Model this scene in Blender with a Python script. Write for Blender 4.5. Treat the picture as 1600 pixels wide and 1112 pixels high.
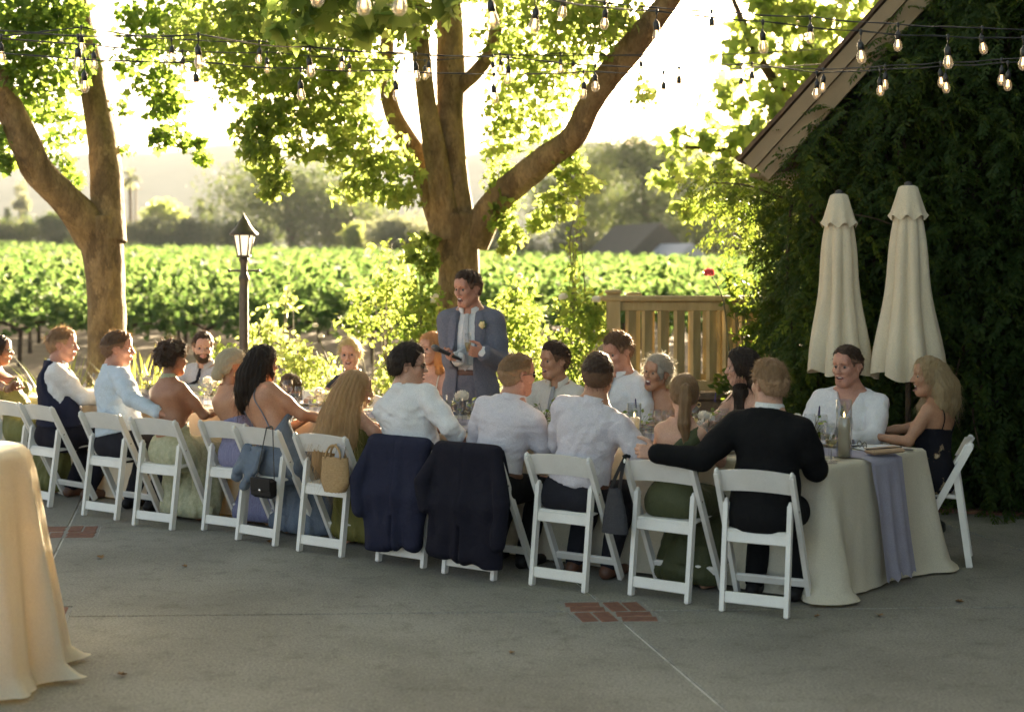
import bpy, bmesh, math, random
import numpy as np
from mathutils import Vector, Matrix, noise as mnoise
from mathutils.bvhtree import BVHTree
R = math.radians
sc = bpy.context.scene
for o in list(bpy.data.objects):
    bpy.data.objects.remove(o)
C = sc.collection
random.seed(7)
rng = np.random.default_rng(7)

# ------------------------------------------------------------------ camera
FPX, HZ, CH = 2200.0, 404.0, 1.95          # focal length and horizon in photo pixels, eye height
cd = bpy.data.cameras.new('camera')
cd.sensor_width = 56.0
cd.lens = 77.0
cd.shift_y = -0.095
cd.clip_start = 0.1
cd.clip_end = 9000
cd.dof.use_dof = True
cd.dof.focus_distance = 9.3
cd.dof.aperture_fstop = 2.6
cam = bpy.data.objects.new('camera', cd)
cam.location = (0, 0, CH)
cam.rotation_euler = (R(90), 0, 0)
C.objects.link(cam)
sc.camera = cam

# ------------------------------------------------------------------ light
SUN_AZ, SUN_EL = R(20.0), R(11.0)          # azimuth clockwise from +Y
world = bpy.data.worlds.new('World')
sc.world = world
world.use_nodes = True
wn = world.node_tree
for n in list(wn.nodes):
    wn.nodes.remove(n)
wo = wn.nodes.new('ShaderNodeOutputWorld')
wb = wn.nodes.new('ShaderNodeBackground')
wsky = wn.nodes.new('ShaderNodeTexSky')
wsky.sky_type = 'NISHITA'
wsky.sun_disc = False
wsky.sun_elevation = SUN_EL
wsky.sun_rotation = SUN_AZ
wsky.air_density = 0.45
wsky.dust_density = 3.0
wsky.ozone_density = 0.3
wb.inputs['Strength'].default_value = 0.05
wtint = wn.nodes.new('ShaderNodeMix')                # warm tint multiplied into the sky to take the blue off the shade
wtint.data_type = 'RGBA'; wtint.blend_type = 'MULTIPLY'; wtint.inputs[0].default_value = 1.0
wtint.inputs[7].default_value = (1.0, .875, .68, 1)
wn.links.new(wsky.outputs[0], wtint.inputs[6])
wn.links.new(wtint.outputs[2], wb.inputs[0])
wn.links.new(wb.outputs[0], wo.inputs[0])
sd = bpy.data.lights.new('sun', 'SUN')
sd.energy = 5.0
sd.angle = R(0.6)
sd.color = (1.0, 0.80, 0.53)
sun = bpy.data.objects.new('sun', sd)
SDIR = Vector((math.sin(SUN_AZ) * math.cos(SUN_EL), math.cos(SUN_AZ) * math.cos(SUN_EL), math.sin(SUN_EL)))
sun.rotation_euler = SDIR.to_track_quat('Z', 'Y').to_euler()
sun.location = (6, 20, 12)
C.objects.link(sun)

sc.view_settings.view_transform = 'Standard'
sc.view_settings.look = 'None'
sc.view_settings.gamma = 1.0
sc.view_settings.use_curve_mapping = False
sc.view_settings.exposure = 4.1
sc.render.engine = 'CYCLES'
sc.cycles.max_bounces = 8
sc.cycles.transparent_max_bounces = 16
sc.cycles.diffuse_bounces = 4
sc.cycles.transmission_bounces = 6
sc.cycles.volume_bounces = 1
sc.cycles.use_denoising = True
sc.cycles.sample_clamp_indirect = 0.14
sc.cycles.sample_clamp_direct = 1.5
sc.cycles.use_adaptive_sampling = False

HAZE = 0.00010                             # density of the evening air per metre

# ------------------------------------------------------------------ helpers
def at(px, py, Y):
    """The point at distance Y that the photo shows at pixel px, py."""
    return Vector(((px - 800) * Y / FPX, Y, CH - (py - HZ) * Y / FPX))

def onz(px, py, z=0.0):
    """The point at height z that the photo shows at pixel px, py."""
    Y = FPX * (CH - z) / (py - HZ)
    return Vector(((px - 800) * Y / FPX, Y, z))

def tag(o, label=None, cat=None, group=None, kind=None):
    if label: o['label'] = label
    if cat: o['category'] = cat
    if group: o['group'] = group
    if kind: o['kind'] = kind
    return o

def empty(name, loc=(0, 0, 0), rz=0.0, label=None, cat=None, group=None, kind=None):
    o = bpy.data.objects.new(name, None)
    o.empty_display_size = 0.1
    o.location = loc
    o.rotation_euler = (0, 0, rz)
    C.objects.link(o)
    return tag(o, label, cat, group, kind)

def link(name, me, parent=None, loc=None):
    o = bpy.data.objects.new(name, me)
    C.objects.link(o)
    if parent is not None: o.parent = parent
    if loc is not None: o.location = loc
    return o

def copy_tree(o, parent=None):
    c = o.copy()
    C.objects.link(c)
    if parent is not None: c.parent = parent
    for ch in o.children:
        copy_tree(ch, c)
    return c

def mesh_np(name, V, faces, mats, smooth=True, mi=None):
    """faces: int array (n,3) or (n,4), or a list of such arrays."""
    if not isinstance(faces, (list, tuple)): faces = [faces]
    faces = [np.asarray(f, dtype=np.int32) for f in faces if len(f)]
    me = bpy.data.meshes.new(name)
    V = np.asarray(V, dtype=np.float32)
    me.vertices.add(len(V))
    me.vertices.foreach_set('co', V.ravel())
    tot = np.concatenate([np.full(len(f), f.shape[1], dtype=np.int32) for f in faces])
    loops = np.concatenate([f.ravel() for f in faces])
    me.loops.add(len(loops))
    me.loops.foreach_set('vertex_index', loops)
    me.polygons.add(len(tot))
    st = np.concatenate([[0], np.cumsum(tot)[:-1]]).astype(np.int32)
    me.polygons.foreach_set('loop_start', st)
    me.polygons.foreach_set('loop_total', tot)
    if smooth: me.polygons.foreach_set('use_smooth', np.ones(len(tot), dtype=bool))
    for m in (mats if isinstance(mats, (list, tuple)) else [mats]): me.materials.append(m)
    if mi is not None: me.polygons.foreach_set('material_index', np.asarray(mi, dtype=np.int32))
    me.update(calc_edges=True)
    me.validate()
    return me

class MB:
    """collects simple shapes into one mesh"""
    def __init__(s): s.v = []; s.f = []; s.m = []; s.sm = []
    def add(s, vs, fs, mi=0, smooth=False):
        b = len(s.v)
        s.v += [tuple(v) for v in vs]
        for f in fs:
            s.f.append(tuple(b + i for i in f)); s.m.append(mi); s.sm.append(smooth)
    def box(s, c, size, M=None, mi=0, bev=0.0):
        x, y, z = size[0] / 2, size[1] / 2, size[2] / 2
        if bev <= 0:
            vs = [Vector((sx * x, sy * y, sz * z)) for sz in (-1, 1) for sx, sy in ((-1, -1), (1, -1), (1, 1), (-1, 1))]
            fs = [(3, 2, 1, 0), (4, 5, 6, 7), (0, 1, 5, 4), (1, 2, 6, 5), (2, 3, 7, 6), (3, 0, 4, 7)]
        else:
            b = min(bev, x * .9, y * .9, z * .9)
            vs = []
            for zz, i in ((-z, b), (-z + b, 0), (z - b, 0), (z, b)):
                for sx, sy in ((-1, -1), (1, -1), (1, 1), (-1, 1)):
                    vs.append(Vector((sx * (x - i), sy * (y - i), zz)))
            fs = [(3, 2, 1, 0), (12, 13, 14, 15)]
            for k in range(3):
                for j in range(4):
                    a = k * 4 + j; e = k * 4 + (j + 1) % 4
                    fs.append((a, e, e + 4, a + 4))
        c = Vector(c)
        vs = [((M @ v) if M is not None else v) + c for v in vs]
        s.add(vs, fs, mi)
    def bar(s, a, b, w, d, side=(1, 0, 0), mi=0, bev=0.004):
        """a box from a to b; w across SIDE, d across the other way"""
        a = Vector(a); b = Vector(b)
        z = (b - a).normalized()
        x = Vector(side); x = (x - z * x.dot(z)).normalized()
        y = z.cross(x)
        M = Matrix((x, y, z)).transposed()
        s.box((a + b) / 2, (w, d, (b - a).length), M, mi, bev)
    def tube(s, pts, rad, n=8, mi=0, cap=True, smooth=True):
        pts = [Vector(p) for p in pts]
        if not isinstance(rad, (list, tuple, np.ndarray)): rad = [rad] * len(pts)
        rings = []
        ref = None
        for i, p in enumerate(pts):
            t = (pts[min(i + 1, len(pts) - 1)] - pts[max(i - 1, 0)])
            if t.length < 1e-9: t = Vector((0, 0, 1))
            t.normalize()
            if ref is None:
                ref = Vector((1, 0, 0)) if abs(t.x) < .8 else Vector((0, 1, 0))
            x = (ref - t * ref.dot(t)).normalized(); ref = x
            y = t.cross(x)
            rings.append([p + (x * math.cos(2 * math.pi * k / n) + y * math.sin(2 * math.pi * k / n)) * rad[i] for k in range(n)])
        vs = [v for r in rings for v in r]
        fs = [(i * n + k, i * n + (k + 1) % n, (i + 1) * n + (k + 1) % n, (i + 1) * n + k) for i in range(len(pts) - 1) for k in range(n)]
        if cap:
            fs += [tuple(range(n - 1, -1, -1)), tuple((len(pts) - 1) * n + k for k in range(n))]
        s.add(vs, fs, mi, smooth)
    def lathe(s, prof, n=16, c=(0, 0, 0), mi=0, smooth=True, fn=None):
        """prof: (r, z) from the bottom up"""
        c = Vector(c); vs = []
        for i, (r, z) in enumerate(prof):
            for k in range(n):
                a = 2 * math.pi * k / n
                rr = fn(r, z, a, i) if fn else r
                vs.append(c + Vector((rr * math.cos(a), rr * math.sin(a), z)))
        fs = [(i * n + k, i * n + (k + 1) % n, (i + 1) * n + (k + 1) % n, (i + 1) * n + k) for i in range(len(prof) - 1) for k in range(n)]
        s.add(vs, fs, mi, smooth)
    def ball(s, c, r, n=8, m=6, mi=0, M=None):
        if not isinstance(r, (tuple, list)): r = (r, r, r)
        vs = []; c = Vector(c)
        for i in range(m + 1):
            th = math.pi * i / m
            for k in range(n):
                a = 2 * math.pi * k / n
                v = Vector((r[0] * math.sin(th) * math.cos(a), r[1] * math.sin(th) * math.sin(a), -r[2] * math.cos(th)))
                vs.append(c + (M @ v if M is not None else v))
        fs = [(i * n + k, i * n + (k + 1) % n, (i + 1) * n + (k + 1) % n, (i + 1) * n + k) for i in range(m) for k in range(n)]
        s.add(vs, fs, mi, True)
    def grid(s, P, mi=0, smooth=True):
        """P: rows of points"""
        n = len(P[0])
        fs = [(i * n + j, i * n + j + 1, (i + 1) * n + j + 1, (i + 1) * n + j) for i in range(len(P) - 1) for j in range(n - 1)]
        s.add([p for r in P for p in r], fs, mi, smooth)
    def mesh(s, name, mats):
        me = bpy.data.meshes.new(name)
        me.from_pydata(s.v, [], s.f)
        for m in (mats if isinstance(mats, (list, tuple)) else [mats]): me.materials.append(m)
        me.polygons.foreach_set('material_index', s.m)
        me.polygons.foreach_set('use_smooth', s.sm)
        me.update()
        return me
    def build(s, name, mats, parent=None, loc=None, label=None):
        o = link(name, s.mesh(name, mats), parent, loc)
        if label: o['label'] = label
        return o

def spline(pts, n=6):
    """Catmull-Rom through rows of equal length"""
    P = [np.array(p, float) for p in pts]
    P = [2 * P[0] - P[1]] + P + [2 * P[-1] - P[-2]]
    out = []
    for i in range(1, len(P) - 2):
        for k in range(n):
            t = k / n
            a, b, c, d = P[i - 1:i + 3]
            out.append(.5 * (2 * b + (c - a) * t + (2 * a - 5 * b + 4 * c - d) * t * t + (3 * b - a - 3 * c + d) * t ** 3))
    out.append(P[-2])
    return out

# ------------------------------------------------------------------ materials
def new_mat(name):
    m = bpy.data.materials.new(name)
    m.use_nodes = True
    nt = m.node_tree
    p = nt.nodes['Principled BSDF']
    return m, nt, p

def N(nt, t, **kw):
    n = nt.nodes.new(t)
    for k, v in kw.items():
        if k in n.inputs: n.inputs[k].default_value = v
        else: setattr(n, k, v)
    return n

def ramp(nt, cols, pos=None):
    r = nt.nodes.new('ShaderNodeValToRGB')
    e = r.color_ramp.elements
    while len(e) < len(cols): e.new(0.5)
    for i, c in enumerate(cols):
        e[i].position = pos[i] if pos else i / (len(cols) - 1)
        e[i].color = (c[0], c[1], c[2], 1)
    return r

def mat(name, col, rough=.6, col2=None, scale=20, bump=0.0, bscale=None, stretch=None, detail=6, metal=0.0, spec=.5, sheen=0.0,
        transl=0.0, emit=None, coord='Object', pos=None, tcol=None, fold=0.0, grain=0.0):
    """plain surface with a noise between two or more colours, a fine relief and, for cloth, some light through it"""
    m, nt, p = new_mat(name)
    cols = [col] + (list(col2) if col2 and isinstance(col2[0], (tuple, list)) else ([col2] if col2 else []))
    p.inputs['Roughness'].default_value = rough
    p.inputs['Metallic'].default_value = metal
    p.inputs['Specular IOR Level'].default_value = spec
    if sheen: p.inputs['Sheen Weight'].default_value = sheen
    tc = N(nt, 'ShaderNodeTexCoord')
    mp = N(nt, 'ShaderNodeMapping')
    nt.links.new(tc.outputs[coord], mp.inputs['Vector'])
    if stretch: mp.inputs['Scale'].default_value = stretch
    colout = None
    if len(cols) > 1:
        nz = N(nt, 'ShaderNodeTexNoise', Scale=scale, Detail=detail, Roughness=.6)
        nt.links.new(mp.outputs[0], nz.inputs['Vector'])
        rp = ramp(nt, cols, pos or [.3 + .4 * i / (len(cols) - 1) for i in range(len(cols))])
        nt.links.new(nz.outputs['Fac'], rp.inputs[0])
        colout = rp.outputs[0]
        if grain:                                    # weave or speckle
            gz_ = N(nt, 'ShaderNodeTexNoise', Scale=170, Detail=3, Roughness=.8)
            nt.links.new(tc.outputs[coord], gz_.inputs['Vector'])
            gr = ramp(nt, [(1 - grain,) * 3, (1 + grain,) * 3], [.36, .64]); nt.links.new(gz_.outputs['Fac'], gr.inputs[0])
            gm = N(nt, 'ShaderNodeMix', data_type='RGBA', blend_type='MULTIPLY'); gm.inputs[0].default_value = 1.0
            nt.links.new(colout, gm.inputs[6]); nt.links.new(gr.outputs[0], gm.inputs[7]); colout = gm.outputs[2]
        nt.links.new(colout, p.inputs['Base Color'])
    else:
        p.inputs['Base Color'].default_value = (*col, 1)
    if bump:
        bz = N(nt, 'ShaderNodeTexNoise', Scale=bscale or scale * 3, Detail=5, Roughness=.6)
        nt.links.new(mp.outputs[0], bz.inputs['Vector'])
        bm = N(nt, 'ShaderNodeBump', Strength=bump, Distance=.01)
        nt.links.new(bz.outputs['Fac'], bm.inputs['Height'])
        if fold:                                     # creases of worn cloth
            fz = N(nt, 'ShaderNodeTexNoise', Scale=9, Detail=2.5, Roughness=.5, Distortion=1.6)
            nt.links.new(mp.outputs[0], fz.inputs['Vector'])
            fr = ramp(nt, [(0, 0, 0), (1, 1, 1), (.15, .15, .15)], [.38, .5, .66])
            nt.links.new(fz.outputs['Fac'], fr.inputs[0])
            fb = N(nt, 'ShaderNodeBump', Strength=fold, Distance=.02)
            nt.links.new(fr.outputs[0], fb.inputs['Height']); nt.links.new(fb.outputs[0], bm.inputs['Normal'])
        nt.links.new(bm.outputs[0], p.inputs['Normal'])
    if transl:
        tr = N(nt, 'ShaderNodeBsdfTranslucent')
        tr.inputs[0].default_value = (*(tcol or cols[0]), 1)
        if colout and not tcol: nt.links.new(colout, tr.inputs[0])
        mx = N(nt, 'ShaderNodeMixShader')
        mx.inputs[0].default_value = transl
        out = nt.nodes['Material Output']
        nt.links.new(p.outputs[0], mx.inputs[1]); nt.links.new(tr.outputs[0], mx.inputs[2])
        nt.links.new(mx.outputs[0], out.inputs['Surface'])
    if emit:
        p.inputs['Emission Color'].default_value = (*emit[0], 1)
        p.inputs['Emission Strength'].default_value = emit[1]
    return m

def leaf_mat(name, cols, tcols, transl=.5, rough=.45, spec=.4):
    """leaf: every loose leaf takes its own shade; light passes through"""
    m, nt, p = new_mat(name)
    g = N(nt, 'ShaderNodeNewGeometry')
    oi = N(nt, 'ShaderNodeObjectInfo')
    ad = N(nt, 'ShaderNodeMath', operation='ADD')
    fr = N(nt, 'ShaderNodeMath', operation='FRACT')
    nt.links.new(g.outputs['Random Per Island'], ad.inputs[0]); nt.links.new(oi.outputs['Random'], ad.inputs[1])
    nt.links.new(ad.outputs[0], fr.inputs[0])
    r1 = ramp(nt, cols); r2 = ramp(nt, tcols)
    nt.links.new(fr.outputs[0], r1.inputs[0]); nt.links.new(fr.outputs[0], r2.inputs[0])
    nt.links.new(r1.outputs[0], p.inputs['Base Color'])
    p.inputs['Roughness'].default_value = rough
    p.inputs['Specular IOR Level'].default_value = spec
    tr = N(nt, 'ShaderNodeBsdfTranslucent')
    nt.links.new(r2.outputs[0], tr.inputs[0])
    mx = N(nt, 'ShaderNodeMixShader'); mx.inputs[0].default_value = transl
    out = nt.nodes['Material Output']
    nt.links.new(p.outputs[0], mx.inputs[1]); nt.links.new(tr.outputs[0], mx.inputs[2])
    nt.links.new(mx.outputs[0], out.inputs['Surface'])
    return m

def glass_mat(name, tint=(1, 1, 1), fres=1.45, clear=.9):
    """thin clear glass: mostly let through, mirror-like towards the rim"""
    m, nt, p = new_mat(name)
    nt.nodes.remove(p)
    tr = N(nt, 'ShaderNodeBsdfTransparent'); tr.inputs[0].default_value = (*[c * clear for c in tint], 1)
    gl = N(nt, 'ShaderNodeBsdfGlossy', Roughness=.04)
    lf = N(nt, 'ShaderNodeLayerWeight', Blend=.5)
    lp = N(nt, 'ShaderNodeMath', operation='POWER'); lp.inputs[1].default_value = 4.0
    nt.links.new(lf.outputs['Facing'], lp.inputs[0])
    lw = N(nt, 'ShaderNodeMath', operation='MULTIPLY_ADD'); lw.inputs[1].default_value = .85; lw.inputs[2].default_value = .08 * (fres - .4)
    nt.links.new(lp.outputs[0], lw.inputs[0])
    mx = N(nt, 'ShaderNodeMixShader')
    nt.links.new(lw.outputs[0], mx.inputs[0]); nt.links.new(tr.outputs[0], mx.inputs[1]); nt.links.new(gl.outputs[0], mx.inputs[2])
    nt.links.new(mx.outputs[0], nt.nodes['Material Output'].inputs['Surface'])
    return m

M = {}
M['white_chair'] = mat('white chair resin', (.76, .73, .67), .42, (.66, .625, .56), 5, .12, 90, grain=.05)
M['linen'] = mat('white linen', (.72, .68, .57), .85, (.66, .62, .50), 3, .25, 260, spec=.15, grain=.12, transl=.36, tcol=(.86, .64, .26), fold=.12)
M['table_linen'] = mat('cream table linen', (.71, .65, .51), .85, (.65, .59, .455), 3, .35, 200, spec=.15, grain=.12, transl=.22, tcol=(.76, .58, .24), fold=.10)
M['runner'] = mat('lavender gauze', (.35, .335, .405), .9, (.30, .285, .35), 7, .3, 220, grain=.15, transl=.15)
M['napkin'] = mat('grey lavender napkin', (.42, .40, .46), .9, (.36, .34, .40), 12, .2, 200)
M['china'] = mat('white china', (.8, .79, .76), .18)
M['steel'] = mat('steel flatware', (.6, .58, .55), .25, metal=1.0)
M['glass'] = glass_mat('clear glass')
M['wine'] = glass_mat('white wine', (1, .93, .66), 1.35, .82)
M['blue_glass'] = glass_mat('blue glass', (.34, .48, .66), 1.5, .9)
M['wax'] = mat('ivory wax', (.80, .74, .58), .6, (.74, .68, .5), 15, transl=.35)
M['flame'] = mat('flame', (1, .6, .2), .5, emit=((1, .62, .22), 1.0))
M['flame'].cycles.emission_sampling = 'NONE'
M['petal'] = mat('white petal', (.82, .79, .70), .7, (.74, .72, .6), 30, transl=.35)
M['black_metal'] = mat('black metal', (.03, .028, .026), .45)
M['bronze'] = mat('bronze painted iron', (.055, .042, .028), .5, (.03, .024, .018), 30, .15, 90)
M['gold'] = mat('gold', (.75, .55, .25), .3, metal=1.0)
M['black_plastic'] = mat('black plastic', (.02, .02, .02), .3)
M['tan_leather'] = mat('tan leather', (.42, .28, .16), .55, (.36, .23, .13), 25, .2, 120)
M['brown_leather'] = mat('brown leather', (.12, .05, .025), .5, (.08, .035, .02), 30, .2, 120)
M['black_leather'] = mat('black leather', (.009, .008, .008), .5, bump=.25, bscale=150, spec=.2)
M['dark_glass'] = mat('dark lens', (.03, .018, .01), .08)
M['straw'] = mat('woven straw', (.42, .28, .13), .8, (.28, .17, .075), 60, .6, 140, stretch=(1, 1, 2.2))

# ------------------------------------------------------------------ implicit surfaces (smooth bodies, cloth, hair)
class SDF:
    def __init__(s, lo, hi, h):
        s.h = h
        s.ax = [np.arange(lo[i] - 2 * h, hi[i] + 3 * h, h, dtype=np.float32) for i in range(3)]
        s.D = np.full([len(a) for a in s.ax], 1.0, dtype=np.float32)
    def blk(s, lo, hi):
        sl = []
        for i in range(3):
            a = max(0, int(np.searchsorted(s.ax[i], lo[i]))); b = min(len(s.ax[i]), int(np.searchsorted(s.ax[i], hi[i])))
            if b - a < 1: return None
            sl.append(slice(a, b))
        return tuple(sl)
    def pts(s, sl):
        return s.ax[0][sl[0]][:, None, None], s.ax[1][sl[1]][None, :, None], s.ax[2][sl[2]][None, None, :]
    @staticmethod
    def d_cone(X, Y, Z, a, b, ra, rb):
        ba = b - a; L2 = max(float(ba @ ba), 1e-12)
        px, py, pz = X - a[0], Y - a[1], Z - a[2]
        t = np.clip((px * ba[0] + py * ba[1] + pz * ba[2]) / L2, 0, 1)
        return np.sqrt((px - t * ba[0]) ** 2 + (py - t * ba[1]) ** 2 + (pz - t * ba[2]) ** 2) - (ra + (rb - ra) * t)
    @staticmethod
    def d_ell(X, Y, Z, c, r, Rm):
        px, py, pz = X - c[0], Y - c[1], Z - c[2]
        if Rm is not None:
            q = [px * Rm[0][i] + py * Rm[1][i] + pz * Rm[2][i] for i in range(3)]
        else: q = [px, py, pz]
        k0 = np.sqrt((q[0] / r[0]) ** 2 + (q[1] / r[1]) ** 2 + (q[2] / r[2]) ** 2)
        k1 = np.sqrt((q[0] / r[0] ** 2) ** 2 + (q[1] / r[1] ** 2) ** 2 + (q[2] / r[2] ** 2) ** 2)
        return k0 * (k0 - 1) / np.maximum(k1, 1e-6)
    def prim(s, p, inf=0.0, k=None):
        kind, k0 = p[0], p[-1]
        k = k0 if k is None else k
        pad = k + 3 * s.h + .01
        if kind == 'c':
            _, a, b, ra, rb, _ = p
            ra += inf; rb += inf
            m = max(ra, rb) + pad
            sl = s.blk(np.minimum(a, b) - m, np.maximum(a, b) + m)
            if sl is None: return
            d = s.d_cone(*s.pts(sl), a, b, ra, rb)
        else:
            _, c, r, Rm, _ = p
            r = np.asarray(r) + inf
            m = max(r) + pad
            sl = s.blk(c - m, c + m)
            if sl is None: return
            d = s.d_ell(*s.pts(sl), c, r, Rm)
        D = s.D[sl]
        if k > 0:
            hh = np.maximum(k - np.abs(D - d), 0) / k
            s.D[sl] = np.minimum(D, d) - hh * hh * k * .25
        else: s.D[sl] = np.minimum(D, d)
    def cut(s, p, k=.006):
        pad = k + 3 * s.h
        if p[0] == 'c':
            _, a, b, ra, rb, _ = p
            m = max(ra, rb) + pad
            sl = s.blk(np.minimum(a, b) - m, np.maximum(a, b) + m)
            if sl is None: return
            d = -s.d_cone(*s.pts(sl), a, b, ra, rb)
        else:
            _, c, r, Rm, _ = p
            m = max(r) + pad
            sl = s.blk(c - m, c + m)
            if sl is None: return
            d = -s.d_ell(*s.pts(sl), c, r, Rm)
        D = s.D[sl]
        hh = np.maximum(k - np.abs(D - d), 0) / k
        s.D[sl] = np.maximum(D, d) + hh * hh * k * .25
    def field(s, fn):
        """fn(X, Y, Z, D) -> new D"""
        X, Y, Z = s.pts((slice(None),) * 3)
        s.D = fn(X, Y, Z, s.D).astype(np.float32)
    def mesh(s):
        D = s.D
        D[0], D[-1] = 1, 1; D[:, 0], D[:, -1] = 1, 1; D[:, :, 0], D[:, :, -1] = 1, 1
        nx, ny, nz = D.shape
        S = D < 0
        ids, pos, quads = [], [], []
        cy, cz = ny - 1, nz - 1
        def lin(i, j, k): return (i * cy + j) * cz + k
        for axis in range(3):
            if axis == 0: cr = S[:-1] != S[1:]
            elif axis == 1: cr = S[:, :-1] != S[:, 1:]
            else: cr = S[:, :, :-1] != S[:, :, 1:]
            i, j, k = np.nonzero(cr)
            e = [i, j, k]; e2 = [i, j, k]; e2[axis] = e2[axis] + 1
            d0 = D[i, j, k]; d1 = D[tuple(e2)]
            t = d0 / (d0 - d1)
            P = np.stack([s.ax[q][e[q]] for q in range(3)], 1).astype(np.float64)
            P[:, axis] += t * (s.ax[axis][e2[axis]] - s.ax[axis][e[axis]])
            if axis == 0: cs = [(i, j - 1, k - 1), (i, j, k - 1), (i, j, k), (i, j - 1, k)]
            elif axis == 1: cs = [(i - 1, j, k - 1), (i - 1, j, k), (i, j, k), (i, j, k - 1)]
            else: cs = [(i - 1, j - 1, k), (i, j - 1, k), (i, j, k), (i - 1, j, k)]
            q = np.stack([lin(*c) for c in cs], 1)
            fl = d0 >= 0
            q[fl] = q[fl][:, ::-1]
            for c in range(4): ids.append(q[:, c]); pos.append(P)
            # q columns were reordered only within a row, so each still gets the same point
            quads.append(q)
        if not ids or sum(len(a) for a in ids) == 0:
            return np.zeros((0, 3)), np.zeros((0, 4), int)
        ids = np.concatenate(ids); pos = np.concatenate(pos)
        u, inv = np.unique(ids, return_inverse=True)
        cnt = np.bincount(inv)
        V = np.stack([np.bincount(inv, weights=pos[:, q]) / cnt for q in range(3)], 1)
        Q = np.searchsorted(u, np.concatenate(quads))
        return V, Q

def prim_bounds(prims, inf=0.0):
    lo = np.full(3, 1e9); hi = -lo
    for p in prims:
        if p[0] == 'c':
            m = max(p[3], p[4]) + inf
            lo = np.minimum(lo, np.minimum(p[1], p[2]) - m); hi = np.maximum(hi, np.maximum(p[1], p[2]) + m)
        else:
            m = max(p[2]) + inf
            lo = np.minimum(lo, p[1] - m); hi = np.maximum(hi, p[1] + m)
    return lo, hi

def wob(X, Y, Z, seed, f):
    """smooth bounded noise, about -1..1"""
    r = np.random.default_rng(seed)
    out = 0
    for q in range(4):
        d = r.normal(size=3); d /= np.linalg.norm(d)
        d2 = r.normal(size=3); d2 /= np.linalg.norm(d2)
        w = f * r.uniform(.6, 1.6)
        ph = r.uniform(0, 6.28, 2)
        out = out + np.sin(w * (d[0] * X + d[1] * Y + d[2] * Z) + ph[0] + 1.7 * np.sin(w * .55 * (d2[0] * X + d2[1] * Y + d2[2] * Z) + ph[1]))
    return out * .3

def A(*v): return np.array(v, dtype=np.float64)
# ------------------------------------------------------------------ where the seats stand
FEET = [((-18, 772), (32, 784)), ((36, 783), (79, 794)), ((131.5, 805), (182, 813)), ((209, 821), (270, 828)), ((319.5, 828.6), (378, 836)), ((372.5, 843), (429, 854)),
        ((467, 861), (534, 871)), ((591, 876.6), (661.5, 888)), ((696.5, 896), (769, 907)), ((832, 914), (912.5, 926)), ((988, 930), (1072, 943)), ((1129, 956), (1228, 965))]
SEATS = []                                   # (x, y, yaw) of the middle between the rear feet
for a, b in FEET:
    p, q = onz(*a), onz(*b)
    m = (p + q) / 2
    y = math.atan2(q.y - p.y, q.x - p.x)
    SEATS.append([m.x, m.y, .55 * y + .45 * R(-32)])
# table: near right corner, along (to the far left) and across (away from the front row)
TA = Vector((1.79, 8.03, 0)); TU = Vector((-.828, .560, 0)).normalized(); TW = Vector((.560, .828, 0)).normalized()
TLEN, TWID, TZ = 7.5, 1.10, .76
def skew(s, t): return s - .22 * (t / TWID) * max(0.0, 1 - max(s, -.2) / 1.7)   # the near end is cut askew
def tab(s, t, z=TZ): return TA + TU * skew(s, t) + TW * t + Vector((0, 0, z))
def tab_at(px, py, z=TZ):
    """a spot on the table top under a pixel -> (s, t)"""
    p = onz(px, py, z) - Vector((0, 0, z)) - TA
    s, t = p.dot(TU), p.dot(TW); q = .22 * t / TWID
    return ((s + q) / (1 + q / 1.7) if s < 1.7 else s), t
# ------------------------------------------------------------------ ground, patio, hills
def zg(x, y):
    """height of the land: level by the patio, the vineyard climbing gently, more so to the left"""
    k = min(max((x / max(y, 1)), -.5), .5)
    sl = .010 - .024 * k
    return -.22 + max(0.0, min(y, 150) - 26) * max(sl, .0025)

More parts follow.
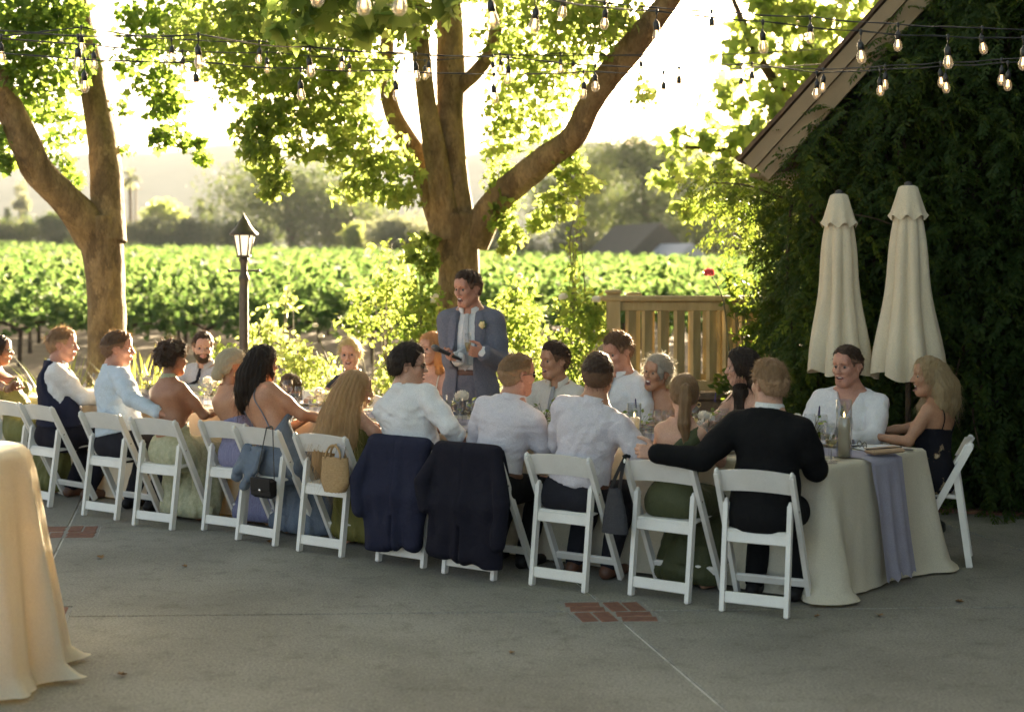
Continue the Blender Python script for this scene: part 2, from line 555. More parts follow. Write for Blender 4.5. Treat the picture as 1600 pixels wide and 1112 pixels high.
def concrete():
    m, nt, p = new_mat('broom finished concrete')
    tc = N(nt, 'ShaderNodeTexCoord')
    n1 = N(nt, 'ShaderNodeTexNoise', Scale=.9, Detail=7, Roughness=.62); n2 = N(nt, 'ShaderNodeTexNoise', Scale=75, Detail=6, Roughness=.8)
    n3 = N(nt, 'ShaderNodeTexNoise', Scale=6, Detail=5, Roughness=.7)
    for n in (n1, n2, n3): nt.links.new(tc.outputs['Object'], n.inputs['Vector'])
    r1 = ramp(nt, [(.165, .155, .130), (.208, .197, .167), (.258, .245, .209)], [.30, .5, .70]); r2 = ramp(nt, [(.52, .52, .52), (1.42, 1.42, 1.42)], [.34, .66]); r3 = ramp(nt, [(.62, .60, .56), (1.05, 1.05, 1.04)], [.26, .47])
    nt.links.new(n1.outputs['Fac'], r1.inputs[0]); nt.links.new(n2.outputs['Fac'], r2.inputs[0]); nt.links.new(n3.outputs['Fac'], r3.inputs[0])
    a = N(nt, 'ShaderNodeMix', data_type='RGBA', blend_type='MULTIPLY'); a.inputs[0].default_value = 1.0
    b = N(nt, 'ShaderNodeMix', data_type='RGBA', blend_type='MULTIPLY'); b.inputs[0].default_value = .8
    nt.links.new(r1.outputs[0], a.inputs[6]); nt.links.new(r2.outputs[0], a.inputs[7])
    nt.links.new(a.outputs[2], b.inputs[6]); nt.links.new(r3.outputs[0], b.inputs[7])
    nt.links.new(b.outputs[2], p.inputs['Base Color'])
    p.inputs['Roughness'].default_value = .82
    vo = N(nt, 'ShaderNodeTexNoise', Scale=.55, Detail=5, Roughness=.55, Distortion=.8); nt.links.new(tc.outputs['Object'], vo.inputs['Vector'])
    ck = ramp(nt, [(1, 1, 1), (.45, .43, .40), (1, 1, 1)], [.4965, .5, .5035]); nt.links.new(vo.outputs['Fac'], ck.inputs[0])
    sp = N(nt, 'ShaderNodeTexVoronoi', Scale=5.5); nt.links.new(tc.outputs['Object'], sp.inputs['Vector'])
    sr = ramp(nt, [(.5, .46, .40), (1, 1, 1)], [.05, .10]); nt.links.new(sp.outputs['Distance'], sr.inputs[0])
    c1 = N(nt, 'ShaderNodeMix', data_type='RGBA', blend_type='MULTIPLY'); c1.inputs[0].default_value = .22
    c2 = N(nt, 'ShaderNodeMix', data_type='RGBA', blend_type='MULTIPLY'); c2.inputs[0].default_value = .4
    nt.links.new(b.outputs[2], c1.inputs[6]); nt.links.new(ck.outputs[0], c1.inputs[7]); nt.links.new(c1.outputs[2], c2.inputs[6]); nt.links.new(sr.outputs[0], c2.inputs[7])
    nt.links.new(c2.outputs[2], p.inputs['Base Color'])
    p.inputs['Specular IOR Level'].default_value = .3
    bm = N(nt, 'ShaderNodeBump', Strength=.35, Distance=.004)
    nt.links.new(n2.outputs['Fac'], bm.inputs['Height']); nt.links.new(bm.outputs[0], p.inputs['Normal'])
    return m
M['concrete'] = concrete()
M['brick'] = mat('red brick paver', (.20, .088, .05), .85, [(.14, .06, .038), (.26, .12, .07)], 9, .4, 70)
M['mortar'] = mat('grey mortar', (.26, .25, .22), .9, (.20, .19, .17), 30, .3, 120)
M['sealant'] = mat('pale joint filler', (.62, .60, .55), .7, [(.62, .60, .55), (.06, .055, .05)], 4.5, .2, 60)
M['dirt'] = mat('dry vineyard soil', (.20, .145, .085), .95, [(.14, .10, .058), (.27, .20, .12)], 1.2, .5, 14)
M['bed'] = mat('planting bed soil', (.075, .055, .034), .95, [(.05, .036, .022), (.13, .095, .055)], 6, .6, 40)
M['gravel'] = mat('pale gravel', (.30, .275, .23), .95, [(.2, .18, .15), (.36, .33, .28)], 40, .6, 60)

# land out to the horizon
ys = [-60, -20, 0, 6, 10, 14, 18, 22, 26, 32, 40, 50, 65, 85, 110, 150, 220, 350, 600, 1000, 1700, 2800]
rows = []
for y in ys:
    W = 60 + abs(y) * 1.1
    rows.append([(x, y, zg(x, y)) for x in np.linspace(-W, W, 41)])
mb = MB(); mb.grid([[p for p in r] for r in rows])
g = mb.build('ground', M['dirt']); tag(g, kind='structure')

# patio: slabs with recessed joints, brick squares let in where joints cross
patio = empty('patio', (0, 0, 0), kind='structure')
mb = MB(); mb.add([(-11, -8, -.009), (11, -8, -.009), (11, 15.2, -.009), (-11, 15.2, -.009)], [(0, 1, 2, 3)])
mb.build('joint_bed', M['sealant'], patio)
D1 = Vector((-.2232, 1, 0)).normalized(); D2 = Vector((1, .04, 0)).normalized()
PA = Vector((.545, 7.80, 0))                 # brick square between the chairs
S1, S2 = 2.46, 3.17 / .99
def lat(i, j): return PA + D1 * (S1 * i) + D2 * (S2 * j) * 1.0
HB, GAP = .235, .007
rs = random.Random(3)
shared = {}
bm_ = MB(); bm_.box((0, 0, 0), (.196, .094, .05), None, 0, .005); BRICK = bm_.mesh('brick', M['brick'])
for i in range(-6, 4):
    for j in range(-4, 4):
        a, b, c, d = lat(i, j), lat(i, j + 1), lat(i + 1, j + 1), lat(i + 1, j)
        if max(v.y for v in (a, b, c, d)) < -7 or min(v.y for v in (a, b, c, d)) > 15: continue
        P = []
        for v, s1, s2, first in ((a, 1, 1, 0), (b, 1, -1, 1), (c, -1, -1, 0), (d, -1, 1, 1)):
            hb = HB if 2 <= v.y <= 14.6 and v.x <= 2.4 else GAP * 1.5     # room for the brick square
            p1 = v + D1 * GAP * s1 + D2 * hb * s2; p2 = v + D1 * hb * s1 + D2 * hb * s2; p3 = v + D1 * hb * s1 + D2 * GAP * s2
            P += ([p3, p2, p1] if first == 0 else [p1, p2, p3])
        n = len(P)
        mb = MB()
        dz = rs.uniform(-.002, .001)
        bev = [p + (((a + b + c + d) / 4 - p).normalized() * .006) for p in P]
        mb.add([(p.x, p.y, dz) for p in bev] + [(p.x, p.y, dz - .004) for p in P] + [(p.x, p.y, -.08) for p in P],
               [tuple(range(n))] + [(n + k, n + (k + 1) % n, (k + 1) % n, k) for k in range(n)] + [(2 * n + k, 2 * n + (k + 1) % n, n + (k + 1) % n, n + k) for k in range(n)])
        mb.build('concrete_slab', M['concrete'], patio)
for i in range(-4, 3):
    for j in range(-3, 3):
        v = lat(i, j)
        if v.y < 2 or v.y > 14.6 or v.x > 2.4: continue
        mb = MB()
        q = HB - .002
        ps = [v + D1 * (s1 * q) + D2 * (s2 * q) for s1, s2 in ((-1, -1), (-1, 1), (1, 1), (1, -1))]
        mb.add([(p.x, p.y, -.005) for p in ps], [(0, 1, 2, 3)])
        mb.build('mortar_bed', M['mortar'], patio)
        for s1, s2 in ((1, -1), (1, 1), (-1, -1), (-1, 1)):
            horiz = (s1 * s2) < 0
            for t in (-1, 1):
                c = v + D1 * (s1 * .112) + D2 * (s2 * .112) + (D1 if horiz else D2) * (t * .053)
                o = link('brick', BRICK, patio, (c.x, c.y, -.0255 + rs.uniform(-.002, .002)))
                o.rotation_euler = (0, 0, math.atan2(D2.y, D2.x) + (0 if horiz else math.pi / 2 + .17) + rs.uniform(-.015, .015))
# brick edging along the bed by the house
for k in range(34):
    x = 2.9 + k * .205
    o = link('brick', BRICK, patio, (x, 11.0 - (x - 2.9) * .30, -.004 + rs.uniform(-.004, .004)))
    o.rotation_euler = (0, 0, -.29 + rs.uniform(-.02, .02))
mb = MB()
mb.grid([[(x, y0 - (x - 2.6) * .30, .012 + .02 * math.sin(x * 3 + y0 * 5)) for x in np.linspace(2.6, 11, 24)] for y0 in (11.18, 11.4, 11.7, 12.1, 12.6)])
o = mb.build('planting_bed', M['bed']); tag(o, kind='structure')
mb = MB()
mb.grid([[(x, y, .015 + .03 * math.sin(x * 2.3 + y) * math.sin(y * 1.7)) for x in np.linspace(-12, 2.6, 50)] for y in np.linspace(13.15, 17.2, 12)])
o = mb.build('flower_bed', M['bed']); tag(o, kind='structure')
mb = MB()
mb.grid([[(x, y, -.16 + .015 * math.sin(x * 1.3 + y)) for x in np.linspace(-26, 24, 30)] for y in np.linspace(17.3, 23.5, 6)])
o = mb.build('gravel_drive', M['gravel']); tag(o, kind='structure')

# far hill
def hillz(x, y):
    t = min(max((y - 850) / 520, 0), 1); t = t * t * (3 - 2 * t)
    ridge = 122 - .050 * (x + 400) + 14 * math.sin(x * .006 + 1) + 7 * math.sin(x * .017) + 3 * math.sin(x * .045)
    if y > 1370: t *= 1 + (y - 1370) * .0001
    return max(ridge, 18) * t - 3 + 2.5 * t * mnoise.noise((x * .02, y * .02, 0))
M['hill'] = mat('wooded hillside', (.022, .036, .016), .95, [(.034, .048, .022), (.06, .066, .034)], .03, .6, .25, coord='Object')
mb = MB()
mb.grid([[(x, y, hillz(x, y)) for x in np.linspace(-1500, 1500, 160)] for y in np.linspace(850, 1900, 40)])
o = mb.build('hill', M['hill']); tag(o, kind='structure')
# ------------------------------------------------------------------ leaves and plants
def leaf_shape(kind):
    """2-D outline points (x across, y along from the stalk) and faces as fans; unit length"""
    if kind == 'plane':     # five-lobed
        o = [(0, 0), (.22, -.04), (.46, .06), (.34, .24), (.58, .46), (.30, .52), (.24, .66), (0, 1.0), (-.24, .66), (-.30, .52), (-.58, .46), (-.34, .24), (-.46, .06), (-.22, -.04)]
        c = (0, .34)
    elif kind == 'oval':
        o = [(0, 0), (.22, .28), (.24, .55), (.0, 1.0), (-.24, .55), (-.22, .28)]; c = (0, .45)
    elif kind == 'vine':
        o = [(0, 0), (.42, .0), (.5, .42), (.24, .68), (0, 1.0), (-.24, .68), (-.5, .42), (-.42, .0)]; c = (0, .38)
    else:                   # plain quad leaf
        o = [(0, 0), (.34, .5), (0, 1.0), (-.34, .5)]; c = None
    return o, c
def leaf_unit(kind, cup=.12, droop=.12):
    o, c = leaf_shape(kind)
    def z(x, y): return cup * abs(x) * 1.2 - droop * y * y
    V = [(x, y, z(x, y)) for x, y in o]
    n = len(V)
    if c:
        V.append((c[0], c[1], z(*c))); F = [(i, (i + 1) % n, n) for i in range(n)]
    else: F = [(0, 1, 2), (0, 2, 3)]
    return np.array(V), np.array(F)

def leaves_np(P, nrm_, dirs, sizes, kind, r):
    """P positions, normals, directions of growth -> verts, tris"""
    V0, F0 = leaf_unit(kind)
    n = len(P)
    d = dirs / np.maximum(np.linalg.norm(dirs, axis=1, keepdims=True), 1e-9)
    nn = nrm_ - d * (nrm_ * d).sum(1, keepdims=True)
    nn /= np.maximum(np.linalg.norm(nn, axis=1, keepdims=True), 1e-9)
    x = np.cross(d, nn)
    w = sizes * r.uniform(.8, 1.15, n)
    fl = r.uniform(.4, 1.8, n)
    V = P[:, None, :] + x[:, None, :] * (V0[None, :, 0:1] * w[:, None, None]) + d[:, None, :] * (V0[None, :, 1:2] * sizes[:, None, None]) + nn[:, None, :] * (V0[None, :, 2:3] * (sizes * fl)[:, None, None])
    F = F0[None] + (np.arange(n) * len(V0))[:, None, None]
    return V.reshape(-1, 3), F.reshape(-1, 3)

def clump_points(r, c, rad, n, hollow=.25):
    """points through an ellipsoid: half of them in small sprays, half loose"""
    k = max(4, n // 14)
    def ball(m):
        u = r.normal(size=(m, 3)); u /= np.linalg.norm(u, axis=1, keepdims=True)
        return u * (r.uniform(0, 1, (m, 1)) ** .42) * 1.08
    cen = ball(k)
    idx = r.integers(0, k, n)
    q = cen[idx] + r.normal(size=(n, 3)) * .15
    loose = r.uniform(0, 1, n) < .45
    q[loose] = ball(int(loose.sum()))
    return np.asarray(c) + q * np.asarray(rad), cen * np.asarray(rad) + np.asarray(c)

def foliage(name, clumps, kind, size, m, parent=None, seed=1, up=.6, hang=.5, stuff=False, szvar=.35):
    """clumps: (centre, radii, count)"""
    r = np.random.default_rng(seed)
    Vs, Fs, n = [], [], 0
    for c, rad, cnt in clumps:
        P, _ = clump_points(r, c, rad, cnt)
        m_ = len(P)
        nn = r.normal(size=(m_, 3)) * .75 + A(0, -.15, up)
        dd = r.normal(size=(m_, 3)) + A(0, 0, -hang)
        V, F = leaves_np(P, nn, dd, size * r.uniform(1 - szvar, 1 + szvar, m_), kind, r)
        Vs.append(V); Fs.append(F + n); n += len(V)
    o = link(name, mesh_np(name, np.concatenate(Vs), np.concatenate(Fs), m, False), parent)
    if stuff: o['kind'] = 'stuff'
    return o

# ---------------- leaf and bark materials
LM = {
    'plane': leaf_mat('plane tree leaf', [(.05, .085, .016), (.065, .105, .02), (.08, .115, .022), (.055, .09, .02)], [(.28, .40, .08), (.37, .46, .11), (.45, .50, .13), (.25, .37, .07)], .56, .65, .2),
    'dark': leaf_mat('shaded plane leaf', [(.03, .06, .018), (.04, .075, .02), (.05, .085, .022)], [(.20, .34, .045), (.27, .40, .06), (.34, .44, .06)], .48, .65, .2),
    'vine': leaf_mat('grape leaf', [(.038, .08, .022), (.054, .10, .028), (.066, .105, .03)], [(.13, .24, .055), (.19, .30, .08), (.24, .33, .10)], .30, .75, .12),
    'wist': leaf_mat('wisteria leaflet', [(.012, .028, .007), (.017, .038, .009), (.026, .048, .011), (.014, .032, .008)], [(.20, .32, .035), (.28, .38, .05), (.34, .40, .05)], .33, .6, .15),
    'rose': leaf_mat('rose leaf', [(.04, .075, .018), (.055, .10, .022), (.08, .115, .025)], [(.27, .41, .06), (.37, .48, .09), (.48, .54, .11)], .48, .65, .2),
    'lime': leaf_mat('pale shrub leaf', [(.08, .13, .03), (.11, .15, .035), (.10, .14, .03)], [(.40, .50, .11), (.47, .55, .14), (.54, .57, .16)], .5),
    'oak': leaf_mat('distant oak foliage', [(.024, .040, .012), (.034, .052, .016), (.045, .056, .02)], [(.11, .17, .045), (.15, .20, .05), (.19, .22, .065)], .25, .7, .2),
    'olive': leaf_mat('grey green foliage', [(.075, .095, .06), (.10, .12, .075), (.12, .13, .08)], [(.22, .26, .14), (.28, .30, .16), (.30, .32, .16)], .35, .6, .2),
    'blade': leaf_mat('strap leaf', [(.06, .10, .022), (.08, .12, .03), (.10, .12, .035)], [(.40, .48, .07), (.50, .52, .08), (.56, .52, .10)], .5),
    'cypress': leaf_mat('cypress foliage', [(.018, .03, .012), (.026, .04, .016)], [(.06, .09, .03), (.08, .10, .03)], .2, .7, .2),
    'flower': leaf_mat('white petals', [(.78, .74, .64), (.80, .77, .70)], [(.8, .74, .58), (.82, .78, .66)], .45, .6, .2),
    'pink': leaf_mat('pink petals', [(.62, .12, .13), (.55, .09, .10)], [(.75, .22, .2), (.66, .16, .14)], .4, .6, .2),
}
def bark_mat(name, cols, sc_=5):
    m, nt, p = new_mat(name)
    tc = N(nt, 'ShaderNodeTexCoord'); mp = N(nt, 'ShaderNodeMapping'); mp.inputs['Scale'].default_value = (1, 1, .42)
    nt.links.new(tc.outputs['Object'], mp.inputs[0])
    n1 = N(nt, 'ShaderNodeTexNoise', Scale=sc_, Detail=8, Roughness=.68, Distortion=.6)
    n2 = N(nt, 'ShaderNodeTexVoronoi', Scale=sc_ * 3.2); n2.feature = 'F1'
    n3 = N(nt, 'ShaderNodeTexNoise', Scale=sc_ * 9, Detail=6, Roughness=.7)
    for n in (n1, n2, n3): nt.links.new(mp.outputs[0], n.inputs['Vector'])
    rp = ramp(nt, cols, [.28 + .44 * i / (len(cols) - 1) for i in range(len(cols))])
    nt.links.new(n1.outputs['Fac'], rp.inputs[0])
    r2 = ramp(nt, [(.5, .5, .5), (1.1, 1.1, 1.1)], [.3, .62]); nt.links.new(n3.outputs['Fac'], r2.inputs[0])
    mx = N(nt, 'ShaderNodeMix', data_type='RGBA', blend_type='MULTIPLY'); mx.inputs[0].default_value = .8
    nt.links.new(rp.outputs[0], mx.inputs[6]); nt.links.new(r2.outputs[0], mx.inputs[7]); vp_ = N(nt, 'ShaderNodeTexVoronoi', Scale=sc_ * 2.2); nt.links.new(mp.outputs[0], vp_.inputs['Vector'])   # flaking plates
    dn = N(nt, 'ShaderNodeMix', data_type='VECTOR'); dn.inputs[0].default_value = .12; nt.links.new(mp.outputs[0], dn.inputs[4]); nt.links.new(n3.outputs['Color'], dn.inputs[5]); nt.links.new(dn.outputs[1], vp_.inputs['Vector'])
    vr = ramp(nt, [(.55, .52, .48), (.95, .95, .95), (1.35, 1.32, 1.2)], [.15, .5, .85]); nt.links.new(vp_.outputs['Color'], vr.inputs[0])
    mx2 = N(nt, 'ShaderNodeMix', data_type='RGBA', blend_type='MULTIPLY'); mx2.inputs[0].default_value = .7
    nt.links.new(mx.outputs[2], mx2.inputs[6]); nt.links.new(vr.outputs[0], mx2.inputs[7]); nt.links.new(mx2.outputs[2], p.inputs['Base Color'])
    p.inputs['Roughness'].default_value = .85; p.inputs['Specular IOR Level'].default_value = .25
    ad = N(nt, 'ShaderNodeMath', operation='ADD'); nt.links.new(n2.outputs['Distance'], ad.inputs[0]); nt.links.new(n3.outputs['Fac'], ad.inputs[1])
    bm = N(nt, 'ShaderNodeBump', Strength=.8, Distance=.03); nt.links.new(ad.outputs[0], bm.inputs['Height']); nt.links.new(bm.outputs[0], p.inputs['Normal'])
    return m
M['bark'] = bark_mat('plane bark', [(.082, .052, .025), (.17, .112, .052), (.255, .175, .085), (.15, .098, .048)])
M['dark_bark'] = bark_mat('dark bark', [(.045, .03, .02), (.085, .058, .036), (.12, .085, .05)], 9)
M['stem'] = mat('green stem', (.09, .085, .035), .7, (.12, .10, .05), 30)

def limb(mb, pts, n=14, seed=0, rough=.06, sub=7):
    """tapered limb through rows (x, y, z, r) with lumps"""
    S = spline(pts, sub)
    rr = random.Random(seed)
    base = len(mb.v)
    ref = None; rings = []
    for i, q in enumerate(S):
        p = Vector(q[:3]); r_ = q[3]
        t = Vector(S[min(i + 1, len(S) - 1)][:3]) - Vector(S[max(i - 1, 0)][:3]); t.normalize()
        if ref is None: ref = Vector((1, 0, 0)) if abs(t.x) < .8 else Vector((0, 1, 0))
        x = (ref - t * ref.dot(t)).normalized(); ref = x; y = t.cross(x)
        ring = []
        for k in range(n):
            a = 2 * math.pi * k / n
            d = x * math.cos(a) + y * math.sin(a)
            w = 1 + rough * 2.0 * mnoise.noise((p + d * r_) * 2.2 + Vector((seed * 7.3, 0, 0))) + rough * mnoise.noise((p + d * r_) * 7 + Vector((0, seed * 3.1, 0)))
            ring.append(p + d * r_ * w)
        rings.append(ring)
    vs = [v for r_ in rings for v in r_]
    fs = [(i * n + k, i * n + (k + 1) % n, (i + 1) * n + (k + 1) % n, (i + 1) * n + k) for i in range(len(rings) - 1) for k in range(n)]
    fs.append(tuple((len(rings) - 1) * n + k for k in range(n)))
    mb.add(vs, fs, 0, True)

def pxl(pts, Y0):
    """(px, py, dY, width px) -> limb rows"""
    out = []
    for px, py, dy, w in pts:
        Y = Y0 + dy; v = at(px, py, Y); out.append((v.x, v.y, v.z, w * Y / FPX / 2 * .88))
    return out

def twigs(mb, src, targets, seed=0, r0=.035, made=None):
    """thin boughs from points of limbs out to leaf clumps"""
    rr = random.Random(seed)
    cand = [tuple(q) for q in src] + ([(*q, .012) for q in targets] if r0 > .012 else [])
    for t in targets:
        t = Vector(t)
        s_ = min((q for q in cand if (Vector(q[:3]) - t).length > .02 and q[2] > t.z - .25), default=src[-1],
                 key=lambda q: (Vector(q[:3]) - t).length + 1.2 * max(0, t.z - q[2]))
        a = Vector(s_[:3]); L = (t - a).length
        if L < .15 or L > 1.5: continue
        m1 = a.lerp(t, .35) + Vector((rr.uniform(-.1, .1), rr.uniform(-.1, .1), .16)) * L * .6
        m2 = a.lerp(t, .7) + Vector((rr.uniform(-.1, .1), rr.uniform(-.1, .1), .12)) * L * .5
        ra = min(r0, s_[3] * .5) * min(1, .4 + L * .3)
        if made: mb = MB()
        limb(mb, [(*a, ra), (*m1, ra * .75), (*m2, ra * .5), (*t, ra * .22)], 6, seed, .02, 4)
        if made: made(mb)

def clumps_px(rows, rnd, dens=1.0):
    """(px, py, Y, rx px, ry px, depth m, leaves) -> clumps in metres"""
    out = []
    for px, py, Y, rx, ry, dp, n in rows:
        c = at(px, py, Y); out.append((tuple(c), (rx * Y / FPX, dp, ry * Y / FPX), int(n * dens)))
    return out

def loose_leaves(tree, clumps, kind, size, m, count, seed):
    """the leaves nearest the eye that can be told apart, each its own part"""
    r = np.random.default_rng(seed)
    V0, F0 = leaf_unit(kind)
    ms = []
    for k in range(5):
        V = V0.copy(); V[:, 2] = V0[:, 2] * r.uniform(.3, 2.2) + .05 * np.sin(V0[:, 1] * 5 + k) ; V[:, 0] *= r.uniform(.85, 1.15)
        ms.append(mesh_np('leaf', V * size, F0, m, False))
    tot = sum(c[2] for c in clumps)
    for i in range(count):
        c, rad, _ = clumps[int(r.integers(0, len(clumps)))]
        u = r.normal(size=3); u /= np.linalg.norm(u); u[1] = -abs(u[1]) * .8; 
        p = np.asarray(c) + u * np.asarray(rad) * r.uniform(.55, 1.05)
        o = link('leaf', ms[i % 5], tree, tuple(p))
        o.rotation_euler = (r.normal() * .7 - .9, r.normal() * .6, r.uniform(0, 6.28))
        sc_ = r.uniform(.75, 1.3); o.scale = (sc_, sc_, sc_)

# ---------------- the two plane trees on the patio edge
YL, YC = 13.9, 14.6
def add_tree(name, label, limbs, clumps, m, size, seed, loose=None, kind='plane', up=.55, bark='bark', src_extra=(), n=16):
    t = empty(name, (limbs[0][0][0], limbs[0][0][1], 0), 0, label, 'tree')
    off = Vector((limbs[0][0][0], limbs[0][0][1], 0))
    L2 = [[(q[0] - off.x, q[1] - off.y, q[2], q[3]) for q in l] for l in limbs]
    C2 = [((c[0] - off.x, c[1] - off.y, c[2]), rad, n_) for c, rad, n_ in clumps]
    mb = MB(); limb(mb, L2[0], n + 4, seed, .05); mb.build('trunk', M[bark], t)
    src = []
    for i, l in enumerate(L2[1:]):
        mb = MB(); limb(mb, l, n, seed + i + 1, .05); mb.build('limb', M[bark], t)
        src += [tuple(q) for q in spline(l, 5)]
    src += [tuple(q) for q in spline(L2[0], 5)][-4:]
    twigs(None, src, [c for c, r_, n_ in C2], seed, .018 if bark == 'bark' else .011, lambda mb: mb.build('bough', M[bark], t))
    foliage('crown', C2, kind, size, m, t, seed, up, .6, True)
    if loose: loose_leaves(t, [C2[i] for i in loose[0]], kind, size, m, loose[1], seed + 5)
    return t

tl = [pxl([(175, 712, 0, 100), (172, 640, 0, 86), (168, 560, 0, 72), (166, 480, 0, 67), (165, 420, 0, 69), (158, 370, 0, 76), (152, 340, 0, 72)], YL),
      pxl([(150, 372, .0, 70), (128, 340, -.1, 64), (92, 300, -.25, 58), (58, 265, -.4, 56), (40, 225, -.5, 54), (18, 175, -.6, 50), (-12, 120, -.8, 46), (-60, 40, -1.0, 40), (-110, -60, -1.2, 32)], YL),
      pxl([(168, 378, .0, 66), (168, 330, .05, 58), (166, 280, .1, 56), (160, 220, .2, 54), (148, 150, .3, 50), (134, 70, .4, 45), (118, 0, .5, 41), (100, -90, .6, 34), (90, -200, .8, 22)], YL)]
rc = random.Random(11)
def rowsx(lst, dens=1.0): return clumps_px(lst, rc, dens)
cl = rowsx([(30, 40, 13.2, 70, 55, .5, 420), (95, 70, 13.4, 55, 60, .5, 330), (10, 110, 13.3, 60, 40, .5, 260), (60, 130, 13.6, 55, 40, .5, 200), (90, 20, 13.2, 40, 40, .5, 200), (40, -60, 13.4, 110, 60, .8, 500), (-60, 60, 13.6, 80, 90, .8, 420), (150, -80, 13.8, 130, 60, 1.0, 520),
            (100, 190, 14.4, 34, 40, .35, 90), (84, 240, 14.5, 26, 40, .3, 70), (110, 275, 14.6, 22, 26, .3, 46), (70, 175, 14.4, 40, 22, .3, 70), (8, 215, 13.4, 22, 28, .3, 60), (8, 252, 13.3, 14, 16, .2, 26), (190, 165, 14.4, 14, 30, .3, 24), (196, 236, 14.3, 10, 12, .2, 8),
            (230, 40, 14.0, 50, 40, .5, 230), (215, 95, 14.0, 34, 30, .4, 110), (250, 130, 13.8, 40, 36, .4, 180), (262, 170, 13.6, 30, 26, .3, 110), (265, 205, 13.5, 28, 16, .25, 60), (300, 225, 13.4, 22, 14, .2, 40), (318, 248, 13.3, 14, 10, .15, 20), (246, 222, 13.4, 12, 14, .15, 20), (285, 20, 14.2, 60, 40, .6, 260)], 1.5)
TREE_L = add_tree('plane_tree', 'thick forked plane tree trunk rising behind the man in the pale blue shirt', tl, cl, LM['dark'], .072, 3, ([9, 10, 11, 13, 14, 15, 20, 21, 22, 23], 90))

tc_ = [pxl([(722, 720, 0, 100), (718, 640, 0, 88), (716, 560, 0, 80), (716, 480, 0, 74), (716, 420, 0, 75), (712, 370, 0, 88), (706, 335, 0, 92)], YC),
       pxl([(738, 378, .0, 60), (762, 332, -.1, 54), (800, 292, -.3, 52), (850, 250, -.5, 48), (895, 215, -.7, 47), (920, 165, -.8, 44), (950, 120, -.9, 46), (990, 70, -1.0, 48), (1030, 20, -1.1, 42), (1075, -40, -1.2, 34), (1130, -120, -1.3, 20)], YC),
       pxl([(712, 370, .0, 72), (712, 320, .0, 58), (707, 250, .0, 52), (704, 170, .0, 50), (704, 90, .05, 52), (702, 20, .1, 46), (700, -60, .1, 40), (705, -160, .2, 28)], YC),
       pxl([(700, 370, -.08, 60), (692, 310, -.14, 46), (680, 240, -.18, 40), (668, 170, -.2, 34), (660, 100, -.24, 33), (654, 40, -.3, 30), (640, -40, -.4, 24)], YC),
       pxl([(690, 345, .05, 50), (670, 290, .1, 46), (648, 240, .15, 42), (622, 195, .2, 36), (607, 150, .2, 30), (604, 90, .25, 27), (608, 20, .3, 24), (612, -60, .4, 20)], YC),
       pxl([(718, 135, .0, 30), (742, 115, -.1, 26), (765, 85, -.2, 24), (775, 45, -.3, 22), (782, -20, -.4, 18)], YC)]
cc = rowsx([(330, 60, 13.6, 70, 60, .8, 460), (400, 40, 13.2, 80, 60, .8, 560), (480, 90, 13.4, 80, 60, .8, 520), (410, 130, 13.6, 70, 50, .7, 380), (560, 110, 13.8, 60, 50, .7, 330), (520, 170, 13.8, 60, 40, .6, 260), (440, 190, 13.5, 50, 36, .5, 220), (395, 205, 13.3, 34, 30, .4, 120),
            (410, 245, 13.2, 36, 26, .35, 110), (428, 282, 13.1, 26, 24, .3, 80), (420, 302, 13.1, 16, 10, .2, 26), (560, 215, 14.0, 60, 40, .6, 230), (600, 265, 14.1, 56, 36, .5, 190), (560, 295, 14.0, 46, 20, .4, 100), (620, 305, 14.2, 44, 20, .4, 110), (530, 240, 13.9, 36, 30, .4, 100), (480, 240, 13.6, 30, 20, .3, 60),
            (800, 60, 14.2, 60, 60, .8, 330), (860, 120, 14.2, 60, 60, .8, 300), (790, 160, 14.5, 40, 50, .6, 170), (910, 60, 13.8, 60, 60, .8, 320), (960, 30, 13.8, 50, 40, .7, 220), (780, 230, 14.8, 34, 40, .5, 110), (830, 200, 14.6, 44, 40, .5, 140), (880, 250, 14.3, 40, 30, .4, 120), (905, 285, 14.2, 34, 24, .4, 90), (870, 320, 14.2, 36, 24, .35, 90), (845, 345, 14.2, 24, 14, .3, 44),
            (790, 285, 14.6, 40, 26, .4, 90), (785, 330, 14.4, 30, 26, .35, 80), (798, 366, 14.3, 24, 22, .3, 60), (790, 388, 14.3, 14, 8, .2, 18), (655, 380, 14.2, 30, 20, .3, 60), (668, 410, 14.2, 22, 14, .25, 34), (640, 400, 14.1, 18, 10, .2, 18), (1000, 150, 14.4, 30, 26, .4, 36), (880, 10, 13.4, 60, 40, .7, 260), (720, -60, 14.4, 130, 50, 1.2, 560), (560, -50, 13.8, 130, 60, 1.2, 640), (420, -60, 13.4, 120, 60, 1.2, 600), (900, -70, 13.9, 140, 50, 1.2, 560), (1040, -60, 13.7, 90, 50, 1.0, 380),
            (560, 20, 13.4, 70, 50, .7, 330), (640, 40, 14.0, 40, 40, .5, 140)], 1.85)
TREE_C = add_tree('plane_tree', 'many-limbed plane tree standing behind the speaking groom', tc_, cc, LM['plane'], .071, 21, ([8, 9, 10, 12, 13, 14, 24, 25, 26, 27, 28, 29, 30, 31, 32, 33, 34], 170))

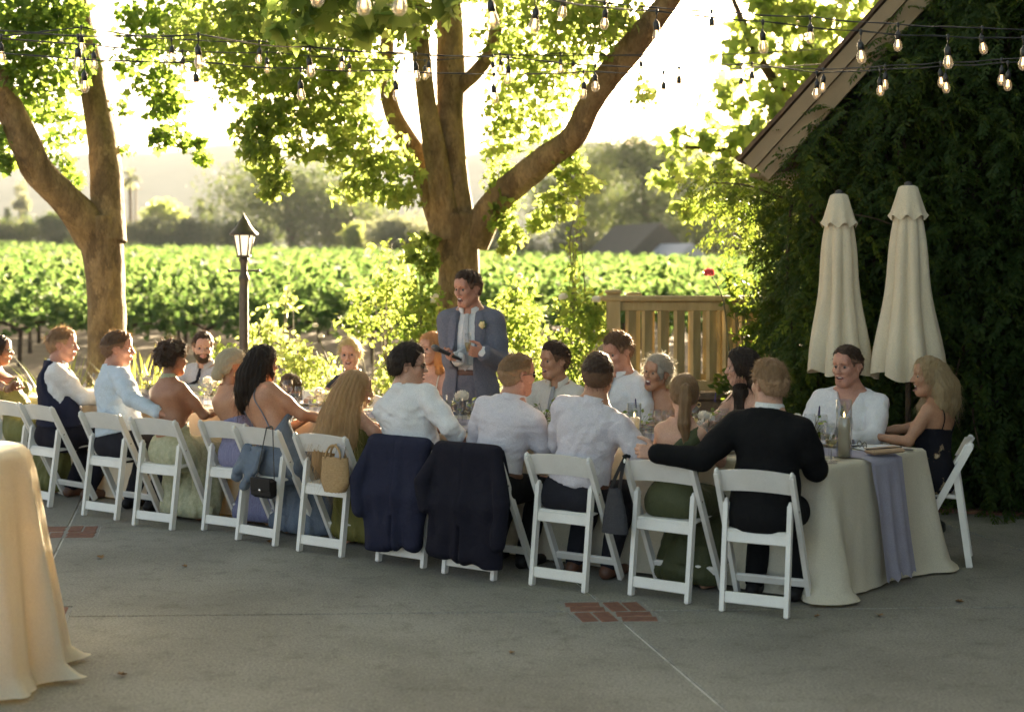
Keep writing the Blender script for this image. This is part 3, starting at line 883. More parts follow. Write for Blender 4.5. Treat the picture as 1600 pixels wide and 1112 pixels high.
# bough of a nearer tree that hangs in at the top
unseen_limbs = [[(1.6, -2.4, -.1, .30), (1.5, -2.3, 1.5, .24), (1.3, -2.0, 3.2, .22), (1.0, -1.6, 4.4, .20)],  # unseen trunk and crown, added to cut the sky light over the terrace
              [(1.0, -1.6, 4.3, .16), (.4, .6, 5.6, .12), (-.4, 3.0, 6.2, .08), (-1.0, 6.0, 6.0, .05), (-1.3, 8.6, 5.0, .03)], [(1.0, -1.6, 4.3, .15), (2.2, .6, 5.8, .11), (3.2, 3.4, 6.8, .06)], [(1.0, -1.6, 4.3, .14), (-1.2, -1.6, 5.9, .10), (-3.6, -.4, 6.9, .05)]]
unseen_crown = [((x, y, z), (1.7, 1.7, .9), 420) for x, y, z in ((.2, 1.5, 6.4), (-1.6, 3.6, 6.7), (1.8, 3.4, 6.9), (-.4, 5.8, 6.5), (-3.4, 1.2, 7.0), (3.4, 1.0, 7.2), (-2.6, 6.2, 6.9), (2.2, 6.2, 7.0), (0, -1.4, 7.4), (-5.2, 3.4, 7.0), (-4.6, 5.8, 6.8), (4.4, 4.0, 7.4))]
add_tree('plane_tree', 'unseen crown of the nearest plane tree, added overhead to dim the sky light', unseen_limbs, unseen_crown, LM['dark'], .17, 77, None, n=10)
ncl = rowsx([(470, 20, 9.4, 60, 40, .4, 130), (540, 10, 9.3, 60, 40, .4, 130), (610, 20, 9.2, 50, 34, .35, 100), (670, 12, 9.2, 40, 30, .3, 70), (500, -50, 9.4, 110, 50, .5, 200), (640, -60, 9.3, 110, 40, .5, 180), (450, 55, 9.4, 30, 20, .3, 46)])
add_bough = foliage('hanging_bough', [(c, r_, int(n_ * .62)) for c, r_, n_ in ncl], 'plane', .12, LM['plane'], None, 33, .5, .7)
tag(add_bough, 'dark leafy bough hanging in from above beside the central trunk', 'bough')
mb = MB(); twigs(mb, [(*at(580, -150, 10), .05), (*at(520, -120, 9.6), .04)], [c for c, r_, n_ in ncl], 5, .02)
mb.build('twig', M['bark'], add_bough)

# lighter tree to the right, behind the railing and the eave
tr_ = [pxl([(1290, 640, 0, 60), (1285, 520, 0, 50), (1275, 420, 0, 44), (1262, 330, 0, 40), (1240, 230, 0, 34), (1225, 150, 0, 30)], 19.5),
       pxl([(1262, 330, 0, 24), (1200, 270, -.5, 18), (1130, 235, -1, 12), (1070, 230, -1.4, 6)], 19.5), pxl([(1240, 230, 0, 26), (1235, 120, .2, 20), (1225, 20, .3, 16), (1215, -60, .3, 10)], 19.5),
       pxl([(1225, 150, 0, 20), (1180, 80, -.4, 15), (1150, 10, -.6, 10), (1120, -60, -.8, 7)], 19.5), pxl([(1275, 420, 0, 20), (1210, 370, -.6, 14), (1150, 330, -1, 9), (1090, 320, -1.3, 5)], 19.5)]
ccr = rowsx([(1200, 40, 19, 50, 50, 1, 230), (1270, 30, 19, 50, 50, 1, 230), (1330, 50, 19.5, 60, 50, 1, 260), (1160, 90, 18.8, 40, 40, .8, 90), (1250, 110, 19, 46, 40, .8, 190), (1300, 130, 19.4, 50, 50, .8, 220), (1130, 150, 18.6, 40, 30, .7, 60), (1200, 160, 18.8, 46, 34, .7, 130), (1140, 210, 18.5, 50, 30, .7, 110), (1070, 225, 18.2, 40, 24, .6, 70),
             (1210, 215, 18.8, 46, 34, .7, 150), (1110, 265, 18.3, 50, 26, .6, 110), (1180, 280, 18.4, 50, 34, .6, 150), (1040, 275, 18, 30, 20, .5, 40), (1130, 320, 18.2, 46, 26, .6, 100), (1200, 345, 18.3, 46, 34, .6, 150), (1070, 325, 18, 26, 16, .4, 30), (1220, 300, 18.6, 44, 40, .6, 150), (1240, 400, 18.6, 40, 40, .6, 120), (1370, -40, 19.5, 120, 50, 1.2, 300), (1200, -50, 19, 110, 50, 1.2, 300)])
TREE_R = add_tree('maple_tree', 'airy pale green tree beyond the railing at the house eave', tr_, ccr, LM['plane'], .15, 55, None, 'plane', .5, 'dark_bark', n=10)

# ---------------- vineyard
M['vine_wood'] = bark_mat('vine trunk bark', [(.045, .028, .017), (.09, .06, .036)], 20)
M['post'] = mat('weathered post', (.22, .17, .11), .9, (.14, .10, .065), 12, .3, 60)
def vine_proto(seed, n, size):
    r = np.random.default_rng(seed); rr = random.Random(seed)
    v = empty('grapevine', (0, 0, 0), 0, 'leafy grapevine on a dark trunk among the vineyard rows', 'grapevine', 'grapevines in the vineyard rows')
    mb = MB()
    limb(mb, [(0, 0, -.1, .05), (rr.uniform(-.05, .05), 0, .35, .042), (rr.uniform(-.06, .06), 0, .78, .045)], 7, seed, .12, 4)
    limb(mb, [(0, 0, .72, .04), (.3, 0, .88, .03), (.75, 0, .9, .018)], 6, seed + 1, .1, 4); limb(mb, [(0, 0, .72, .04), (-.3, 0, .88, .03), (-.75, 0, .9, .018)], 6, seed + 2, .1, 4)
    mb.build('trunk', M['vine_wood'], v)
    cl_ = []
    for k in range(9):
        x = -.9 + k * .225
        cl_.append(((x + rr.uniform(-.08, .08), rr.uniform(-.1, .1), 1.0 + rr.uniform(-.1, .12)), (.24, .34, .26), n // 18))
        cl_.append(((x + rr.uniform(-.08, .08), rr.uniform(-.12, .12), 1.35 + rr.uniform(-.1, .15)), (.22, .32, .24), n // 22))
        if rr.random() < .5: cl_.append(((x, rr.uniform(-.15, .15), 1.68 + rr.uniform(-.05, .15)), (.07, .09, .2), n // 60))
        if rr.random() < .35: cl_.append(((x, rr.uniform(-.3, -.15), .75 + rr.uniform(-.1, .1)), (.12, .14, .2), n // 50))
    foliage('crown', cl_, 'vine', size, LM['vine'], v, seed, .5, .5, True)
    return v
protos = [vine_proto(60 + k, 620, .13) for k in range(4)] + [vine_proto(70 + k, 230, .2) for k in range(3)]
vp = []
rv = random.Random(5)
for k in range(36):
    y = 29.0 + k * 2.9
    half = y * 440 / 1000 + 2
    nx = int(half * 2 / 1.7)
    for q in range(nx):
        x = -half + q * 1.7 + (k % 3) * .4
        if x / y > .22: continue
        if k == 0 and -.26 < x / y < -.20 and 0: continue
        vp.append((x + rv.uniform(-.15, .15), y + rv.uniform(-.12, .12) + x * .10, k))
used = set()
near = vp[:290]; far = vp[290:]
for i, (x, y, k) in enumerate(near):
    pi = (i * 7 + rv.randrange(3)) % 4 if k < 3 else 4 + rv.randrange(3)
    o = protos[pi]
    if pi in used: o = copy_tree(o)
    used.add(pi)
    o.location = (x, y, zg(x, y)); o.rotation_euler = (0, 0, .1 + (math.pi if rv.random() < .5 else 0)); sx = rv.uniform(.92, 1.1); o.scale = (sx, sx, rv.uniform(.92, 1.1))
# the rows further out read as one mass
r_ = np.random.default_rng(9)
cl_ = []
for x, y, k in far:
    z = zg(x, y)
    cl_.append(((x, y, z + 1.15 + r_.uniform(-.05, .05)), (.95, .4, .5), 34)); cl_.append(((x, y, z + 1.62 + r_.uniform(-.1, .12)), (.8, .3, .22), 14))
o = foliage('vineyard_rows', cl_, 'quad', .30, LM['vine'], None, 91, .5, .4); tag(o, kind='stuff')
# row end posts that show
for x, y, lb in ((-13.2, 28.9, 'at the far left edge'), (-6.4, 29.3, 'near the lamp post'), (-1.3, 28.9, 'by the central trunk'), (3.2, 29.2, 'behind the white roses')):
    mb = MB(); mb.tube([(0, 0, -.2), (0, 0, 1.3)], [.05, .045], 8)
    mb.tube([(0, 0, 1.3), (0, 0, 1.31)], [.045, .02], 8)
    o = mb.build('vineyard_post', M['post'], None, (x, y, zg(x, y))); tag(o, 'weathered wooden post in the first vineyard row ' + lb, 'post', 'posts in the first vineyard row')

# ---------------- trees beyond the vineyard
def far_tree(name, label, cat, px, py_top, wpx, Y, m, seed, base=None, dens=1.0, lobes=9, trunk=True, size=None):
    """crown WPX wide whose top shows at py_top"""
    r = np.random.default_rng(seed)
    c = at(px, py_top, Y); w = wpx * Y / FPX; zb = zg(c.x, Y)
    t = empty(name, (c.x, Y, zb), 0, label, cat, None)
    H = c.z - zb
    cl_ = []
    for k in range(lobes):
        a = r.uniform(-1, 1); zc = r.uniform(.25, .78); sp = math.sqrt(max(0, 1 - ((zc - .42) / .62) ** 2)) * .74
        rr_ = r.uniform(.20, .30) * w
        cl_.append(((a * sp * w / 2, r.uniform(-.5, .5) * sp * w / 2, zc * H), (rr_, rr_, rr_ * .8), int(620 * dens)))
    cl_.append(((0, 0, H * .82), (w * .2, w * .2, H * .17), int(460 * dens)))
    if trunk:
        mb = MB(); limb(mb, [(0, 0, -.3, w * .045), (w * .01, 0, H * .25, w * .035), (-w * .02, 0, H * .55, w * .02), (0, 0, H * .8, w * .008)], 8, seed, .1, 4)
        src = [(0, 0, H * .3, w * .03), (0, 0, H * .5, w * .02)]
        twigs(mb, src, [q[0] for q in cl_[::2]], seed, w * .015)
        mb.build('trunk', M['dark_bark'], t)
    foliage('crown', cl_, 'oval', size or max(.32, 5.4 * Y / FPX), m, t, seed, .4, .3, True)
    return t
FT = [('oak_tree', 'broad dark oak with the highest crown beyond the vineyard, behind the lamp post', 'tree', 455, 258, 250, 150, 'oak', 9, 1.5, 18),
      ('oak_tree', 'smaller oak merging with the dark oak near the central trunk', 'tree', 560, 300, 130, 155, 'oak', 10, 1.0, 10),
      ('oak_tree', 'tall hazy oak beyond the vineyard above the wooden railing', 'tree', 1010, 188, 210, 128, 'oak', 12, 1.5, 18),
      ('oak_tree', 'dim oak half hidden by the limb reaching over the railing', 'tree', 900, 240, 150, 135, 'oak', 13, 1.2, 13),
      ('oak_tree', 'hazy tree beyond the pale green tree at the eave', 'tree', 1150, 225, 170, 132, 'oak', 14, 1.2, 13),
      ('bay_tree', 'rounded yellow-green tree rising behind the grey bushes', 'tree', 255, 308, 90, 170, 'lime', 15, .9, 8),
      ('olive_tree', 'grey-green olive tree beside the forked trunk beyond the vines', 'tree', 238, 336, 90, 135, 'olive', 16, 1.0, 8),
      ('olive_tree', 'grey-green olive tree just before the dark oak', 'tree', 300, 338, 80, 135, 'olive', 17, 1.0, 8),
      ('olive_tree', 'silvery tree between the dark oak and the central trunk', 'tree', 620, 338, 130, 130, 'olive', 18, 1.2, 10),
      ('bay_tree', 'pale green bush under the dark oak', 'tree', 556, 344, 50, 120, 'lime', 19, .7, 6),
      ('olive_tree', 'low silvery bush beside the groom beyond the vines', 'tree', 790, 348, 110, 125, 'olive', 20, 1.0, 8),
      ('olive_tree', 'low silvery tree beyond the vines over the white roses', 'tree', 900, 345, 110, 125, 'olive', 22, 1.0, 8),
      ('oak_tree', 'low dark tree left of the forked trunk beyond the vines', 'tree', 85, 332, 120, 150, 'oak', 23, 1.0, 9),
      ('oak_tree', 'low dark tree at the far left edge of the vineyard', 'tree', 5, 345, 90, 150, 'oak', 24, .9, 8),
      ('bare_tree', 'thin brownish conifer above the low trees on the left', 'tree', 34, 278, 46, 190, 'olive', 25, .5, 6),
      ('oak_tree', 'dark hedge-like tree between lamp post and dark oak', 'tree', 370, 345, 110, 140, 'oak', 26, 1.0, 9),
      ('oak_tree', 'shadowy low oak behind the grey barn roof', 'tree', 1090, 320, 140, 140, 'oak', 27, 1.1, 10)]
for nm, lb, ct, px, py, w, Y, mk, sd_, dn, lo_ in FT:
    far_tree(nm, lb, ct, px, py, w, Y, LM[mk], sd_, None, dn, lo_)
def cypress(px, py, wpx, Y, label, seed):
    c = at(px, py, Y); zb = zg(c.x, Y); H = c.z - zb; w = wpx * Y / FPX
    t = empty('cypress_tree', (c.x, Y, zb), 0, label, 'tree')
    mb = MB(); mb.tube([(0, 0, -.3), (0, 0, H * .9)], [w * .12, w * .02], 6); mb.build('trunk', M['dark_bark'], t)
    foliage('crown', [((0, 0, H * z), (w * .5 * math.sin(math.pi * (1 - z) ** .55) + .12, w * .4, H * .11), 70) for z in np.linspace(.1, .93, 9)], 'quad', .5, LM['cypress'], t, seed, .2, -1.2, True)
for a in ((12, 328, 8, 210, 'slim dark cypress at the far left of the hillside foot', 1), (35, 316, 9, 200, 'taller dark cypress beside the thin brownish conifer', 2), (314, 312, 8, 220, 'slim cypress just left of the dark oak', 3), (329, 322, 7, 220, 'shorter cypress touching the dark oak', 4)): cypress(*a)
# palm
c = at(203, 278, 180); zb = zg(c.x, 180)
t = empty('palm_tree', (c.x, 180, zb), 0, 'tall thin palm showing between the forked trunk and the oak', 'tree')
H = c.z - zb
mb = MB(); limb(mb, [(0, 0, -.3, .3), (.1, 0, H * .5, .24), (0, 0, H, .24)], 8, 3, .04, 5); mb.build('trunk', M['dark_bark'], t)
r_ = np.random.default_rng(4); mb = MB()
for k in range(38):
    a = r_.uniform(0, 6.28); e = r_.uniform(-.9, 1.2); d = Vector((math.cos(a) * math.cos(e), math.sin(a) * math.cos(e), math.sin(e)))
    s_ = d.cross(Vector((0, 0, 1))).normalized() * .28
    p0 = Vector((0, 0, H)); p1 = p0 + d * 1.0; p2 = p0 + d * 1.75 - Vector((0, 0, .35))
    mb.add([p0 - s_ * .2, p0 + s_ * .2, p1 - s_, p1 + s_, p2 - s_ * .5, p2 + s_ * .5], [(0, 1, 3, 2), (2, 3, 5, 4)])
mb.build('crown', LM['olive'], t)

# ---------------- beds: strap leaves round the forked trunk, shrubs, roses
def strap_plant(x, y, label, seed, n=60, L=.75):
    r = random.Random(seed)
    t = empty('strap_leaf_plant', (x, y, .02), 0, label, 'plant')
    mb = MB()
    for k in range(n):
        a = r.uniform(0, 6.28); lean = r.uniform(.08, .75); h = L * r.uniform(.6, 1.15); w = r.uniform(.010, .017)
        d = Vector((math.cos(a), math.sin(a), 0)); s_ = Vector((-d.y, d.x, 0)) * w
        p = d * r.uniform(0, .1); rows = []
        for q in range(6):
            tt = q / 5
            c_ = p + d * (lean * h * tt ** 1.7) + Vector((0, 0, h * (tt - .28 * lean * tt ** 3)))
            ww = (1 - tt ** 2.2) + .03
            rows.append([c_ - s_ * ww, c_ + s_ * ww])
        mb.grid(rows)
    o = mb.build('leaves', LM['blade'], t); o['kind'] = 'stuff'
SPX = [(58, 13.5), (95, 13.3), (130, 13.6), (208, 13.3), (240, 13.4), (262, 13.7), (285, 13.4), (225, 13.9)]
SLB = ['spiky strap-leaved plant behind the waistcoated man', 'spiky strap-leaved plant between the waistcoated man and the forked trunk', 'spiky plant against the near side of the forked trunk',
       'tall spiky plant just right of the forked trunk', 'bright spiky plant behind the curly-haired woman', 'spiky plant behind the curly-haired woman and the bearded man', 'spiky plant beside the bearded man', 'spiky plant deeper in the bed behind the curly-haired woman']
for i, (px, Y) in enumerate(SPX):
    strap_plant((px - 800) * Y / FPX, Y, SLB[i], 30 + i, 64, (.95 if i in (1, 3, 4) else .8) * 1.12)

def shrub(name, label, rows, m, size, seed, stems=(), blooms=(), bm=None, cat='shrub', kind='oval', bsize=.035):
    cl_ = rowsx(rows)
    Y0 = rows[0][2]; x0 = at(rows[0][0], 400, Y0).x
    t = empty(name, (x0, Y0, .0), 0, label, cat)
    C2 = [((c[0] - x0, c[1] - Y0, c[2]), rad, n_) for c, rad, n_ in cl_]
    foliage('foliage', C2, kind, size, m, t, seed, .55, .3, True)
    mb = MB(); rr = random.Random(seed)
    for c, rad, n_ in C2:
        for q in range(2):
            e = (c[0] + rr.uniform(-.5, .5) * rad[0], c[1] + rr.uniform(-.5, .5) * rad[1], c[2] + rad[2] * .3)
            b = (e[0] * .35 + rr.uniform(-.05, .05), e[1] * .35, 0)
            limb(mb, [(*b, .011), ((b[0] + e[0]) / 2 + rr.uniform(-.06, .06), (b[1] + e[1]) / 2, max(.05, e[2] * .55), .008), (*e, .003)], 5, seed + q, .02, 3)
    for st in stems:
        P = [at(px, py, Y0) - Vector((x0, Y0, 0)) for px, py in st]
        limb(mb, [(p.x, p.y, p.z, .009 - .005 * i / len(P)) for i, p in enumerate(P)], 5, seed, .02, 4)
    mb.build('stem', M['stem'], t)
    for px, py in blooms:
        v = at(px, py, Y0 - .25) - Vector((x0, Y0, 0))
        flower(v, bsize, bm or LM['flower'], t, rr)
    return t
def flower(v, size, m, parent, rr, name='bloom'):
    """petals wrapped round a ball, opening outwards"""
    r = np.random.default_rng(rr.randrange(9999))
    P, Nn, Dd, S = [], [], [], []
    for k in range(34):
        a = k * 2.4; e = 1.45 - 2.1 * k / 34
        d = A(math.cos(a) * math.cos(e), math.sin(a) * math.cos(e), math.sin(e))
        tg = A(-math.cos(a) * math.sin(e), -math.sin(a) * math.sin(e), math.cos(e))
        q = .30 + .36 * k / 34
        P.append(A(*v) + d * size * q - tg * size * .25); Dd.append(tg + d * .35); Nn.append(d + r.normal(size=3) * .15); S.append(size * (.5 + .4 * k / 34))
    V, F = leaves_np(np.array(P), np.array(Nn), np.array(Dd), np.array(S), 'vine', r)
    return link(name, mesh_np(name, V, F, m), parent)

shrub('rose_bush', 'rose bush with yellowing leaves behind the smiling fair-haired woman', [(590, 470, 15.6, 40, 34, .35, 330), (560, 510, 15.4, 40, 26, .3, 200), (620, 440, 15.6, 30, 30, .3, 170), (600, 400, 15.6, 22, 30, .25, 60)], LM['rose'], .075, 101, (((600, 560), (604, 470), (612, 380)),), ((676, 465),))
shrub('rose_bush', 'dense rose bush just left of the central trunk', [(650, 490, 14.0, 42, 44, .35, 520), (672, 465, 14.0, 30, 30, .3, 200), (640, 540, 13.9, 34, 26, .3, 200), (662, 430, 14.1, 20, 24, .2, 90)], LM['rose'], .07, 102, (), ((681, 462), (676, 470)))
shrub('rose_bush', 'rose bush behind the groom with small white blooms', [(805, 490, 13.9, 44, 36, .35, 430), (790, 540, 13.8, 44, 34, .3, 330), (830, 520, 13.8, 30, 30, .3, 200), (812, 450, 14, 26, 22, .25, 90)], LM['rose'], .07, 103, (((800, 500), (808, 450), (812, 425)),), ((812, 430),))
shrub('rose_bush', 'tall rose bush with white roses against the railing post', [(900, 480, 13.2, 38, 34, .35, 430), (930, 500, 13.1, 30, 34, .3, 330), (905, 540, 13.1, 44, 30, .3, 330), (895, 430, 13.3, 16, 30, .2, 50), (890, 385, 13.3, 12, 26, .15, 34), (905, 350, 13.3, 10, 16, .15, 20), (865, 590, 12.9, 30, 26, .3, 200), (920, 590, 12.8, 30, 26, .3, 160)],
      LM['rose'], .07, 104, (((900, 560), (896, 450), (890, 380), (898, 335)),), ((880, 463), (857, 578), (877, 580), (932, 467)), bsize=.05)
shrub('shrub', 'pale yellow-green shrub with white buds beside the lamp post', [(430, 545, 14.6, 46, 40, .35, 330), (420, 500, 14.6, 22, 40, .2, 80), (450, 470, 14.7, 14, 26, .15, 40), (465, 590, 14.2, 40, 36, .3, 260), (395, 520, 14.6, 16, 30, .2, 50)], LM['lime'], .075, 105, (((440, 560), (446, 480), (452, 440)),), ((464, 532),))
shrub('shrub', 'pale yellow-green shrub between the child and the fair-haired woman', [(500, 590, 13.9, 40, 36, .3, 300), (530, 620, 13.6, 36, 26, .3, 160), (470, 560, 13.9, 26, 30, .25, 120)], LM['lime'], .075, 106, (((525, 600), (505, 545), (492, 510)),), ((493, 508), (502, 524)))
shrub('shrub', 'light green shrub behind the bride', [(620, 580, 13.6, 34, 40, .3, 220), (600, 610, 13.5, 30, 30, .3, 160), (640, 620, 13.5, 30, 26, .3, 140)], LM['lime'], .07, 107)
shrub('shrub', 'light green shrub low behind the young man in white', [(850, 570, 13.6, 50, 34, .3, 300), (830, 600, 13.4, 40, 30, .3, 220), (790, 590, 13.4, 40, 30, .3, 180), (900, 600, 13.2, 40, 30, .3, 200)], LM['lime'], .065, 108, (), ((900, 575), (884, 600), (893, 612)), bsize=.045)
shrub('shrub', 'low green plant between the bearded man and the lamp post', [(345, 560, 14.0, 30, 30, .3, 160), (360, 590, 13.8, 34, 30, .3, 160)], LM['rose'], .07, 109)
shrub('climbing_rose', 'climbing rose sprawling over the wooden railing with one pink bloom', [(1180, 540, 12.55, 34, 32, .22, 240), (1205, 500, 12.5, 50, 44, .25, 460), (1150, 480, 12.6, 20, 16, .2, 50), (1195, 575, 12.45, 46, 36, .25, 340), (1240, 560, 12.4, 50, 60, .3, 460), (1140, 605, 12.5, 30, 20, .2, 90), (1150, 445, 12.6, 24, 16, .15, 70), (1190, 440, 12.6, 40, 16, .15, 90)],
      LM['wist'], .07, 110, (((1140, 560), (1130, 470), (1112, 432)),), ((1108, 425),), LM['pink'], 'plant', bsize=.06)
# ------------------------------------------------------------------ house with its gable, wisteria, railing, parasols, lamp, lights
M['taupe'] = mat('taupe painted board', (.28, .205, .115), .7, (.235, .17, .095), 8, .15, 90)
M['shingle'] = mat('cedar shingle', (.16, .10, .058), .9, [(.10, .062, .036), (.21, .14, .085)], 7, .5, 60)
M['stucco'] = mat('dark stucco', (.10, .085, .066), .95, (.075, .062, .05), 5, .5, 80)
M['rail_wood'] = mat('weathered rail wood', (.39, .29, .135), .85, [(.30, .22, .095), (.47, .355, .175)], 7, .3, 60, stretch=(1, 1, .15))
M['wall_stone'] = mat('brown garden wall', (.13, .095, .062), .95, [(.09, .065, .044), (.18, .135, .09)], 5, .6, 40)
M['canvas'] = mat('ecru parasol canvas', (.70, .60, .43), .9, (.64, .545, .385), 3, .3, 240, fold=.16, spec=.15, grain=.12, transl=.12, tcol=(.62, .5, .34))
M['sheet_metal'] = mat('pale metal roof', (.26, .27, .28), .6)
M['barn'] = mat('grey barn board', (.06, .052, .038), .95, (.045, .04, .03), 2, .2, 20)

YR = 11.7
E0 = at(1160, 250, YR)
HYAW = R(-20)
house = empty('house', (E0.x, E0.y, 0), HYAW, 'house with a steep taupe gable edge and a wall overgrown with wisteria', 'house')
SL = 1.082
sl = Vector((1, 0, SL)).normalized(); sn = Vector((sl.z, 0, -sl.x))        # up the slope; square to it, into the house
LEN, DEP = 5.4, 8.0
EZ = Vector((0, 0, E0.z))
def rake(name, n0, n1, y0, y1, s0, s1, m):
    mb = MB(); P = []
    for y in (y0, y1):
        for s_, n_ in ((s0, n0), (s1, n0), (s1, n1), (s0, n1)):
            v = EZ + sl * s_ + sn * n_; P.append((v.x, y, v.z))
    mb.add(P, [(0, 1, 2, 3), (7, 6, 5, 4), (1, 0, 4, 5), (2, 1, 5, 6), (3, 2, 6, 7), (0, 3, 7, 4)])
    return mb.build(name, m, house)
rake('bargeboard', .012, .125, -.03, .03, .0, LEN, M['taupe'])
rake('bargeboard', .131, .275, .0, .05, .02, LEN, M['taupe'])
rake('soffit', .09, .12, .05, .55, .03, LEN, M['taupe'])
rake('roof', .0, .06, .035, DEP, .0, LEN, M['shingle'])
rs = random.Random(8)
for k in range(27):
    rake('shingle', -.032 - rs.uniform(0, .012), -.004, -.045 - rs.uniform(0, .02), .5, -.03 + k * .2, .19 + k * .2, M['shingle'])
apex = EZ + sl * LEN
def gz(x): return E0.z + min(x, 2 * apex.x - x) * SL - .16
xs = [.42, apex.x, 2 * apex.x - .42]
yw = .5
P = [(xs[0], yw, -.1), (xs[2], yw, -.1), (xs[2], yw, gz(xs[2])), (xs[1], yw, gz(xs[1])), (xs[0], yw, gz(xs[0]))]
Q = [(x, y + DEP - .8, z) for x, y, z in P]
mb = MB(); mb.add(P + Q, [(0, 1, 2, 3, 4), (9, 8, 7, 6, 5), (0, 4, 9, 5), (1, 6, 7, 2)])
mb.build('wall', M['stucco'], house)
mb = MB()                                   # other slope of the roof
P = []
for y in (.035, DEP):
    for q in (0, 1):
        v = apex if q == 0 else Vector((2 * apex.x, 0, E0.z))
        for dz in (-.03, .03): P.append((v.x, y, v.z + dz))
mb.add(P, [(0, 1, 3, 2), (4, 6, 7, 5), (1, 5, 7, 3), (0, 2, 6, 4)]); mb.build('roof', M['shingle'], house)
mb = MB(); mb.box((.24, .06 + DEP / 2, E0.z - .12), (.40, DEP - .1, .03)); mb.build('eave', M['taupe'], house)

# unseen wing, added past the right edge to darken that side
M['eave_dark'] = mat('dark eave board', (.06, .05, .04), .9)
wing = empty('unseen_wing', (5.3, 3.0, 0), 0, 'unseen house wing added to block sky light from the right side of the terrace', 'house')
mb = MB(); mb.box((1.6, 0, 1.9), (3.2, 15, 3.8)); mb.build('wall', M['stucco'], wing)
mb = MB(); mb.add([(-.7, -7.9, 3.55), (-.7, 7.7, 3.55), (3.2, 7.7, 7.4), (3.2, -7.9, 7.4), (-.7, -7.9, 3.68), (-.7, 7.7, 3.68), (3.2, 7.7, 7.53), (3.2, -7.9, 7.53)], [(0, 1, 2, 3), (7, 6, 5, 4), (0, 4, 5, 1), (1, 5, 6, 2), (2, 6, 7, 3), (3, 7, 4, 0)]); mb.build('roof', M['shingle'], wing)

# wisteria
def frond_np(r, P, D, L, n=9):
    """pinnate leaves: a drooping stalk with paired leaflets"""
    V, F = [], []
    k = len(P)
    D = D / np.linalg.norm(D, axis=1, keepdims=True)
    side = np.cross(D, A(0, 0, 1)); side /= np.maximum(np.linalg.norm(side, axis=1, keepdims=True), 1e-6)
    b = 0
    for i in range(n):
        t = .18 + .82 * i / (n - 1)
        c = P + D * (L * t)[:, None] + np.stack([np.zeros(k), np.zeros(k), -.42 * L * t * t], 1)
        tang = D + np.stack([np.zeros(k), np.zeros(k), -.84 * t * np.ones(k)], 1); tang /= np.linalg.norm(tang, axis=1, keepdims=True)
        for sg in ((-1, 1) if i < n - 1 else (0,)):
            ld = tang * (.55 if sg else 1) + side * sg * .85 + A(0, 0, -.38) + r.normal(size=(k, 3)) * .16; ld /= np.linalg.norm(ld, axis=1, keepdims=True)
            w = np.cross(ld, np.cross(tang, side) + r.normal(size=(k, 3)) * .3); w /= np.linalg.norm(w, axis=1, keepdims=True)
            ll = (L * .26 * (1 - .3 * t) * r.uniform(.8, 1.2, k))[:, None]
            q = np.stack([c, c + ld * ll * .45 + w * ll * .19, c + ld * ll, c + ld * ll * .45 - w * ll * .19], 1)
            V.append(q.reshape(-1, 3)); f = np.array([(0, 1, 2, 3)]) + (np.arange(k) * 4)[:, None] + b; F.append(f); b += 4 * k
    return np.concatenate(V), np.concatenate(F)
wist = empty('wisteria', (3.4, 11.3, 0), 0, 'dense dark wisteria covering the gable wall behind the parasols', 'climbing plant')
rw = np.random.default_rng(17)
def wall_y(x): return 11.98 - (x - 2.2) * .33
P = []
while len(P) < 9000:
    px = rw.uniform(1225, 1760); py = rw.uniform(-160, 830)
    rl = 1198 + (272 - py) * .90 + rw.normal() * 15          # line of the gable edge
    if py < 285 and px < rl: continue
    if py >= 285:
        lim = 1236 + 14 * math.sin(py * .03) + rw.normal() * 14
        if px < lim: continue
    x0 = (px - 800) * 11.5 / FPX
    b = wall_y(x0) - abs(rw.normal()) * .30 - .05 - .22 * (mnoise.noise((px * .012, py * .012, 3)) + .3)
    v = at(px, py, b)
    if v.z < .02: continue
    P.append(v[:])
P = np.array(P) - A(3.4, 11.3, 0)
D = rw.normal(size=(len(P), 3)) * A(.8, .35, .35) + A(-.1, -.55, -.15)
V, F = frond_np(rw, P, D, rw.uniform(.16, .30, len(P)))
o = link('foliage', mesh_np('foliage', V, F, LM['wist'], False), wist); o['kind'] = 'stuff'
fm = []
for k in range(5):
    V, F = frond_np(rw, np.zeros((1, 3)), A(.0, -.3, -.2)[None] + rw.normal(size=(1, 3)) * .2, np.array([.28]), 8)
    fm.append(mesh_np('fronds', V, F, LM['wist'], False))
cnt = 0
while cnt < 240:
    px = rw.uniform(1236, 1600); py = rw.uniform(20, 760)
    if py < 285 and px < 1232 + (272 - py) * .92: continue
    x0 = (px - 800) * 11.4 / FPX
    v = at(px, py, wall_y(x0) - rw.uniform(.5, .8))
    o = link('fronds', fm[cnt % 5], wist, v - Vector((3.4, 11.3, 0))); o.rotation_euler = (rw.normal() * .3, rw.normal() * .3, rw.uniform(-1.3, 1.3)); cnt += 1
mb = MB()
for k in range(26):
    px = rw.uniform(1260, 1640); pts = []
    for py in range(800, -60, -120):
        px += rw.normal() * 22
        if py < 300 and px < 1225 + (272 - py) * .92: break
        x0 = (px - 800) * 11.5 / FPX; v = at(px, py, wall_y(x0) - .12 - rw.uniform(0, .25)); pts.append((v.x - 3.4, v.y - 11.3, max(v.z, -.05), .014))
    if len(pts) > 2: limb(mb, pts, 6, k, .05, 4)
for st in (((1330, 335), (1352, 338), (1375, 344), (1396, 352)), ((1480, 640), (1490, 600), (1500, 560)), ((1530, 700), (1520, 640), (1535, 600))):
    limb(mb, [(*(at(x, y, 10.7) - Vector((3.4, 11.3, 0))), .006) for x, y in st], 5, 3, .02, 4)
mb.build('stem', M['dark_bark'], wist)
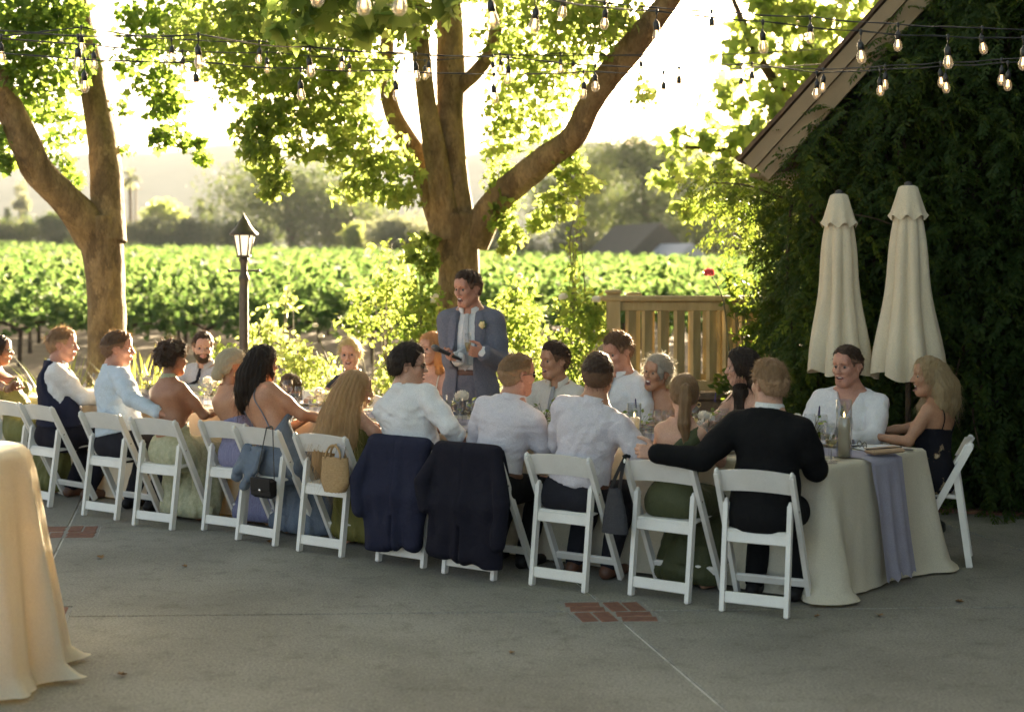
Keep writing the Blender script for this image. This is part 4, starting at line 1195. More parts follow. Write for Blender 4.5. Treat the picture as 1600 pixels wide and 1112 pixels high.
# sunlit wisteria sprays at the corner, spilling over the railing
spray = empty('wisteria', (2.2, 12.2, 0), 0, 'sunlit wisteria sprays hanging from the eave corner over the railing', 'climbing plant')
P = []
for px, py, Y, rx, ry, dp, n in ((1215, 330, 12.1, 60, 50, .35, 130), (1170, 300, 12.3, 60, 40, .35, 90), (1240, 400, 12.0, 36, 60, .3, 170), (1200, 385, 12.2, 36, 30, .3, 60), (1255, 480, 11.9, 24, 70, .3, 220), (1225, 520, 12.1, 30, 60, .3, 150), (1250, 600, 11.8, 30, 50, .3, 170), (1120, 290, 12.6, 50, 26, .3, 50), (1150, 360, 12.6, 26, 20, .2, 24), (1215, 450, 12.1, 24, 40, .3, 80)):
    c = at(px, py, Y)
    for k in range(n): P.append((c.x + rw.normal() * rx * Y / FPX * .55, Y + rw.normal() * dp * .6, c.z + rw.normal() * ry * Y / FPX * .55))
P = np.array(P) - A(2.2, 12.2, 0); D = rw.normal(size=(len(P), 3)) * A(.9, .6, .3) + A(-.2, -.1, -.1)
V, F = frond_np(rw, P, D, rw.uniform(.18, .30, len(P)), 8)
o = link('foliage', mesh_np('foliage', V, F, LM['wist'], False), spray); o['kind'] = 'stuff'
mb = MB()
for st in (((1290, 300), (1230, 310), (1170, 290), (1110, 285)), ((1300, 380), (1240, 390), (1190, 370)), ((1290, 640), (1262, 560), (1256, 460), (1250, 330))):
    limb(mb, [(*(at(x, y, 12.2) - Vector((2.2, 12.2, 0))), .012 - .002 * i) for i, (x, y) in enumerate(st)], 5, 3, .04, 4)
mb.build('stem', M['dark_bark'], spray)

# low wall and railing
YF = 12.9
a = at(948, 640, YF); b = at(1320, 640, YF)
mb = MB(); mb.box(((a.x + b.x) / 2, YF + .2, .33), (b.x - a.x, .44, .66), None, 0, .02); mb.box(((a.x + b.x) / 2, YF + .2, .69), (b.x - a.x + .06, .52, .06), None, 0, .012)
o = mb.build('garden_wall', M['wall_stone']); tag(o, 'low brown garden wall carrying the wooden railing', 'wall')
rl = empty('railing', (a.x, YF, .72), 0, 'weathered wooden railing with broad square balusters beside the roses', 'railing')
top = at(1000, 462, YF).z - .72; W = b.x - a.x
mb = MB(); mb.box((W / 2, 0, top - .025), (W + .1, .15, .05), None, 0, .012); mb.build('top_rail', M['rail_wood'], rl)
mb = MB(); mb.box((W / 2, 0, top - .095), (W, .06, .085), None, 0, .006); mb.build('rail', M['rail_wood'], rl)
mb = MB(); mb.box((W / 2, 0, .07), (W, .07, .09), None, 0, .006); mb.build('rail', M['rail_wood'], rl)
mb = MB(); mb.box((.06, 0, top / 2 + .01), (.12, .12, top + .02), None, 0, .012); mb.box((.06, 0, top + .035), (.15, .15, .04), None, 0, .015); mb.build('post', M['rail_wood'], rl)
mb = MB(); mb.box((0, 0, 0), (.088, .05, top - .25), None, 0, .006); BAL = mb.mesh('baluster', M['rail_wood'])
k = 0; x = .22
while x < W - .05:
    o = link('baluster', BAL, rl, (x, 0, .115 + (top - .25) / 2 + .002)); o.rotation_euler = (0, 0, .55); x += .148
# far side of the same deck
rl2 = copy_tree(rl); rl2.location = (a.x + .32, YF + 1.5, .66); rl2['label'] = 'second wooden railing glimpsed through the balusters of the first'
mb = MB(); mb.box((a.x + W / 2 + .3, YF + 1.0, .655), (W + .2, 1.1, .05)); o = mb.build('deck', M['rail_wood']); tag(o, kind='structure')

# closed parasols
def parasol(px, Y, ytop, yhem, wtop, whem, label, seed):
    x = (px - 800) * Y / FPX; zt = at(px, ytop, Y).z; zh = at(px, yhem, Y).z; k = Y / FPX
    t = empty('parasol', (x, Y, 0), R(seed * 11), label, 'parasol', 'closed parasols by the house')
    rr = random.Random(seed)
    ph = rr.uniform(0, 6)
    def fold(r, z, a, i):
        u = i / 22
        w = abs(math.sin(4 * a + .35 * math.sin(1.5 * z + ph) + ph)) ** .55
        return r * (1.04 - (.20 + .26 * min(1, u * 1.6)) * (1 - w) + .035 * math.sin(a * 13 + z * 2 + ph) * u + .05 * u * mnoise.noise((math.cos(a) * 1.5, math.sin(a) * 1.5, z * 2.2 + ph)))
    n = 23; prof = []
    for i in range(n):
        u = i / (n - 1); z = zt - .18 - (zt - .18 - zh) * u
        prof.append(((wtop * .42 + (whem * .53 - wtop * .42) * u ** 1.1) * k + .01 * math.sin(u * 9), z))
    mb = MB(); mb.lathe(prof[::-1], 72, (0, 0, 0), 0, True, lambda r, z, a, i: fold(r, z, a, n - 1 - i))
    # hem drops unevenly
    vs = mb.v
    for q in range(len(vs)):
        u = 1 - min(1, (vs[q][2] - zh) / (zt - zh))
        if u > .6:
            a = math.atan2(vs[q][1], vs[q][0]); vs[q] = (vs[q][0], vs[q][1], vs[q][2] - (u - .6) * .16 * (.5 - .5 * math.cos(4 * a)))
    mb.build('canopy', M['canvas'], t)
    mb = MB()
    mb.lathe([(wtop * .60 * k, zt - .235), (wtop * .54 * k, zt - .19), (wtop * .42 * k, zt - .10), (wtop * .30 * k, zt - .012), (wtop * .2 * k, zt), (.01, zt + .002)], 48, (0, 0, 0), 0, True, lambda r, z, a, i: r * (1 + (.10 if i == 0 else .05 if i == 1 else .015) * math.cos(8 * a + ph)))
    vs = mb.v
    for q in range(48): a = math.atan2(vs[q][1], vs[q][0]); vs[q] = (vs[q][0], vs[q][1], vs[q][2] + .02 * math.cos(8 * a + ph))
    mb.build('vent_cap', M['canvas'], t)
    mb = MB(); mb.lathe([(.03, zt + .0), (.03, zt + .018), (.012, zt + .03), (.0, zt + .032)], 12); mb.build('finial', M['black_metal'], t)
    mb = MB(); mb.tube([(0, 0, .05), (0, 0, zt - .02)], .02, 10); mb.build('pole', M['dark_bark'], t)
    mb = MB(); mb.lathe([(.0, .0), (.26, .0), (.26, .045), (.22, .07), (.05, .085), (.04, .22), (.0, .22)], 24); mb.build('base', M['black_metal'], t)
    # ribs seen at the hem
    for q in range(4):
        a = q * math.pi / 2 + .4; mb = MB(); mb.tube([(.03 * math.cos(a), .03 * math.sin(a), zt - .3), (.10 * math.cos(a), .10 * math.sin(a), zh + .06)], .009, 6); mb.build('rib', M['dark_bark'], t)
parasol(1311, 10.45, 303, 572, 46, 92, 'closed ecru parasol behind the man in the open-collared white shirt', 1)
parasol(1419, 10.2, 290, 580, 48, 108, 'larger closed ecru parasol behind the laughing blonde woman', 2)

# lamp post
YP = 13.6
c = at(381, 400, YP)
lp = empty('lamp_post', (c.x, YP, 0), 0, 'old-fashioned iron lamp post with a glowing lantern beside the vineyard', 'street lamp')
k = YP / FPX
def zpx(y): return at(381, y, YP).z
mb = MB(); mb.lathe([(.0, 0), (.12, 0), (.12, .06), (.09, .10), (.075, .32), (.055, .36), (.048, .40), (.043, zpx(450)), (.043, zpx(440)), (.052, zpx(438)), (.052, zpx(433)), (.036, zpx(428)), (.032, zpx(412)), (.045, zpx(408)), (.05, zpx(404)), (.03, zpx(402))], 20); mb.build('post', M['bronze'], lp)
mb = MB(); mb.tube([(-22 * k, 0, zpx(423)), (22 * k, 0, zpx(423))], .010, 8)
for s_ in (-1, 1): mb.ball((s_ * 23 * k, 0, zpx(423)), .018, 8, 6)
mb.build('ladder_bar', M['bronze'], lp)
r0, r1, z0, z1 = 9.5 * k, 15.5 * k, zpx(400), zpx(367)
mb = MB()
for q in range(6):
    a = math.pi * 2 * q / 6 + .26; mb.tube([(r0 * math.cos(a), r0 * math.sin(a), z0), (r1 * math.cos(a), r1 * math.sin(a), z1)], .0085, 6)
mb.lathe([(.02, z0 - .02), (r0 + .012, z0 - .012), (r0 + .012, z0 + .008), (r0 - .01, z0 + .008)], 6); mb.build('lantern_frame', M['bronze'], lp)
M['lamp_pane'] = mat('glowing lantern pane', (.8, .72, .55), .4, emit=((1.0, .80, .50), .09))
for q in range(6):
    a0, a1 = math.pi * 2 * q / 6 + .26, math.pi * 2 * (q + 1) / 6 + .26; mb = MB()
    mb.add([(r0 * .96 * math.cos(a0), r0 * .96 * math.sin(a0), z0), (r0 * .96 * math.cos(a1), r0 * .96 * math.sin(a1), z0), (r1 * .96 * math.cos(a1), r1 * .96 * math.sin(a1), z1), (r1 * .96 * math.cos(a0), r1 * .96 * math.sin(a0), z1)], [(0, 1, 2, 3)])
    mb.build('pane', M['lamp_pane'], lp)
mb = MB(); mb.lathe([(r1 - .01, z1 - .004), (22 * k, z1 - .006), (22.5 * k, z1 + .012), (17 * k, z1 + .045), (10 * k, z1 + .10), (6 * k, z1 + .15), (3.4 * k, z1 + .165), (3.4 * k, z1 + .175), (2.2 * k, z1 + .185), (1.2 * k, zpx(336)), (0, zpx(332))], 12); mb.build('lantern_roof', M['bronze'], lp)

# string lights
M['bulb_glass'] = glass_mat('bulb glass', (1, .96, .88), 2.2, .86)
nt = M['bulb_glass'].node_tree                      # the lit bulb glows a little all over
em_ = N(nt, 'ShaderNodeEmission', Strength=.006); em_.inputs[0].default_value = (1, .66, .34, 1)
ads = N(nt, 'ShaderNodeAddShader'); so = nt.nodes['Material Output'].inputs['Surface']
nt.links.new(so.links[0].from_socket, ads.inputs[0]); nt.links.new(em_.outputs[0], ads.inputs[1]); nt.links.new(ads.outputs[0], so)
M['filament'] = mat('glowing filament', (1, .6, .25), .5, emit=((1.0, .60, .26), .7))
M['filament'].cycles.emission_sampling = 'NONE'; M['bulb_glass'].cycles.emission_sampling = 'NONE'
mb = MB(); mb.lathe([(.0, -.082), (.016, -.078), (.026, -.064), (.029, -.046), (.025, -.026), (.017, -.008), (.0145, .004)], 16); BULB = mb.mesh('bulb', M['bulb_glass'])
mb = MB(); mb.lathe([(.0135, -.006), (.0185, -.002), (.0185, .03), (.016, .042), (.008, .05), (.005, .062), (.0, .063)], 12); SOCK = mb.mesh('socket', M['black_plastic'])
mb = MB()
for q in range(4):
    a = q * math.pi / 2 + .4; mb.tube([(.004 * math.cos(a), .004 * math.sin(a), .0), (.009 * math.cos(a), .009 * math.sin(a), -.052)], .0013, 5)
FIL = mb.mesh('filament', M['filament'])
def strand(label, bulbs, drop, ends, seed):
    """bulbs: (px, py of the glass, Y)"""
    P = []
    rr = random.Random(seed)
    for px, py, Y in bulbs:
        v = at(px, py, Y); P.append(v)
    o0 = P[0].copy()
    t = empty('string_light', o0, 0, label, 'string lights', 'festoon strands over the terrace')
    A_ = [p + Vector((0, 0, drop)) for p in P]
    first = A_[0] + (A_[0] - A_[1]).normalized() * ends[0] + Vector((0, 0, .1)); last = A_[-1] + (A_[-1] - A_[-2]).normalized() * ends[1] + Vector((0, 0, .15))
    pts = []
    seq = [first] + A_ + [last]
    for a, b in zip(seq[:-1], seq[1:]):
        L = (b - a).length
        for q in range(6):
            u = q / 6; pts.append(a.lerp(b, u) - Vector((0, 0, .035 * L * 4 * u * (1 - u) * .35)))
    pts.append(seq[-1])
    mb = MB(); mb.tube([p - o0 for p in pts], .0034, 5)
    mb.tube([p - o0 + Vector((0, .006 * math.sin(i * 1.3), .006 * math.cos(i * 1.3))) for i, p in enumerate(pts)], .0028, 4)
    for p, a in zip(P, A_): mb.tube([a - o0, p - o0 + Vector((0, 0, .06 + .035))], .0035, 5); mb.lathe([(.006, -.022), (.010, -.012), (.010, .008), (.004, .012)], 8, a - o0)
    mb.build('cable', M['black_plastic'], t)
    for p in P:
        b_ = link('bulb', BULB, t, p - o0 + Vector((0, 0, .036))); b_.rotation_euler = (rr.uniform(-.12, .12), rr.uniform(-.12, .12), rr.uniform(0, 6))
        link('socket', SOCK, b_); link('filament', FIL, b_)
strand('lowest-hanging nearest strand of bulbs running in front of the gable edge', [(497, -6, 5.9), (568, 7, 5.8), (626, 8, 5.8), (768, 30, 6.4), (836, 40, 7.0), (1026, 56, 8.2), (1192, 72, 8.3), (1345, 88, 8.2), (1481, 96, 8.2), (1599, 98, 8.2)], .145, (3, 3), 1)
strand('strand of bulbs just above the nearest one on the gable side', [(880, 18, 8.7), (945, 36, 9.2), (1112, 48, 9.6), (1266, 58, 9.4), (1403, 70, 9.3), (1535, 75, 9.4), (1670, 80, 9.4)], .135, (3, 2), 2)
strand('strand of bulbs crossing the forked trunk and the central limbs', [(-60, 84, 7.6), (122, 99, 7.7), (310, 96, 7.8), (484, 110, 9.2), (650, 118, 9.6), (794, 122, 10.0), (930, 134, 10.3), (1061, 137, 10.6), (1175, 130, 10.6), (1276, 145, 10.4), (1375, 141, 10.2), (1478, 136, 9.9), (1575, 132, 9.6), (1680, 128, 9.4)], .15, (3, 2), 3)
strand('lower strand of bulbs hanging across the middle of the terrace', [(-50, 118, 8.7), (132, 134, 8.8), (307, 136, 9.2), (470, 147, 9.2), (619, 148, 9.6), (772, 152, 10.0), (912, 146, 10.6), (1037, 146, 11.0), (1158, 138, 11.7)], .165, (3, 4), 4)
strand('farther strand of small bulbs crossing below the canopy', [(2, 88, 9.6), (127, 74, 9.6), (268, 90, 10.6), (405, 92, 11.2), (534, 103, 11.8), (670, 112, 12.2), (770, 112, 12.3), (876, 108, 12.5), (1002, 110, 12.7), (1286, 136, 11.0), (1383, 132, 10.5), (1470, 128, 10.2), (1565, 124, 9.9)], .14, (2, 3), 5)
strand('farthest strand of tiny bulbs behind the others', [(147, 100, 10.4), (285, 107, 11.2), (417, 107, 12.0), (546, 114, 12.6), (664, 118, 13.0), (782, 108, 13.0), (896, 110, 13.2)], .14, (3, 3), 6)

# barns and poles beyond the vineyard
def barn(px, py, wpx, hpx, Y, label, roofm, wallm, dep=9):
    c = at(px, py, Y); zb = zg(c.x, Y); w = wpx * Y / FPX; h = hpx * Y / FPX; ze = c.z - h
    t = empty('barn', (c.x, Y, zb), R(18), label, 'barn')
    mb = MB(); mb.box((0, dep / 2, (ze - zb) / 2), (w * .92, dep, ze - zb)); mb.build('wall', wallm, t)
    mb = MB(); z0 = ze - zb; z1 = c.z - zb
    P = [(-w / 2, -.4, z0), (0, -.4, z1), (w / 2, -.4, z0), (-w / 2, dep + .4, z0), (0, dep + .4, z1), (w / 2, dep + .4, z0)]
    mb.add(P, [(0, 1, 4, 3), (1, 2, 5, 4), (0, 2, 1), (3, 4, 5)]); mb.build('roof', roofm, t)
barn(1030, 348, 110, 50, 112, 'dim grey barn with a steep gable roof beyond the vines', M['barn'], M['barn'])
barn(1078, 380, 70, 30, 106, 'small pale-roofed shed in front of the grey barn', M['sheet_metal'], M['barn'], 5)
for px, py, Y, lb in ((212, 288, 160, 'thin utility pole beside the tall palm'), (901, 262, 118, 'utility pole among the hazy trees over the white roses')):
    c = at(px, py, Y); zb = zg(c.x, Y)
    t = empty('utility_pole', (c.x, Y, zb), 0, lb, 'pole')
    mb = MB(); mb.tube([(0, 0, -.3), (0, 0, c.z - zb)], [.17, .12], 8); mb.build('pole', M['post'], t)
    mb = MB(); mb.box((0, -.15, c.z - zb - .5), (1.6, .1, .12)); mb.build('crossarm', M['post'], t)
# ------------------------------------------------------------------ white folding chairs
def chair_proto():
    t = empty('folding_chair', (0, 0, 0))
    m = M['white_chair']
    for sg in (-1, 1):
        mb = MB(); x = sg * .212
        top, mid, bot = Vector((x, -.012, .785)), Vector((x, .105, .585)), Vector((x, .395, .0))
        d = (bot - top).normalized()
        mb.bar(top + d * .012, bot + Vector((0, 0, .012)), .026, .042, (1, 0, 0), 0, .006)
        mb.ball(top + d * .012, (.013, .021, .021), 10, 6)
        mb.build('frame', m, t)
    for sg in (-1, 1):
        mb = MB(); x = sg * .181
        mb.bar((x, .0, .0), (x, .083, .60), .026, .040, (1, 0, 0), 0, .006); mb.ball((x, .083, .60), (.013, .02, .02), 10, 6)
        mb.build('leg', m, t)
        mb = MB(); a = Vector((sg * .1985, .10, .565)); mb.tube([a - Vector((.004, 0, 0)) * 4, a + Vector((.004, 0, 0)) * 7], .007, 8); mb.build('bolt', M['steel'], t)
    # backrest: bowed panel with an arched top
    rows_f, rows_b = [], []
    n = 14
    for i in range(n + 1):
        u = -1 + 2 * i / n; x = u * .199
        y = -.034 * (1 - u * u)
        zt = .778 + .020 * (1 - u * u); zb_ = .655 + .016 * (1 - u * u)
        sl_ = -.58
        cf, cb = [], []
        for q in range(5):
            z = zb_ + (zt - zb_) * q / 4; yy = y + .082 + (z - .66) * sl_ * .9
            cf.append((x, yy + .009, z)); cb.append((x, yy - .009, z))
        rows_f.append(cf); rows_b.append(cb)
    mb = MB(); mb.grid(rows_f, 0, False); mb.grid([r[::-1] for r in rows_b], 0, False)
    mb.grid([[r[-1] for r in rows_f], [r[-1] for r in rows_b]], 0, False); mb.grid([[r[0] for r in rows_b], [r[0] for r in rows_f]], 0, False)
    mb.grid([rows_b[0], rows_f[0]], 0, False); mb.grid([rows_f[-1], rows_b[-1]], 0, False)
    mb.build('backrest', m, t)
    mb = MB(); Mx = Matrix.Rotation(.05, 3, 'X'); mb.box((0, .24, .447), (.352, .36, .026), Mx, 0, .008); mb.build('seat', m, t)
    mb = MB(); mb.box((0, .058, .408), (.336, .02, .058), Matrix.Rotation(-.13, 3, 'X'), 0, .004); mb.build('seat_rail', m, t)
    mb = MB(); mb.box((0, .012, .082), (.336, .02, .062), Matrix.Rotation(-.13, 3, 'X'), 0, .004); mb.build('stretcher', m, t)
    mb = MB(); mb.box((0, .335, .125), (.398, .02, .05), Matrix.Rotation(.46, 3, 'X'), 0, .004); mb.build('stretcher', m, t)
    return t

chair0 = chair_proto(); _used = [False]
def chair(x, y, yaw, label, group='white folding chairs round the table'):
    o = chair0 if not _used[0] else copy_tree(chair0)
    _used[0] = True
    o.location = (x, y, 0); o.rotation_euler = (0, 0, yaw)
    return tag(o, label, 'chair', group)
CHL = ['white folding chair under the woman in the moss green dress', 'white folding chair under the man in the navy waistcoat', 'white folding chair under the man in the pale blue shirt',
       'white folding chair under the curly-haired woman with a bare back', 'white folding chair under the woman in the strapless lavender dress', 'white folding chair with a black chain bag hung on its back',
       'white folding chair with a straw bag hung on its back', 'white folding chair covered by the navy jacket with cuff buttons', 'white folding chair covered by the plain black jacket',
       'white folding chair under the man with the pale pink-grey shirt and brown belt', 'white folding chair under the woman with the long ponytail', 'white folding chair under the man in the black suit jacket']
CHAIRS = []
for (x, y, yaw), lb in zip(SEATS, CHL): CHAIRS.append(chair(x, y, yaw, lb))
# ------------------------------------------------------------------ people
def skin_mat(name, c, c2):
    m, nt, p = new_mat(name)
    tc = N(nt, 'ShaderNodeTexCoord')
    nz = N(nt, 'ShaderNodeTexNoise', Scale=14, Detail=6, Roughness=.6)
    nt.links.new(tc.outputs['Object'], nz.inputs['Vector'])
    rp = ramp(nt, [c, c2], [.32, .7])
    nt.links.new(nz.outputs['Fac'], rp.inputs[0])
    n3 = N(nt, 'ShaderNodeTexNoise', Scale=130, Detail=4, Roughness=.75); nt.links.new(tc.outputs['Object'], n3.inputs['Vector'])
    r3 = ramp(nt, [(.84, .82, .80), (1.14, 1.13, 1.12)], [.36, .64]); nt.links.new(n3.outputs['Fac'], r3.inputs[0])
    m3 = N(nt, 'ShaderNodeMix', data_type='RGBA', blend_type='MULTIPLY'); m3.inputs[0].default_value = 1.0
    nt.links.new(rp.outputs[0], m3.inputs[6]); nt.links.new(r3.outputs[0], m3.inputs[7]); nt.links.new(m3.outputs[2], p.inputs['Base Color'])
    p.inputs['Roughness'].default_value = .46
    p.inputs['Specular IOR Level'].default_value = .45
    b2 = N(nt, 'ShaderNodeTexNoise', Scale=160, Detail=3)
    nt.links.new(tc.outputs['Object'], b2.inputs['Vector'])
    bm = N(nt, 'ShaderNodeBump', Strength=.12, Distance=.003)
    nt.links.new(b2.outputs['Fac'], bm.inputs['Height']); nt.links.new(bm.outputs[0], p.inputs['Normal'])
    tr = N(nt, 'ShaderNodeBsdfTranslucent'); tr.inputs[0].default_value = (.5, .19, .11, 1)
    mx = N(nt, 'ShaderNodeMixShader'); mx.inputs[0].default_value = .07
    nt.links.new(p.outputs[0], mx.inputs[1]); nt.links.new(tr.outputs[0], mx.inputs[2])
    nt.links.new(mx.outputs[0], nt.nodes['Material Output'].inputs['Surface'])
    return m
SKIN = {
    'fair': skin_mat('fair skin', (.51, .30, .205), (.45, .24, .16)),
    'tan': skin_mat('tanned skin', (.41, .22, .128), (.35, .175, .10)),
    'ruddy': skin_mat('ruddy skin', (.46, .24, .16), (.40, .185, .125)),
    'deep': skin_mat('deep tanned skin', (.31, .155, .085), (.25, .12, .066)),
}
M['lip'] = mat('lip', (.38, .165, .125), .5)
M['mouth'] = mat('inside of mouth', (.10, .028, .024), .5)
M['teeth'] = mat('teeth', (.62, .58, .50), .35)
M['eye_white'] = mat('eye white', (.26, .20, .165), .4)
M['iris'] = mat('iris', (.02, .012, .008), .3)

def hair_mat(name, c, c2, rough=.5):
    m, nt, p = new_mat(name)
    tc = N(nt, 'ShaderNodeTexCoord'); mp = N(nt, 'ShaderNodeMapping'); mp.inputs['Scale'].default_value = (1, 1, .16)
    nt.links.new(tc.outputs['Object'], mp.inputs[0])
    nz = N(nt, 'ShaderNodeTexNoise', Scale=95, Detail=5, Roughness=.65)
    nt.links.new(mp.outputs[0], nz.inputs['Vector'])
    rp = ramp(nt, [c, c2], [.35, .68])
    nt.links.new(nz.outputs['Fac'], rp.inputs[0]); nt.links.new(rp.outputs[0], p.inputs['Base Color'])
    p.inputs['Roughness'].default_value = rough
    p.inputs['Specular IOR Level'].default_value = .28
    bm = N(nt, 'ShaderNodeBump', Strength=.8, Distance=.006)
    nt.links.new(nz.outputs['Fac'], bm.inputs['Height']); nt.links.new(bm.outputs[0], p.inputs['Normal'])
    tr = N(nt, 'ShaderNodeBsdfTranslucent'); tr.inputs[0].default_value = (*[min(.9, v * 2.4) for v in c2], 1)
    mx = N(nt, 'ShaderNodeMixShader'); mx.inputs[0].default_value = .28
    nt.links.new(p.outputs[0], mx.inputs[1]); nt.links.new(tr.outputs[0], mx.inputs[2])
    nt.links.new(mx.outputs[0], nt.nodes['Material Output'].inputs['Surface'])
    return m
HAIR = {
    'black': hair_mat('near black hair', (.014, .009, .006), (.03, .018, .011)),
    'dark': hair_mat('dark brown hair', (.03, .016, .009), (.062, .034, .018)),
    'brown': hair_mat('brown hair', (.065, .036, .018), (.13, .075, .036)),
    'light': hair_mat('light brown hair', (.13, .08, .038), (.24, .15, .075)),
    'honey': hair_mat('honey blonde hair', (.27, .158, .072), (.44, .285, .145)),
    'blonde': hair_mat('blonde hair', (.34, .23, .105), (.52, .37, .19)),
    'ash': hair_mat('ash blonde hair', (.33, .27, .175), (.5, .42, .29)),
    'grey': hair_mat('grey hair', (.2, .175, .14), (.40, .36, .3)),
    'sandy': hair_mat('sandy blonde hair', (.20, .145, .075), (.36, .275, .155)),
    'red': hair_mat('auburn hair', (.27, .14, .06), (.42, .25, .12)),
}
_fade = {}
def fade_mat(m, skin):
    k = (m.name, skin)
    if k not in _fade:
        h = m.node_tree.nodes['Color Ramp'].color_ramp.elements[1].color; q = SKIN[skin].node_tree.nodes['Color Ramp'].color_ramp.elements[0].color
        a = [h[i] * .84 + q[i] * .16 for i in range(3)]
        _fade[k] = mat('clipped ' + m.name, tuple(v * .8 for v in a), .7, tuple(v * 1.15 for v in a), 150, .3, 300, spec=.2)
    return _fade[k]
def cloth(name, c, c2, **kw):
    kw.setdefault('bump', .35); kw.setdefault('bscale', 260); kw.setdefault('spec', .10); kw.setdefault('fold', .14); kw.setdefault('grain', .16)
    return mat(name, c, kw.pop('rough', .85), c2, kw.pop('scale', 6), **kw)
CL = {
    'white': cloth('white shirt cotton', (.80, .79, .77), (.75, .74, .73), transl=.2, tcol=(.85, .66, .40)),
    'cream': cloth('ivory shirt cotton', (.74, .70, .62), (.68, .63, .55), transl=.18, tcol=(.8, .6, .38)),
    'blue': cloth('pale blue shirt cotton', (.60, .67, .73), (.54, .62, .68), transl=.14, tcol=(.75, .66, .5)),
    'pink': cloth('pale pink grey shirt cotton', (.66, .62, .64), (.60, .56, .59), transl=.14, tcol=(.8, .6, .46)),
    'stripe': cloth('fine striped grey shirt', (.60, .59, .58), (.42, .41, .42), scale=150, stretch=(1, 1, .04), transl=.12),
    'navy': cloth('navy wool', (.015, .016, .032), (.02, .022, .041)),
    'navy_deep': cloth('dark navy wool', (.0095, .009, .015), (.0125, .012, .019)),
    'charcoal': cloth('black wool', (.006, .006, .0065), (.009, .009, .0095)),
    'trouser': cloth('dark trouser wool', (.014, .014, .018), (.02, .02, .026)),
    'brown_trouser': cloth('dark brown trouser', (.05, .032, .024), (.065, .042, .03)),
    'slate': cloth('slate blue linen suit', (.105, .11, .138), (.142, .148, .178), scale=90, bscale=260),
    'slate_light': cloth('slate blue lapel', (.118, .122, .155), (.15, .155, .188), scale=90),
    'green': cloth('dark olive green satin', (.05, .055, .026), (.066, .072, .034), rough=.5, bump=.15),
    'olive': cloth('olive satin', (.105, .098, .026), (.14, .13, .036), rough=.5, bump=.15),
    'moss': cloth('moss green satin', (.115, .115, .035), (.15, .15, .05), rough=.5, bump=.15),
    'sage': cloth('pale sage patterned satin', (.46, .43, .29), (.30, .31, .19), scale=34, rough=.55, bump=.15),
    'lav': cloth('lavender pleated dress', (.27, .265, .39), (.18, .175, .28), scale=70, stretch=(1.4, 1.4, .06), transl=.1),
    'dusty': cloth('dusty blue dress', (.125, .152, .195), (.16, .19, .235), rough=.7, transl=.1),
    'ivory': cloth('ivory bridal satin', (.76, .70, .60), (.71, .65, .55), rough=.6, transl=.1),
    'floral': cloth('black dress with flower print', (.010, .010, .014), [(.010, .010, .014), (.30, .22, .13), (.42, .36, .28)], scale=11, pos=[.50, .60, .66, .74]),
    'floral_grey': cloth('dark dress with pale flowers', (.03, .032, .045), [(.03, .032, .045), (.22, .20, .21)], scale=22, pos=[.45, .56, .7]),
    'brown': cloth('brown dress', (.07, .04, .025), (.09, .05, .03)),
    'tie_grey': cloth('pale grey tie', (.33, .325, .32), (.26, .255, .255), scale=120),
    'tie_navy': cloth('dark navy tie', (.014, .014, .024), (.02, .02, .03)),
    'sky_satin': cloth('pale satin tie', (.42, .425, .43), (.36, .365, .375), scale=60),
}

def nrm(v): return v / np.linalg.norm(v)
def ik(S, W, L1, L2, pole):
    v = W - S; d = np.linalg.norm(v); u = v / d
    d2 = min(d, L1 + L2 - .004)
    W = S + u * d2
    a = (L1 ** 2 - L2 ** 2 + d2 ** 2) / (2 * d2)
    h = math.sqrt(max(L1 ** 2 - a * a, 0))
    pp = pole - u * (pole @ u)
    return S + u * a + nrm(pp) * h, W

def hand_prims(W, f, n, side, hs=1.0, curl=(.35, .45, .35), thumb_in=.5, spread=1.0):
    """side: +1 right hand, -1 left hand; f the way the fingers point, n the way the palm faces"""
    f = nrm(f); n = nrm(n - f * (n @ f)); t = np.cross(f, n) * side
    pr = []
    for i in range(4):
        off = (1.5 - i) * .0185 * hs
        K = W + f * (.088 - .006 * abs(i - 1.2)) * hs + t * off
        pr.append(('c', W + f * .012 * hs + t * off * .75, K, .0155 * hs, .0115 * hs, .014))
        L = (.070, .078, .073, .057)[i] * hs
        ang = 0; p = K
        side_d = t * (1.5 - i) * .07 * spread
        for sgm, c, r0, r1 in ((.45, curl[0], .0098, .0088), (.31, curl[1], .0088, .0078), (.24, curl[2], .0078, .0066)):
            ang += c * (1 + .08 * i)
            q = p + nrm(f * math.cos(ang) + n * math.sin(ang) + side_d * math.cos(ang)) * L * sgm
            pr.append(('c', p, q, r0 * hs, r1 * hs, .003)); p = q
    b = W + f * .022 * hs + t * .022 * hs
    m = b + nrm(f * .55 + t * .75 + n * .35 * thumb_in * 2) * .044 * hs
    e = m + nrm(f * .85 + t * (.45 - .6 * thumb_in) + n * .45 * thumb_in * 2) * .036 * hs
    e2 = e + nrm(f * .95 + t * (.2 - .6 * thumb_in) + n * .5 * thumb_in * 2) * .026 * hs
    pr += [('c', b, m, .016 * hs, .0125 * hs, .012), ('c', m, e, .0115 * hs, .0102 * hs, .004), ('c', e, e2, .0102 * hs, .008 * hs, .003)]
    return pr

